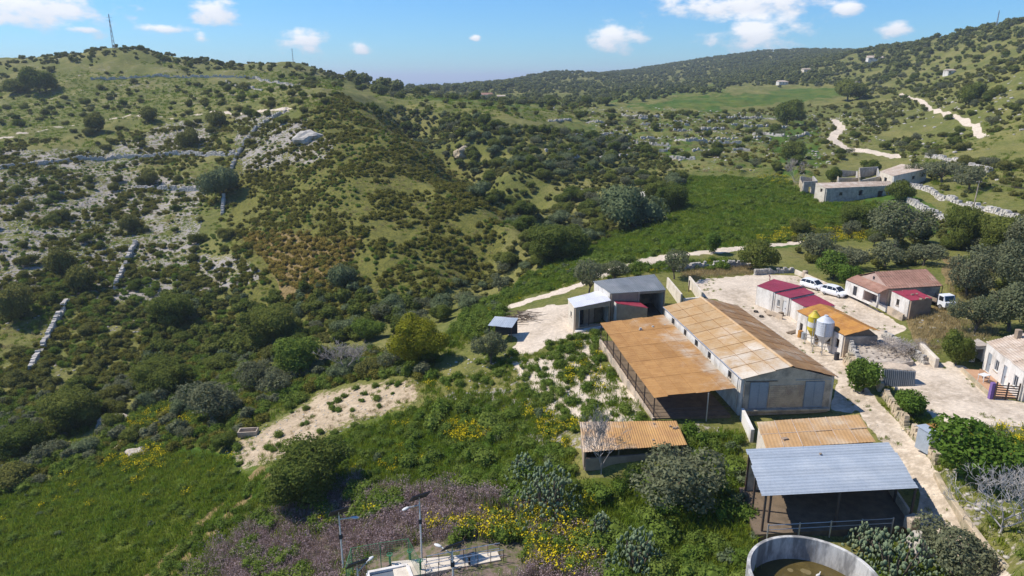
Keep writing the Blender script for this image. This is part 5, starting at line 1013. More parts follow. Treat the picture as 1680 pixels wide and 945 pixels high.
for i, (px, py) in enumerate(((520+120,924),(673,918),(690,934),(741,930),(770,926))):
    p = pc(px, py); v = empty('valve_wheel', (p.x,p.y,ZC), i, ['leftmost green valve stand beside the basin rim','green valve stand at the corner of the mesh fence','green valve stand at the near end of the walkway','dark valve stand on the walkway beside the railing','dark valve stand farthest right on the walkway'][i], 'valve', 'valve stands of the water works')
    m_ = M['green'] if i < 3 else M['dark']; MB().tube((0,0,0), (0,0,.8), .09, n=8).build('stem', m_, v); MB().lathe((0,0,.8), [(.18,0),(.24,0),(.24,.05),(.18,.05)], 12, close=True).build('hand_wheel', m_, v)
def lamp(px, py, zh, hh, ang, label):   # px,py: the pole top
    p = at(px, py, zh); g = float(zt(p.x, p.y)); r0 = empty('solar_lamp', (p.x, p.y, g), 0, label, 'street lamp', 'solar street lamps of the water works'); h = zh-g
    MB().tube((0,0,-.4), (0,0,h), .085, .06, n=8).build('pole', M['wframe'], r0); MB().box((0,0,h*.62), (.28,.2,.4)).build('battery_box', M['dark'], r0)
    ax = Vector((.86, .5, 0)); ay = Vector((-.34, .60, -.72)); cc0 = Vector((0, 0, .45)); Q = lambda k, off: [cc0+off+ax*(sx*k)+ay*(sy*k*.72) for sx, sy in ((-.75,1),(.75,1),(.75,-1),(-.75,-1))]; nv = ax.cross(ay)
    o = MB().slab(Q(1.0, Vector()), .05).build('solar_panel', M['panel'], r0); o.location = (0, 0, h)
    fr = MB().slab(Q(1.05, -nv.normalized()*(.0 if nv.z < 0 else .055)), .03).build('panel_frame', M['dark'], o)
    MB().tube((0,0,h), (0,0,h+.45), .04, n=6).build('panel_bracket', M['galv'], r0)
    c, s = math.cos(ang), math.sin(ang); MB().tube((0,0,h-.35), (c*1.1,s*1.1,h-.1), .045, n=6).build('arm', M['wframe'], r0)
    ring = lambda t, w, hh_: [(c*t-s*w*math.cos(a), s*t+c*w*math.cos(a), h-.08+hh_*math.sin(a)) for a in [2*math.pi*k/10 for k in range(10)]]
    MB().loft([ring(1.0,.05,.04), ring(1.15,.13,.07), ring(1.4,.16,.08), ring(1.6,.11,.05), ring(1.68,.03,.02)]).build('lamp_head', M['wframe'], r0, smooth=True)
lamp(556,846,-2.2,6,-.1,'solar street lamp with panel on the left among purple weeds, head pointing right')
lamp(688,822,-.6,6,3.9,'solar street lamp standing highest in the middle of the purple weeds')
lamp(742,903,-1.8,6,2.6,'solar street lamp beside the walkway railing with its panel seen from behind')
lamp(586,932,-2.2,6,1.0,'solar street lamp in front of the mesh fence, cut off by the picture edge')
# odds and ends
p = gnd(408,714); tr_ = empty('stone_trough', p, .1, 'pale rectangular trough lying on the bare dirt track', 'trough')
for c_, d_ in (((0,-.55,.0),(2.3,.14,.75)), ((0,.55,.0),(2.3,.14,.75)), ((-1.08,0,.0),(.14,.95,.75)), ((1.08,0,.0),(.14,.95,.75))): MB().box(c_, d_).build('side_slab', M['concrete'], tr_, bevel=.03)
MB().box((0,0,.02), (2.0,.94,.12)).build('floor_slab', M['concrete'], tr_)
def boulder(px, py, wpx, hpx, mt, label, seed):
    p = gnd(px, py); d = math.hypot(p.x, p.y, p.z-H); w = wpx*d/F; h = hpx*d/F; bm = bmesh.new(); bmesh.ops.create_icosphere(bm, subdivisions=3, radius=1); rg = random.Random(seed); from mathutils import noise as mn
    for v in bm.verts:
        k = 1+.45*mn.noise(v.co*1.3+Vector((seed,0,0)))+.16*mn.noise(v.co*4+Vector((0,seed,0))); v.co = Vector((v.co.x*w/2*k, v.co.y*w/2.6*k, v.co.z*h/1.7*k))
    me = bpy.data.meshes.new('boulder'); bm.to_mesh(me); bm.free(); me.materials.append(mt); o = link('boulder', me, None, p, rg.uniform(0,1)); return tag(o, label, 'boulder')
boulder(182,692,42,14,M['rubble'],'large flat pale boulder beside the dark round bush at lower left',1)
boulder(235,720,70,8,M['concrete'],'low flat rock slab in the grass at lower left',2)
boulder(228,745,36,14,M['rubble'],'small pale outcrop below the flat rock slab',3)
boulder(507,228,46,20,M['stone'],'pale rock outcrop on the upper left hillside right of the curving wall',4)
boulder(838,790,14,8,M['plaster'],'small white stone in the green weeds near the prickly pears',5)
boulder(1060,322,36,12,M['stone'],'pale rock face beside the dark trees left of the green field',6)
boulder(760,252,26,18,M['ochre'],'ochre rock outcrop among the trees of the ravine',7)
boulder(950,318,26,12,M['stone'],'white rock patch between the bushes of the ravine slope',8)
mb = MB(at(850,525,-1.2)); rg = random.Random(8)
for k in range(70):
    p = gnd(850+rg.gauss(0,14), 524+rg.gauss(0,4)); an = rg.uniform(-.6,.6); ln = rg.uniform(1,2.6); mb.tube((p.x-ln/2,p.y,p.z+.1+rg.random()*.7), (p.x+ln/2,p.y+ln*.4*an,p.z+.1+rg.random()*.9), .05, .03, n=4)
tag(mb.build('log_heap', M['wood']), 'heap of old poles and branches behind the little grey canopy', 'wood pile', kind='stuff')
# ================================================================ plants: shared meshes
LM = dict(
  evergreen=leafmat('evergreen_leaf', (0.105,0.143,0.029), (.195,.212,.050), .42), olive=leafmat('olive_leaf', (0.171,0.189,0.098), (.20,.205,.115), .38), shrub=leafmat('shrub_leaf', (0.136,0.146,0.034), (.21,.205,.06), .4),
  scrub=leafmat('scrub_leaf', (0.131,0.135,0.025), (.225,.205,.045), .35), yellow=leafmat('yellow_green_leaf', (0.210,0.225,0.018), (.28,.27,.03), .35), blue=leafmat('blue_green_leaf', (0.13,0.165,0.078), (.17,.20,.095), .3),
  fig=leafmat('fig_leaf', (0.102,0.180,0.026), (.14,.205,.038), .35), golden=leafmat('golden_scrub_leaf', (0.29,0.225,0.05), (.36,.27,.07), .35), grass=leafmat('grass_blade', (0.119,0.207,0.018), (.25,.285,.035), .45, .4, .16),
  herb=leafmat('herb_leaf', (0.113,0.181,0.027), (.20,.25,.052), .4, .35, .2), dry=leafmat('dry_grass_blade', (0.330,0.260,0.120), (.42,.34,.17), .4), mauve=leafmat('mauve_seed_head', (0.360,0.265,0.265), (.46,.35,.335), .35, .3, .3), purple=leafmat('purple_weed_stalk', (0.280,0.200,0.165), (.37,.28,.24), .35, .35, .3), flower=leafmat('yellow_flower', (0.600,0.470,0.015), (.70,.56,.03), .3, .2),
  cactus=leafmat('cactus_pad', (0.161,0.207,0.115), (.20,.235,.145), 0, .3, .6), far=leafmat('far_tree_leaf', (0.122,0.142,0.043), (.19,.205,.068), .3))
BARK = mat('bark', (.16,.125,.095), (.10,.08,.06), 6, bump=.5); GBARK = mat('grey_bark', (.36,.32,.29), (.27,.235,.21), 5, bump=.4)
def ico(sub):
    bm = bmesh.new(); bmesh.ops.create_icosphere(bm, subdivisions=sub, radius=1); v = np.array([x.co[:] for x in bm.verts]); f = np.array([[q.index for q in p.verts] for p in bm.faces]); bm.free(); return v, f
IV, IF = ico(2); IV1, IF1 = ico(1)
def leaves(P_, Nn, size, rg, asp=.6):
    n = len(P_); t = rg.normal(size=(n, 3)); Nn = Nn/np.maximum(np.linalg.norm(Nn, axis=1, keepdims=True), 1e-6); a = np.cross(Nn, t); a /= np.maximum(np.linalg.norm(a, axis=1, keepdims=True), 1e-6); b = np.cross(Nn, a)
    s = (size*rg.uniform(.55, 1.35, n))[:, None]; a = a*s*.5; b = b*s*.5*asp
    V_ = np.stack([P_-a, P_+b, P_+a, P_-b], 1).reshape(-1, 3); return V_, np.arange(4*n).reshape(n, 4)
def crown(name, kind, seed, n, leaf, lobes=8, zc=.42, rz=.40, rx=.5, hollow=.0, core=True, lobe_r=(.20,.33), spiky=0):
    rg = np.random.default_rng(seed); C_ = []; Rr = []
    for k in range(lobes):
        d = rg.normal(size=3); d /= np.linalg.norm(d); f = rg.uniform(.22, .74); r = rg.uniform(*lobe_r)*(1.12-.35*f)
        c = np.array([d[0]*rx*f*1.15, d[1]*rx*f*1.15, zc+d[2]*rz*f*.9]); C_.append(c); Rr.append(r)
    C_ = np.array(C_); Rr = np.array(Rr); li = rg.choice(lobes, n*2, p=Rr**2/np.sum(Rr**2)); d = rg.normal(size=(n*2, 3)); d /= np.linalg.norm(d, axis=1, keepdims=True)
    rad = Rr[li]*(rg.uniform(.80, 1.08, n*2)+spiky*rg.random(n*2)**3); P_ = C_[li]+d*rad[:, None]*np.array([1, 1, .85]); keep = P_[:, 2] > .02
    for k in range(lobes): keep &= ~((np.linalg.norm(P_-C_[k], axis=1) < Rr[k]*.74) & (li != k))
    P_ = P_[keep][:n]; Nn = d[keep][:n]*.75+rg.normal(size=(len(P_), 3))*.55+np.array([0, 0, .25])
    V_, F_ = leaves(P_, Nn, leaf, rg); VV = [V_]; FF = [F_]; off = len(V_)
    if core:
        for k in range(lobes):
            v = IV1*Rr[k]*.80*np.array([1, 1, .85])*(1+.15*rg.normal(size=(len(IV1), 1)))+C_[k]; v[:, 2] = np.maximum(v[:, 2], .03); VV.append(v); q = IF1+off; FF.append(np.concatenate([q, q[:, 2:3]], 1)); off += len(v)
    V_ = np.concatenate(VV); F_ = np.concatenate(FF); tri = F_[:, 2] == F_[:, 3]
    me = bpy.data.meshes.new(name); me.from_pydata(V_.tolist(), [], [tuple(f[:3]) if t_ else tuple(f) for f, t_ in zip(F_.tolist(), tri)]); me.materials.append(LM[kind]); me.update(); return me
def trunk(name, seed, z1, r, forks=4, bark=None, spread=.28, top=.55):
    rg = random.Random(seed); mb = MB(); a = Vector((0, 0, -.06)); b = Vector((rg.uniform(-.04,.04), rg.uniform(-.04,.04), z1)); mid = a.lerp(b, .5)+Vector((rg.uniform(-.02,.02), rg.uniform(-.02,.02), 0))
    mb.tube(a, mid, r*1.35, r, n=7); mb.tube(mid, b, r, r*.8, n=7)
    for k in range(forks):
        an = 2*math.pi*k/forks+rg.uniform(-.4,.4); e = b+Vector((math.cos(an)*spread*rg.uniform(.6,1.1), math.sin(an)*spread*rg.uniform(.6,1.1), (top-z1)*rg.uniform(.7,1.3))); mb.tube(b, e, r*.6, r*.2, n=5)
    me = bpy.data.meshes.new(name); me.from_pydata(mb.v, [], mb.f); me.materials.append(bark or BARK); me.update(); return me
def bare_tree(seed, bark, levels=5, up=.5):
    rg = random.Random(seed); tr_ = MB(); br = MB()
    def grow(p, d, ln, r, lv):
        e = p+d*ln; m = p.lerp(e, .5)+Vector((rg.uniform(-1,1), rg.uniform(-1,1), rg.uniform(-1,1)))*ln*.07; tgt = tr_ if lv == 0 else br
        tgt.tube(p, m, r, r*.85, n=6 if lv < 2 else 3, caps=False); tgt.tube(m, e, r*.85, r*.7, n=6 if lv < 2 else 3, caps=False)
        if lv >= levels: return
        for k in range(rg.choice((2,3,3)) if lv else 5):
            t_ = Vector((rg.uniform(-1,1), rg.uniform(-1,1), rg.uniform(-.3,.9))).normalized(); nd = (d*.55+t_*.75+Vector((0,0,up*.25))).normalized(); grow(e if k < 2 else p.lerp(e, rg.uniform(.5,1)), nd, ln*rg.uniform(.62,.88) if lv else ln*1.15, max(r*.64, .0024), lv+1)
    grow(Vector((0,0,-.05)), Vector((rg.uniform(-.1,.1),0,1)).normalized(), .2, .0135, 0)
    out_ = []
    for nm, mb in (('trunk', tr_), ('branches', br)):
        me = bpy.data.meshes.new(nm); me.from_pydata(mb.v, [], mb.f); me.materials.append(bark); me.update(); out_.append(me)
    return out_
def variants(fn, n): return [fn(k) for k in range(n)]
LIB = dict(
  evergreen=variants(lambda k: crown('evergreen_crown', 'evergreen', 100+k, 2800, .055, 11, .40, .40), 5), olive=variants(lambda k: crown('olive_crown', 'olive', 200+k, 1700, .062, 14, .44, .40, lobe_r=(.12,.22), spiky=.35, core=False), 5),
  shrub=variants(lambda k: crown('shrub_foliage', 'shrub', 300+k, 2000, .06, 8, .32, .30), 5), yellow=variants(lambda k: crown('yellow_green_crown', 'yellow', 400+k, 3600, .045, 9, .45, .42), 2),
  blue=variants(lambda k: crown('bluish_foliage', 'blue', 500+k, 2200, .055, 9, .36, .34), 3), fig=variants(lambda k: crown('fig_crown', 'fig', 600+k, 2200, .085, 9, .45, .38, spiky=.3), 3), scrub=variants(lambda k: crown('scrub_foliage', 'scrub', 700+k, 1400, .07, 7, .30, .28, spiky=.3), 4),
  mixed=variants(lambda k: crown('dense_crown', 'herb', 800+k, 3600, .045, 10, .42, .38), 2))
BIG = dict(evergreen=[crown('evergreen_crown', 'evergreen', 900, 9000, .034, 20, .38, .40, lobe_r=(.12,.26), spiky=.2)], olive=variants(lambda k: crown('olive_crown', 'olive', 910+k, 5200, .042, 26, .42, .44, lobe_r=(.09,.19), spiky=.5, core=False), 2), fig=[crown('fig_crown', 'fig', 920, 3600, .058, 24, .42, .44, lobe_r=(.09,.18), spiky=.5, core=False)], yellow=[crown('yellow_green_crown', 'yellow', 930, 9000, .030, 14, .45, .42, lobe_r=(.14,.25))])
LO = dict(evergreen=variants(lambda k: crown('w_evergreen', 'evergreen', 1000+k, 420, .13, 6, .42, .40), 4), olive=variants(lambda k: crown('w_olive', 'olive', 1100+k, 420, .12, 6, .42, .36), 3), scrub=variants(lambda k: crown('w_scrub', 'scrub', 1200+k, 360, .13, 6, .28, .28, spiky=.4), 5), golden=variants(lambda k: crown('w_golden', 'golden', 1300+k, 360, .13, 6, .28, .28, spiky=.4), 3),
  shrub=variants(lambda k: crown('w_shrub', 'shrub', 1400+k, 420, .12, 6, .30, .30), 4), far=variants(lambda k: crown('w_far', 'far', 1500+k, 120, .24, 4, .40, .40), 4), blue=variants(lambda k: crown('w_blue', 'blue', 1600+k, 360, .13, 6, .3, .3), 3), herb=variants(lambda k: crown('w_herb', 'herb', 1700+k, 520, .10, 7, .22, .22, spiky=.5), 5))
TRK = variants(lambda k: trunk('trunk', k, .20, .032, 7, spread=.34, top=.62), 4); STM = variants(lambda k: trunk('stem', 50+k, .08, .022, 5, top=.3), 3)
def tuft(name, mats, seed, n, h, w, spread, lean=.35, heads=0, head_sz=.05):
    rg = np.random.default_rng(seed); x = rg.normal(size=n)*spread; y = rg.normal(size=n)*spread; hh = h*rg.uniform(.5, 1.15, n); an = rg.uniform(0, 6.28, n); lx = rg.normal(size=n)*lean*hh; ly = rg.normal(size=n)*lean*hh
    b0 = np.stack([x-np.cos(an)*w/2, y-np.sin(an)*w/2, np.zeros(n)-.03], 1); b1 = np.stack([x+np.cos(an)*w/2, y+np.sin(an)*w/2, np.zeros(n)-.03], 1); m0 = np.stack([x+lx*.35-np.cos(an)*w*.45, y+ly*.35-np.sin(an)*w*.45, hh*.6], 1); m1 = np.stack([x+lx*.35+np.cos(an)*w*.45, y+ly*.35+np.sin(an)*w*.45, hh*.6], 1); t0 = np.stack([x+lx, y+ly, hh], 1); t1 = t0+np.array([.004, 0, 0])
    V_ = np.stack([b0, b1, m1, m0, t1, t0], 1).reshape(-1, 3); k = np.arange(n)*6; F_ = np.concatenate([np.stack([k, k+1, k+2, k+3], 1), np.stack([k+3, k+2, k+4, k+5], 1)]); mi = np.zeros(len(F_), int)
    if heads:
        s = rg.choice(n, heads); P_ = t0[s]+rg.normal(size=(heads, 3))*.06; v, f = leaves(P_, rg.normal(size=(heads, 3))+np.array([0, -.3, 1.2]), head_sz, rg, .9); F_ = np.concatenate([F_, f+len(V_)]); mi = np.concatenate([mi, np.ones(len(f), int)]); V_ = np.concatenate([V_, v])
    return mesh_np(name, V_, F_, mats, mi=mi)
GR = variants(lambda k: tuft('grass_tuft', [LM['grass']], k, 46, .42, .045, .28), 4); DG = variants(lambda k: tuft('dry_tuft', [LM['dry']], 20+k, 40, .45, .035, .3), 2)
PW = variants(lambda k: tuft('weed_tuft', [LM['purple'], LM['mauve']], 40+k, 46, .95, .032, .34, .18, 60, .085), 4); FL = variants(lambda k: tuft('flower_tuft', [LM['herb'], LM['flower']], 60+k, 46, .75, .045, .30, .25, 60, .12), 4)
HB = LO['herb']
def rock_mesh(seed):
    rg = np.random.default_rng(seed); v = IV1*(1+.28*rg.normal(size=(len(IV1), 1)))*np.array([.5, .38, .26]); return mesh_np('rock', v, IF1, M['stone'])
RK = variants(rock_mesh, 6)
# ---------------------------------------------------------------- scatter of what nobody could count
def gval(arr, x, y):
    a = np.interp(np.arctan2(x, y), AN, np.arange(len(AN))); b = (np.log(np.hypot(x, y))-LR[0])/(LR[1]-LR[0]); return arr[np.clip(np.rint(b).astype(int), 0, len(LR)-1), np.clip(np.rint(a).astype(int), 0, len(AN)-1)]
BLOCK = []      # footprints kept free of plants (world x, y polygons)
def foot(px4, z): BLOCK.append([tuple(at(px, py, z).xy) for px, py in px4])
for f_ in (([(1085,505),(1209,500),(1378,620),(1215,625)], 3.5), ([(984,530),(1088,517),(1210,637),(1073,652)], 2.6), ([(945,690),(1112,690),(1132,732),(950,745)], 1.2), ([(1236,690),(1412,679),(1445,727),(1250,738)], 2.4), ([(1215,735),(1462,722),(1530,830),(1248,830)], 2.2), ([(970,460),(1076,449),(1096,478),(1002,484)], 3.6), ([(928,488),(988,474),(1066,505),(942,508)], 2.4), ([(1240,468),(1270,456),(1374,501),(1320,505)], 2.6),
           ([(1304,509),(1346,497),(1440,537),(1388,552)], 3.0), ([(1398,450),(1540,440),(1550,470),(1532,492),(1495,494),(1458,478)], 3.9), ([(1392,560),(1470,548),(1505,590),(1430,602)], 2.2), ([(1428,592),(1487,597),(1506,612),(1450,606)], 2.9), ([(1600,565),(1680,545),(1760,600),(1680,640)], 4.4), ([(1337,300),(1461,297),(1522,276),(1480,269),(1375,279)], 5), ([(798,519),(852,521),(842,540),(798,536)], .3)): foot(*f_)
def free(x, y, m=.25, big=False):
    ok = (gval(np.maximum(pale, dirt*.9), x, y) < m) & (gval(rut_m.astype(float), x, y) < .5)
    for poly in BLOCK: ok &= ~inpoly(x, y, poly)
    if big: qx, qy = pj(x, y, zt(x, y)); ok &= ~inpoly(qx, qy, [(930,184),(1000,172),(1230,149),(1400,139),(1414,162),(1200,185)])
    ok &= np.hypot(x-TC0[0], y-TC0[1]) > TC0[2]+.3
    wx, wy = x+5.5, y-48; ok &= ~((np.abs(wx) < 7) & (np.abs(wy) < 3.0) & (gval(GZ, x, y) < ZC-.02) & (wy < 2.2))
    return ok
def fill(poly, sp_, seed, keep=1.0, nsc=12.0, nth=None, m=.25, dmax=1e9, margin=260):
    px, py = np.array(poly).T
    sel = inpoly(PX, PY, poly) & (DIST < dmax) & (PX > -margin) & (PX < 1680+margin)
    if not sel.any(): return np.zeros((0, 3))
    X0, X1, Y0, Y1 = GX[sel].min(), GX[sel].max(), GY[sel].min(), GY[sel].max(); rg = np.random.default_rng(seed)
    gx, gy = np.meshgrid(np.arange(X0, X1+sp_, sp_), np.arange(Y0, Y1+sp_, sp_)); x = (gx+rg.uniform(-.5, .5, gx.shape)*sp_).ravel(); y = (gy+rg.uniform(-.5, .5, gx.shape)*sp_).ravel()
    k = (rg.random(len(x)) < keep) & (y > 5); x, y = x[k], y[k]; z = zt(x, y); qx, qy = pj(x, y, z); jj = gval(jx, x, y)*.5; ji = gval(jy, x, y)*.5
    k = inpoly(qx+jj, qy+ji, poly) & free(x, y, m, sp_ > 3.9) & (np.hypot(x, y) < dmax) & (qx > -margin) & (qx < 1680+margin)
    if nth is not None: k &= fbm(x, y, nsc, 3, seed) > nth
    return np.stack([x, y, z], 1)[k]
SRC = {}
def scatter(name, P_, scl, meshes, label, cat, seed=0, tilt=0.0):
    if len(P_) == 0: return
    key = meshes[0].name
    if key not in SRC:
        cl_ = bpy.data.collections.new('src_'+key)
        for i, me in enumerate(meshes): cl_.objects.link(bpy.data.objects.new('%s_%02d' % (key, i), me))
        SRC[key] = cl_
    cl_ = SRC[key]; rg = np.random.default_rng(seed); n_ = len(P_)
    me = bpy.data.meshes.new(name); me.vertices.add(n_); me.vertices.foreach_set('co', np.asarray(P_, np.float32).ravel())
    for nm, ar, ty in (('scl', np.broadcast_to(scl, n_).astype(np.float32), 'FLOAT'), ('rot', rg.uniform(0, 6.28, n_).astype(np.float32), 'FLOAT')):
        a = me.attributes.new(nm, ty, 'POINT'); a.data.foreach_set('value', np.ascontiguousarray(ar))
    a = me.attributes.new('idx', 'INT', 'POINT'); a.data.foreach_set('value', rg.integers(0, len(meshes), n_).astype(np.int32))
    o = link(name, me); g = bpy.data.node_groups.new(name, 'GeometryNodeTree'); g.interface.new_socket('Geometry', in_out='INPUT', socket_type='NodeSocketGeometry'); g.interface.new_socket('Geometry', in_out='OUTPUT', socket_type='NodeSocketGeometry')
    gi = g.nodes.new('NodeGroupInput'); go = g.nodes.new('NodeGroupOutput'); ip = g.nodes.new('GeometryNodeInstanceOnPoints'); ci = g.nodes.new('GeometryNodeCollectionInfo'); ci.inputs['Collection'].default_value = cl_; ci.inputs['Separate Children'].default_value = True; ci.inputs['Reset Children'].default_value = True
    def at_(nm, ty):
        q = g.nodes.new('GeometryNodeInputNamedAttribute'); q.data_type = ty; q.inputs['Name'].default_value = nm; return q.outputs['Attribute']
    cb = g.nodes.new('ShaderNodeCombineXYZ'); g.links.new(at_('rot', 'FLOAT'), cb.inputs['Z']); g.links.new(gi.outputs[0], ip.inputs['Points']); g.links.new(ci.outputs[0], ip.inputs['Instance']); ip.inputs['Pick Instance'].default_value = True
    g.links.new(at_('idx', 'INT'), ip.inputs['Instance Index']); g.links.new(cb.outputs[0], ip.inputs['Rotation']); g.links.new(at_('scl', 'FLOAT'), ip.inputs['Scale']); g.links.new(ip.outputs[0], go.inputs[0])
    md = o.modifiers.new('scatter', 'NODES'); md.node_group = g
    tag(o, label, cat, kind='stuff'); return o
# ================================================================ single trees and bushes one can point at
def veg(px, py, wpx, hpx, kind, label, name=None, group=None, seed=None, big=None, p=None, wm=None, hm=None):
    rg = random.Random(seed if seed is not None else int(px*7+py*13)); p = gnd(px, py) if p is None else Vector(p); d = math.sqrt(p.x**2+p.y**2+(p.z-H)**2)
    w = wm or wpx*d/F; h = hm or hpx*d/F/.92
    nm = name or {'evergreen': 'evergreen_tree', 'olive': 'olive_tree', 'fig': 'fig_tree', 'yellow': 'euphorbia_tree', 'mixed': 'leafy_tree'}.get(kind, 'shrub'); tree = nm.endswith('tree')
    r0 = empty(nm, p, rg.uniform(0, 6.28), label, 'tree' if tree else 'bush', group)
    big = (wpx > 58) if big is None else big; lib = BIG[kind] if big and kind in BIG else LIB[kind]
    c = link('crown' if tree else 'foliage', rg.choice(lib), r0, (0, 0, .02*h), 0, (w, w*rg.uniform(.9,1.1), h/.86 if kind in ('evergreen','olive','fig','yellow','mixed') else h/.66))
    t_ = link('trunk' if tree else 'stem', rg.choice(TRK if tree else STM), r0, (0, 0, 0), 0, (w*.9, w*.9, h)); return r0
def bare(px, py, wpx, hpx, label, seed, bark, levels=5):
    p = gnd(px, py); d = math.sqrt(p.x**2+p.y**2+(p.z-H)**2); w = wpx*d/F; h = hpx*d/F/.92; a, b = bare_tree(seed, bark, levels); r0 = empty('bare_tree', p, seed, label, 'tree')
    v = np.array([x.co[:] for x in b.vertices]); sx = max(np.ptp(v[:, 0]), np.ptp(v[:, 1])); sz = v[:, 2].max()
    for nm, me in (('trunk', a), ('branches', b)): link(nm, me, r0, (0, 0, 0), 0, (w/sx, w/sx, h/sz))
TREES = [
 (690,603,98,88,'yellow','bright yellow-green rounded tree left of the little grey canopy'), (806,597,62,56,'olive','grey-green olive tree in front of the little grey canopy'), (487,618,80,62,'mixed','yellowish leafy tree at the foot of the hill, left of a bare tree'),
 (505,822,130,98,'evergreen','big dark evergreen bush above the purple weeds'), (1108,828,150,96,'olive','brown-green olive bush in front of the low rusty shed'), (1592,786,115,84,'fig','large dark green fig tree right of the farm road'), (1416,643,44,48,'fig','bright green fig growing from the ochre wall below the corrugated hut'),
 (1494,684,44,36,'fig','green bush on the bank between farm road and stone yard'), (966,484,52,62,'olive','olive tree at the left back corner of the grey roofed barn'), (1006,461,62,34,'olive','low olive tree right behind the grey roofed barn'), (1106,458,44,52,'olive','dark olive tree beside the concrete pens'),
 (1246,444,54,48,'evergreen','dark tree behind the red roofed cabins beside the stone wall'), (1170,416,26,32,'fig','small lone tree standing on the edge of the far track'), (1366,458,60,40,'fig','leafy green tree behind the parked white cars'), (1392,468,34,28,'fig','green bush at the corner of the porch of the tiled house'),
 (1400,443,52,34,'olive','olive tree behind the left end of the tiled house'), (1452,438,58,36,'olive','olive tree behind the ridge of the tiled house'), (1515,436,50,32,'olive','olive tree behind the right end of the tiled house'), (1470,404,92,62,'olive','broad olive tree between green field and tiled house'),
 (1577,408,62,66,'evergreen','dark tree standing below the utility pole'), (1345,424,52,42,'olive','olive tree left of the broad one above the tiled house'), (1585,488,60,62,'olive','big olive tree just right of the tiled house'), (1643,474,78,66,'olive','large olive tree on the slope right of the tiled house'), (1598,546,64,52,'olive','olive tree above the white house at the right edge'),
 (1655,543,80,64,'olive','olive tree rising behind the white house roof'), (1690,500,76,72,'olive','olive tree cut by the right picture edge'), (1684,425,70,66,'olive','olive tree at the right picture edge level with the far track'), (1640,418,74,60,'evergreen','dark tree right of the one below the utility pole'), (1568,598,38,46,'evergreen','dark spiky bush beside the tiny white garden shed'),
 (1402,377,62,42,'evergreen','dark tree in the green field above the broad olive tree'), (1310,388,34,30,'evergreen','dark bush at the lower edge of the green field'), (1330,418,46,32,'olive','grey-green bush below the end of the far track'), (1098,348,62,48,'evergreen','dark tree at the left end of the bright green field'), (1030,376,96,56,'blue','wide bluish thicket left of the green field'), (1080,330,44,34,'evergreen','dark tree above the bluish thicket'), (920,424,96,62,'evergreen','large dark tree where the ravine opens'),
 (1476,330,34,30,'evergreen','dark tree at the near corner of the old farmstead'), (1545,300,52,32,'olive','olive tree right of the pale farmhouse'), (1590,312,50,32,'olive','olive tree behind the utility pole wall'), (1365,300,24,22,'evergreen','dark tree behind the long low farmhouse'), (1425,285,26,20,'evergreen','dark tree beside the roofless rooms'), (1500,298,30,26,'olive','olive bush in front of the pale farmhouse'),
 (305,242,36,26,'shrub','round dark bush in the upper middle of the left hillside'), (153,216,36,24,'shrub','round dark bush above the rocks on the left hillside'), (245,199,32,20,'shrub','dark bush by the hill path on the left hillside'), (360,208,28,20,'shrub','dark bush just left of the curving hillside wall'), (366,324,52,42,'blue','large bluish bush beside the lower end of the curving wall'),
 (285,534,72,54,'evergreen','large dark bush in the middle of the lower left hillside'), (130,478,48,36,'shrub','dark bush between the two straight hillside walls'), (26,524,54,44,'shrub','dark bush at the left edge low on the hillside'), (216,380,32,24,'shrub','dark bush at the top of the straight hillside wall'), (96,448,44,32,'shrub','dark bush left of the straight hillside wall'), (440,572,95,74,'evergreen','broad dark thicket at the foot of the left hill'),
 (270,646,86,54,'evergreen','wide dark bush on the valley floor at left'), (125,700,84,60,'evergreen','dark round bush beside the large pale boulder'), (348,694,90,64,'olive','grey-green leafy bush on the valley floor behind the pale trough'), (560,470,44,34,'blue','bluish bush on the shaded foot of the hill face'), (245,302,30,22,'shrub','dark bush above the short level terrace wall'), (30,152,36,20,'evergreen','dark tree clump at the left edge below the hill crest'), (66,152,42,30,'evergreen','dark tree right of the clump at the left edge'),
 (1290,205,44,38,'evergreen','dark tree at the right end of the far meadow terraces'), (1300,260,36,26,'evergreen','dark bush above the bare purple tree'), (1390,165,40,30,'evergreen','dark tree beside the upper end of the hill road'), (1585,172,36,30,'evergreen','round dark tree beside the upper road'), (40,745,70,48,'evergreen','dark bush at the left edge above the green field'), (420,640,64,46,'olive','grey bush left of the leafless pinkish tree'), (600,560,56,36,'mixed','green bush left of the yellow-green tree'), (1560,945,120,70,'olive','grey-green bush at the bottom edge beside the farm road'),
]
for (px, py, w_, h_, k_, lab) in TREES: veg(px, py, w_, h_, k_, lab, group=None)
bare(986,778,95,104,'leafless grey tree in front of the low rusty shed',3,GBARK,6); bare(572,618,84,56,'leafless pinkish tree left of the yellow-green tree',4,GBARK,6); bare(1640,875,125,100,'leafless white-branched tree near the bottom right corner',5,mat('white_bark', (.50,.46,.43), (.38,.35,.32), 4),6); bare(1302,301,46,36,'leafless purple-grey tree left of the long low farmhouse',6,GBARK,6); bare(1470,585,60,26,'dead branchy shrub sprawling in the middle of the ruin',8,GBARK,6); bare(1440,580,44,24,'dead grey shrub at the left end of the ruin',9,GBARK,6); bare(1502,582,40,22,'dead grey shrub at the right end of the ruin',10,GBARK,6)
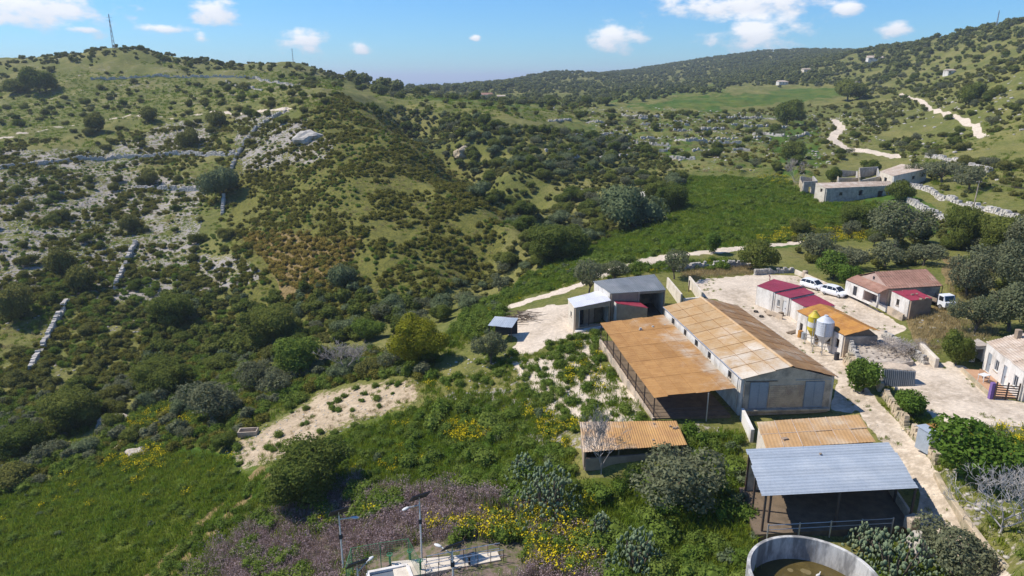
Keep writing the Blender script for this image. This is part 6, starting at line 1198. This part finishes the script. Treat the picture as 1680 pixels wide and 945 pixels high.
# prickly pears
def pear(px, py, wpx, hpx, label, seed):
    p = gnd(px, py); d = math.sqrt(p.x**2+p.y**2+(p.z-H)**2); w = wpx*d/F; h = hpx*d/F; rg = np.random.default_rng(seed); VV = []; FF = []; off = 0; base = IV1*np.array([.13, .035, .19])
    n_ = int(70+w*h*14)
    for k in range(n_):
        u = rg.normal(size=2)*w*.24; hh = h*(1-min(1, (np.hypot(*u)/(w*.55))**2))*rg.uniform(.15, 1.0); a = rg.uniform(0, 6.28); tl = rg.uniform(-.5, .5); c, s = math.cos(a), math.sin(a); ct, st = math.cos(tl), math.sin(tl)
        v = base*rg.uniform(.8, 1.35); v = np.stack([v[:, 0]*ct+v[:, 2]*st, v[:, 1], -v[:, 0]*st+v[:, 2]*ct], 1); v = np.stack([v[:, 0]*c-v[:, 1]*s, v[:, 0]*s+v[:, 1]*c, v[:, 2]], 1)+np.array([u[0], u[1], max(hh, .1)]); VV.append(v); FF.append(IF1+off); off += len(v)
    r0 = empty('prickly_pear', p, 0, label, 'cactus', 'prickly pear clumps'); link('pads', mesh_np('pads', np.concatenate(VV), np.concatenate(FF), LM['cactus'], smooth=True), r0)['kind'] = 'stuff'
    mb = MB()
    for k in range(12): a = k*.52; mb.tube((math.cos(a)*w*.08, math.sin(a)*w*.08, -.1), (math.cos(a)*w*.2, math.sin(a)*w*.2, h*.6), .09, .05, n=6)
    mb.build('stem', BARK, r0)
for (px, py, w_, h_, lab, s_) in ((900,835,110,80,'large grey-green prickly pear clump below the low rusty shed',1),(1045,935,90,75,'prickly pear clump near the bottom edge left of the tank',2),(1470,945,130,70,'wide prickly pear clump between tank and farm road',3),(985,880,50,40,'small prickly pear clump between the two larger ones left of the tank',4),(860,780,50,40,'small prickly pear at the upper left of the large clump',5),(1420,905,60,45,'prickly pear right behind the tank wall',6)): pear(px, py, w_, h_, lab, s_)
# ---------------------------------------------------------------- the thickets, zone by zone
Z = dict(
 ravine=[(590,178),(650,180),(760,190),(900,215),(1010,225),(1110,275),(1120,305),(1060,345),(1010,395),(930,425),(860,450),(800,500),(720,540),(600,560),(540,570),(470,600),(420,560),(560,535),(700,490),(800,440),(850,372),(780,305),(700,246),(625,190)],
 rhill=[(1180,95),(1400,80),(1560,40),(1700,10),(1950,-60),(1950,430),(1680,430),(1560,350),(1530,290),(1440,235),(1400,150),(1180,140)], terr=[(890,175),(1200,165),(1360,160),(1420,150),(1440,230),(1340,290),(1130,285),(1000,225)], far=[(820,105),(960,105),(1240,70),(1420,75),(1420,95),(1190,142),(820,146)], valley=[(560,148),(820,146),(1190,142),(1180,165),(890,178),(640,160)],
 left=[(-300,110),(200,80),(560,125),(570,165),(500,190),(380,260),(370,560),(300,620),(0,680),(-300,720)], slopeL=[(-300,690),(0,660),(300,600),(440,590),(700,580),(720,620),(640,630),(430,700),(380,745),(180,752),(0,815),(-300,860)], rnear=[(1300,390),(1450,345),(1560,350),(1700,380),(1950,430),(1950,560),(1680,545),(1600,520),(1550,430),(1390,440),(1330,440)])
DEFS = [ # zone, spacing, size range, keep, noise threshold, kinds, label, dmax
 ('ravine', 4.6, (2.0,5.6), .80, .38, ('evergreen','evergreen','evergreen','olive','blue'), 'dark tree in the dense thicket filling the ravine', 600),
 ('rhill', 7.6, (2.4,5.6), .70, .45, ('evergreen','evergreen','olive','shrub'), 'dark tree or bush dotting the right-hand hillside', 900), ('terr', 9.2, (2.2,5.2), .6, .44, ('evergreen','olive','shrub','evergreen'), 'dark bush on the terraced slope beyond the green field', 700),
 ('valley', 13, (4.5,8), .75, .42, ('evergreen','olive'), 'dark tree in the far valley below the skyline', 1100), ('left', 6.6, (1.2,4.8), .62, .40, ('shrub','shrub','evergreen'), 'dark round bush on the stony left hillside', 560), ('slopeL', 5.2, (1.8,4.6), .60, .42, ('evergreen','shrub','olive','blue'), 'bush on the overgrown valley floor at left', 300), ('rnear', 7.0, (2.4,4.6), .70, .40, ('olive','olive','evergreen'), 'olive tree in the grove above the tiled house', 300)]
GRP = dict(ravine='trees of the ravine thicket', rhill='trees and bushes of the right hillside', terr='bushes on the far terraces', valley='trees of the far valley', left='bushes on the left hillside', slopeL='bushes of the valley floor', rnear='olive grove above the tiled house')
cand = []
for i, (zn, sp_, (s0, s1), kp, th, kinds, lab, dm) in enumerate(DEFS):
    P_ = fill(Z[zn], sp_, 70+i, kp, 25.0, th, dmax=dm); rg = np.random.default_rng(i); 
    for p in P_:
        s = rg.uniform(s0, s1)*(.8+.4*rg.random()); k = kinds[rg.integers(len(kinds))]; qx, qy = pj(*p); dd = math.sqrt(p[0]**2+p[1]**2+(p[2]-H)**2); cand.append((s*F/dd, 0 <= qx <= 1680 and -10 <= qy <= 980, tuple(p), s, k, zn, lab))
cand.sort(key=lambda c: -c[0]); cnt = {}; rest = {}; CAP = dict(ravine=150, rhill=90, terr=90, valley=25, left=200, slopeL=90, rnear=60)
KIND = {'evergreen': 'evergreen_tree', 'olive': 'olive_tree', 'shrub': 'shrub', 'blue': 'shrub'}; WORD = {'evergreen': 'dark green', 'olive': 'grey-green', 'shrub': 'low dark', 'blue': 'bluish'}
LMK = [('the grey roofed barn',1030,470),('the little grey canopy',825,528),('the yellow-green tree',690,560),('the bluish thicket',1030,350),('the large pale boulder',182,690),('the tall pylon',187,60),('the curving hillside wall',410,225),('the straight hillside wall',207,436),('the low hillside wall',80,555),('the upper rock outcrop',507,222),('the valley farmhouse',797,158),('the long low farmhouse',1400,310),('the pale farmhouse',1490,283),('the utility pole',1595,335),('the hill road',1385,225),('the upper road',1550,185),('the uppermost white house',1435,97),('the sunlit white ruin',1557,120),('the tiled house',1480,458),('the right edge house',1650,590),('the pale trough',408,712),('the level terrace wall',275,311),('the golden scrub',480,440),('the ochre outcrop',760,245),('the white rock patch',950,312),('the small mast',481,95)]
ORD = 'nearest second third fourth fifth sixth seventh eighth ninth tenth eleventh twelfth thirteenth fourteenth fifteenth sixteenth seventeenth eighteenth nineteenth twentieth twenty-first twenty-second twenty-third twenty-fourth twenty-fifth twenty-sixth twenty-seventh twenty-eighth twenty-ninth thirtieth'.split()
kc = {}; made = {}
for (wpx, vis, p, s, k, zn, lab) in cand:
    nm = KIND[k]
    if vis and cnt.get(zn, 0) < CAP[zn] and kc.get(nm, 0) < 285:
        cnt[zn] = cnt.get(zn, 0)+1; kc[nm] = kc.get(nm, 0)+1
        o = veg(0, 0, 0, 0, k, 'x', group=GRP[zn]+', '+WORD[k]+' ones', big=False, p=p, wm=s, hm=s*random.uniform(.62,.9) if k in ('evergreen','olive') else s*random.uniform(.5,.7), seed=int(abs(p[0]*31+p[1]*17)))
        qx, qy = pj(*p); lm = min(LMK, key=lambda q: math.hypot(qx-q[1], (qy-q[2])*1.4)); dx, dy = qx-lm[1], qy-lm[2]; side = ('right of' if dx > 0 else 'left of') if abs(dx) > abs(dy)*1.2 else ('below' if dy > 0 else 'above')
        made.setdefault((WORD[k], 'tree' if 'tree' in nm else 'bush', side, lm[0]), []).append((math.hypot(dx, dy), o))
    else: rest.setdefault((zn, k), []).append((p, s))
for (wd, tb_2, side, lmn), v in made.items():      # each is told apart by its rank outward from a landmark
    v.sort(key=lambda q: q[0])
    for r_, (_, o) in enumerate(v):
        o['label'] = ('%s %s %s %s' % (wd, tb_2, side, lmn)) if len(v) == 1 else ('%s %s %s %s, %s' % (wd, tb_2, side, lmn, (ORD[r_]+' counting outward') if r_ < 30 else '%d from it counting outward' % (r_+1)))
for (zn, k), v in rest.items():
    lo = LO.get(k, LO['evergreen']) if zn != 'valley' else LO['far']; P_ = np.array([a for a, b in v]); S_ = np.array([b for a, b in v]); scatter('thicket', P_, S_, lo, WORD[k]+' trees and bushes, the smaller ones, '+{'ravine':'in the ravine','rhill':'on the right hillside','terr':'on the far terraces','valley':'in the far valley','left':'on the left hillside','slopeL':'on the valley floor','rnear':'round the tiled house'}[zn], 'trees')
# ================================================================ ground cover: grasses, weeds, scrub, stones
U = lambda n_, a, b, s: np.random.default_rng(s).uniform(a, b, n_)
def cover(name, poly, sp_, meshes, rng_, label, cat, seed, keep=1.0, nth=None, nsc=10, m=.25, dmax=1e9, margin=200):
    P_ = fill(poly, sp_, seed, keep, nsc, nth, m, dmax, margin); scatter(name, P_, U(len(P_), *rng_, seed), meshes, label, cat, seed)
FACE = [(560,150),(620,190),(700,245),(850,368),(800,440),(700,500),(560,545),(380,560),(370,270),(500,190)]
cover('hill_scrub', FACE, 1.25, LO['scrub'], (.35,2.0), 'low olive-green scrub covering the shaded hill face', 'scrub', 1, .9, .45, 6)
cover('golden_scrub', [(385,378),(590,385),(565,470),(505,505),(430,440)], 1.4, LO['golden'], (1.0,2.0), 'golden dry scrub patch on the hill face', 'scrub', 2, .9)
cover('stony_scrub', [(-300,235),(150,225),(380,200),(500,190),(380,260),(370,560),(300,620),(0,680),(-300,720)], 1.7, LO['scrub'], (.4,2.4), 'sparse low scrub between the stones of the left hillside', 'scrub', 3, .75, .50, 9, dmax=430)
cover('slope_scrub', Z['rhill'], 3.8, LO['shrub'], (.7,3.2), 'low scrub on the right-hand hillside', 'scrub', 4, .85, .48, 16, dmax=620)
cover('terrace_scrub', Z['terr'], 4.2, LO['scrub'], (1.0,2.4), 'low scrub on the far terraces', 'scrub', 5, .6, .42, dmax=560)
cover('far_woodland', Z['far'], 13, LO['far'], (5,9), 'woodland covering the far hills on the skyline', 'woodland', 6, .85, .32, 60, dmax=2600, margin=100)
cover('far_slope_woodland', [(1180,95),(1400,80),(1560,40),(1700,10),(1700,60),(1560,85),(1430,140),(1180,140)], 11, LO['far'], (5,9), 'woodland on the upper right-hand slope', 'woodland', 7, .8, .38, 40, dmax=1700, margin=100)
cover('skyline_woodland', [(540,135),(830,138),(1000,146),(820,152),(600,152)], 16, LO['far'], (7,12), 'tree line on the low skyline at the head of the valley', 'woodland', 75, .8, .36, 60, dmax=1800, margin=100)
cover('ravine_scrub', Z['ravine'], 2.6, LO['shrub'], (1.2,2.8), 'undergrowth between the trees of the ravine', 'scrub', 8, .7, .34, dmax=420)
cover('valley_floor_scrub', Z['slopeL'], 1.6, LO['scrub'], (.7,2.2), 'mixed low bushes on the valley floor at left', 'scrub', 9, .65, .36)
cover('valley_floor_herbs', Z['slopeL'], 1.3, HB, (.8,2.4), 'green herbs on the valley floor at left', 'herbs', 10, .75, .38); cover('valley_floor_grey_bushes', Z['slopeL'], 3.0, LO['olive'], (1.2,3.0), 'grey-green bushes on the valley floor at left', 'scrub', 19, .6, .42); cover('valley_floor_grass', Z['slopeL'], 1.1, GR, (.8,1.6), 'grass on the valley floor at left', 'grass', 20, .7, .40)
LOWH = [(-300,470),(370,430),(430,560),(300,620),(0,680),(-300,720)]
cover('lower_hill_scrub', LOWH, 1.75, LO['shrub'], (.9,2.8), 'dark scrub covering the lower left hillside', 'scrub', 21, .52, .46, 14); cover('lower_hill_green_scrub', LOWH, 2.2, HB, (1.0,2.6), 'greener scrub on the lower left hillside', 'scrub', 22, .7, .46, 10)
cover('foot_thicket', [(240,490),(400,500),(560,470),(700,480),(640,560),(440,605),(250,610)], 2.5, LO['evergreen'], (1.8,4.2), 'dark thicket along the foot of the left hill', 'scrub', 23, .65, .44, 12); cover('foot_grey_thicket', [(240,490),(560,470),(720,480),(640,570),(440,605),(250,610)], 3.4, LO['blue'], (1.8,3.8), 'greyish bushes along the foot of the left hill', 'scrub', 24, .7, .44, 12)
cover('grove_scrub', Z['rnear'], 2.6, LO['shrub'], (1.0,2.4), 'undergrowth in the olive grove', 'scrub', 11, .7, .36)
cover('hillside_tufts', [(-300,200),(200,150),(500,160),(560,160),(380,260),(370,560),(300,620),(0,680),(-300,720)], 1.5, DG+GR, (.6,1.5), 'rough grass between the stones of the left hillside', 'grass', 12, .8, .40, 9, dmax=330)
cover('hillside_herbs', [(-300,235),(380,200),(370,560),(300,620),(0,680),(-300,720)], 2.0, HB, (.5,1.4), 'small green herbs on the left hillside', 'herbs', 13, .7, .46, 14, dmax=300)
cover('face_tufts', FACE, 1.3, DG+LO['golden'][:1], (.5,1.1), 'dry grass tufts on the shaded hill face', 'grass', 14, .7, .42, 9); cover('face_herbs', FACE, 2.3, HB, (.6,1.6), 'green herbs on the shaded hill face', 'herbs', 15, .7, .48, 16)
cover('right_slope_tufts', Z['rhill'], 2.6, GR+DG, (.8,2.0), 'rough grass on the right-hand hillside', 'grass', 16, .75, .42, 12, dmax=360)
cover('terrace_tufts', Z['terr'], 3.0, DG+GR[:2], (.9,2.0), 'rough grass on the far terraces', 'grass', 17, .75, .42, 12, dmax=430)
cover('crest_bushes', [(-250,100),(0,93),(200,76),(300,90),(480,98),(560,116),(620,135),(620,148),(480,113),(300,106),(200,92),(0,110),(-250,120)], 5.5, LO['shrub'], (1.6,4.4), 'dark bushes fringing the crest of the left hill', 'scrub', 18, .8, .40, 18, dmax=640)
# stones on the hillside
for i, (poly, sp_, rr_, th, lab) in enumerate((([(-300,235),(150,250),(280,205),(345,192),(350,240),(200,275),(330,290),(335,410),(430,450),(330,500),(0,480),(-300,480)], 1.15, (.2,.85), .50, 'pale limestone rubble strewn over the left hillside'), ([(385,190),(470,175),(560,230),(540,275),(390,290)], 1.2, (.2,.9), .48, 'pale limestone rubble right of the curving hillside wall'), ([(-300,480),(330,480),(400,560),(0,640),(-300,640)], 1.9, (.3,.9), .54, 'limestone rubble low on the left hillside'), (Z['terr'], 3.4, (.6,1.9), .54, 'pale stones on the far terraces'), (Z['rhill'], 6.0, (.8,2.4), .52, 'pale stones on the right-hand hillside'), ([(740,560),(1000,560),(1060,640),(1040,690),(930,760),(770,690)], 1.15, (.15,.55), .42, 'white stones on the waste ground left of the lean-to'), ([(1540,690),(1900,700),(1900,960),(1660,960),(1550,790)], .95, (.2,.7), .40, 'pale stones on the bank right of the farm road'), ([(1490,520),(1620,500),(1630,580),(1540,580)], 1.4, (.2,.6), .45, 'stones on the brown bank below the tiled house'))):
    cover('loose_stones', poly, sp_, RK, rr_, lab, 'stones', 30+i, .9, th, 9, dmax=500)
# fields and weeds
F1 = [(1115,292),(1290,298),(1345,332),(1450,328),(1450,370),(1300,396),(1180,410),(1060,422),(900,452),(930,400),(1000,380),(1110,340)]
F2 = [(-200,850),(0,815),(180,752),(400,750),(480,785),(330,900),(240,1000),(-200,1000)]; F3 = [(440,775),(640,685),(760,640),(900,640),(850,760),(700,800),(560,785)]
cover('field_grass', F2, .62, GR, (.8,1.5), 'bright green grass of the field at bottom left', 'grass', 50, .95)
cover('field_herbs', F2, 1.9, HB, (.6,1.3), 'leafy herbs in the grass field at bottom left', 'herbs', 51, .7, .45)
cover('meadow_grass', F1, 1.25, GR, (1.1,2.0), 'bright green grass of the field below the old farmstead', 'grass', 52, .9)
cover('meadow_herbs', F1, 2.6, HB, (1.0,2.2), 'leafy plants in the field below the old farmstead', 'herbs', 53, .8, .46)
cover('weed_grass', F3, .62, GR, (.8,1.5), 'green weeds between the dirt track and the purple weeds', 'grass', 54, .95); cover('weed_herbs', F3, 1.4, HB, (.7,1.6), 'leafy herbs between the dirt track and the purple weeds', 'herbs', 55, .8, .36)
PURP = [(270,1000),(410,862),(540,802),(700,795),(920,838),(1010,960),(1010,1000)]
cover('purple_weeds', PURP, .52, PW, (.5,1.15), 'dry purplish weed stalks round the solar lamps', 'weeds', 56, .9); cover('purple_weed_herbs', PURP, .95, HB, (1.0,2.6), 'green undergrowth between the purple weeds', 'herbs', 57, .6, .53, 4); cover('purple_weed_grass', PURP, .9, GR, (1.4,2.4), 'grass between the purple weeds', 'grass', 59, .6, .54, 4)
cover('outlying_purple_weeds', [(260,1000),(400,850),(540,780),(720,780),(920,820),(1040,960),(1040,1000)], 1.1, PW, (.6,1.2), 'scattered purplish weeds round the edge of the purple patch', 'weeds', 58, .6, .46, 5)
for i, (poly, lab, sp_) in enumerate((([(690,870),(860,835),(1000,900),(960,960),(840,930),(760,880)], 'yellow flowers right of the solar lamps', .75), ([(530,835),(600,820),(620,850),(560,870)], 'yellow flowers round the left solar lamp', .8), ([(720,690),(800,690),(800,720),(740,725)], 'yellow flowering broom above the weeds', .7), ([(860,660),(950,690),(940,750),(870,740)], 'yellow flowers left of the low rusty shed', 1.2), ([(950,560),(1010,590),(1000,640),(940,620)], 'yellow flowers left of the lean-to', 1.9), ([(1250,290),(1300,292),(1310,305),(1240,302)], 'yellow flowers at the upper edge of the green field', 1.6), ([(1240,382),(1320,378),(1440,372),(1440,395),(1250,398)], 'yellow flowers along the far track', 1.4), ([(190,690),(310,660),(330,700),(200,720)], 'yellow flowers beside the flat rock slab', 1.0), ([(150,760),(260,740),(250,775),(140,790)], 'yellow flowers at the top of the bottom left field', 1.0), ([(1620,640),(1750,690),(1720,790),(1560,760)], 'yellow flowers on the bank at right', 1.6))):
    cover('yellow_flowers', poly, sp_, FL, (.9,1.6) if i < 2 else (.7,1.3), lab, 'flowers', 80+i, .8, .34, 5)
WASTE = [(700,600),(780,560),(840,580),(990,545),(1075,690),(950,690),(930,760),(880,800),(840,760),(900,640),(760,640)]
cover('waste_herbs', WASTE, 1.3, HB, (.6,1.7), 'weed clumps on the white waste ground left of the lean-to', 'herbs', 60, .75, .42, 7); cover('waste_grass', WASTE, .85, GR, (.7,1.3), 'grass on the white waste ground left of the lean-to', 'grass', 61, .8, .42, 7)
LOWW = [(840,770),(960,740),(1200,700),(1240,700),(1225,740),(1245,860),(1232,1000),(1000,1000),(900,850),(700,802),(850,760)]
cover('lower_weeds', LOWW, .62, GR, (.9,1.7), 'lush green weeds below the low rusty shed', 'grass', 62, .95); cover('lower_herbs', LOWW, 1.15, HB, (.7,1.7), 'leafy weed clumps below the low rusty shed', 'herbs', 63, .85, .30)
MIDW = [(380,745),(640,628),(700,580),(800,500),(870,450),(960,425),(1100,425),(1230,430),(1230,440),(1100,450),(960,470),(850,510),(830,540),(780,560),(700,600),(760,640),(640,685),(440,775)]
cover('bank_grass', MIDW, .95, GR, (.8,1.6), 'grass on the banks round the farm tracks', 'grass', 64, .85, .30); cover('bank_herbs', MIDW, 1.8, HB, (.8,1.9), 'leafy weeds on the banks round the farm tracks', 'herbs', 65, .8, .36)
TANKW = [(1420,872),(1500,862),(1560,900),(1610,1000),(1400,1000),(1440,930)]; cover('tank_weeds', TANKW, .55, GR, (.8,1.5), 'grass between tank and farm road', 'grass', 66, .9); cover('tank_herbs', TANKW, 1.0, HB, (.6,1.4), 'leafy weeds between tank and farm road', 'herbs', 67, .8); cover('shed_weeds', [(1260,872),(1440,868),(1425,905),(1360,888),(1300,882),(1250,890)], .5, GR, (.7,1.2), 'weeds between grey cattle shed and tank', 'grass', 68, .9)
BANK = [(1390,610),(1440,640),(1500,660),(1540,692),(1700,706),(1900,720),(1900,1000),(1670,1000),(1545,790),(1470,690)]
cover('bank_weeds', BANK, .9, GR, (.7,1.4), 'grass on the stony bank right of the farm road', 'grass', 69, .75, .40); cover('bank_bushes', BANK, 1.7, HB, (.7,1.6), 'leafy weeds on the stony bank right of the farm road', 'herbs', 70, .75, .42)
cover('dry_grass', [(1490,525),(1560,500),(1560,420),(1630,425),(1640,560),(1540,580)], .8, DG, (.8,1.4), 'dry straw-coloured grass right of the tiled house', 'grass', 71, .9); cover('pen_dry_grass', [(1108,442),(1240,436),(1240,455),(1150,462),(1120,472)], .7, DG, (.7,1.2), 'dry grass behind the concrete pens', 'grass', 72, .9)
cover('hilltop_grass', [(-300,110),(200,85),(560,130),(560,170),(340,190),(150,245),(-300,240)], 2.6, GR+DG[:1], (1.0,2.2), 'rough grass on the upper left hill', 'grass', 73, .8, .45, 30, dmax=520)
cover('meadow_far_grass', [(980,185),(1230,150),(1400,140),(1412,163),(1200,186)], 4.0, GR, (1.5,3.0), 'green grass of the far meadow', 'grass', 74, .8, dmax=700)
EDGE = [(200,1000),(240,940),(330,880),(480,780),(560,780),(600,800),(430,868),(300,1000)]
cover('edge_grass', EDGE, .65, GR, (.8,1.5), 'grass strip between the bottom left field and the purple weeds', 'grass', 90, .9); cover('edge_herbs', EDGE, 1.2, HB, (.6,1.5), 'leafy weeds along the edge of the purple weeds', 'herbs', 91, .8)
DT = [(700,612),(640,622),(520,660),(430,700),(360,742),(392,775),(450,756),(540,722),(630,690),(700,655)]
cover('track_stones', DT, .9, RK, (.08,.35), 'small stones on the bare dirt track', 'stones', 92, .8, .4, 6, m=2); cover('track_tufts', DT, 1.2, GR, (.5,1.1), 'grass tufts on the bare dirt track', 'grass', 93, .8, .50, 6, m=2); cover('track_herbs', DT, 2.2, HB, (.5,1.5), 'weeds invading the bare dirt track', 'herbs', 99, .7, .52, 6, m=2); cover('track_dry_tufts', DT, 1.2, DG, (.4,.8), 'dry tufts on the bare dirt track', 'grass', 94, .8, .46, 6, m=2)
for i_, (pl_, lb_) in enumerate(((YARD, 'bits of stone and litter on the farm yard'), (YARD2, 'bits of stone on the stone yard'), (ROAD, 'bits of stone on the farm road'), (LOT, 'bits of stone on the gravel lot'))): cover('yard_grit', pl_, 1.5, RK, (.06,.24), lb_, 'stones', 95+i_, .6, .5, 5, m=2)
for i_, (pl_, lb_) in enumerate(((YARD, 'tufts of weeds growing in the farm yard'), (YARD2, 'tufts of weeds growing in the stone yard'), (ROAD, 'tufts of weeds along the farm road'))): cover('yard_weeds', pl_, 1.0, GR, (.25,.6), lb_, 'grass', 110+i_, .7, .60, 4, m=2)
for i_, (pl_, lb_) in enumerate(((F3, 'between the dirt track and the purple weeds'), (LOWW, 'below the low rusty shed'), (F2, 'in the bottom left field'), (MIDW, 'on the banks round the farm tracks'))):
    cover('tall_weeds', pl_, 2.3, HB, (1.3,3.0) if i_ != 2 else (.8,1.6), 'tall leafy weed clumps '+lb_, 'weeds', 120+i_, .7, .46, 8); cover('grey_weeds', pl_, 3.6, LO['blue'], (.8,1.9) if i_ != 2 else (.5,.9), 'grey-green thistle clumps '+lb_, 'weeds', 130+i_, .6, .46, 8); cover('yellow_weeds', pl_, 3.0, FL, (.6,1.1), 'scattered yellow flowers '+lb_, 'flowers', 140+i_, .5, .50, 6)
cover('far_field_tufts', [(600,150),(900,150),(1000,190),(880,200),(640,180)], 4.5, GR+DG[:1], (1.5,3.2), 'rough grass of the far valley fields', 'grass', 150, .8, .40, 30, dmax=800); cover('far_field_bushes', [(600,150),(900,150),(1000,190),(880,200),(640,180)], 11, LO['shrub'], (2.5,5.5), 'bushes and hedges of the far valley fields', 'scrub', 151, .8, .47, 40, dmax=900)
# ================================================================ thin spring haze
hm_ = bpy.data.materials.new('thin_haze'); t = nodes_of(hm_); o_ = t.nodes.new('ShaderNodeOutputMaterial'); v_ = t.nodes.new('ShaderNodeVolumePrincipled'); t.links.new(v_.outputs[0], o_.inputs['Volume'])
v_.inputs['Color'].default_value = (.80,.89,1.0,1); v_.inputs['Density'].default_value = HAZE; v_.inputs['Anisotropy'].default_value = .2
hb = MB((0, 5000, 0)); zmin = min(float(GZ.min()), -48)-1.5; zmax = max(float(GZ.max())+25, H+8); hb.box((0, 22400, zmin), (64000, 46000, zmax-zmin)); tag(hb.build('haze', hm_), 'thin bluish haze in the air over the valley', 'haze', kind='stuff')
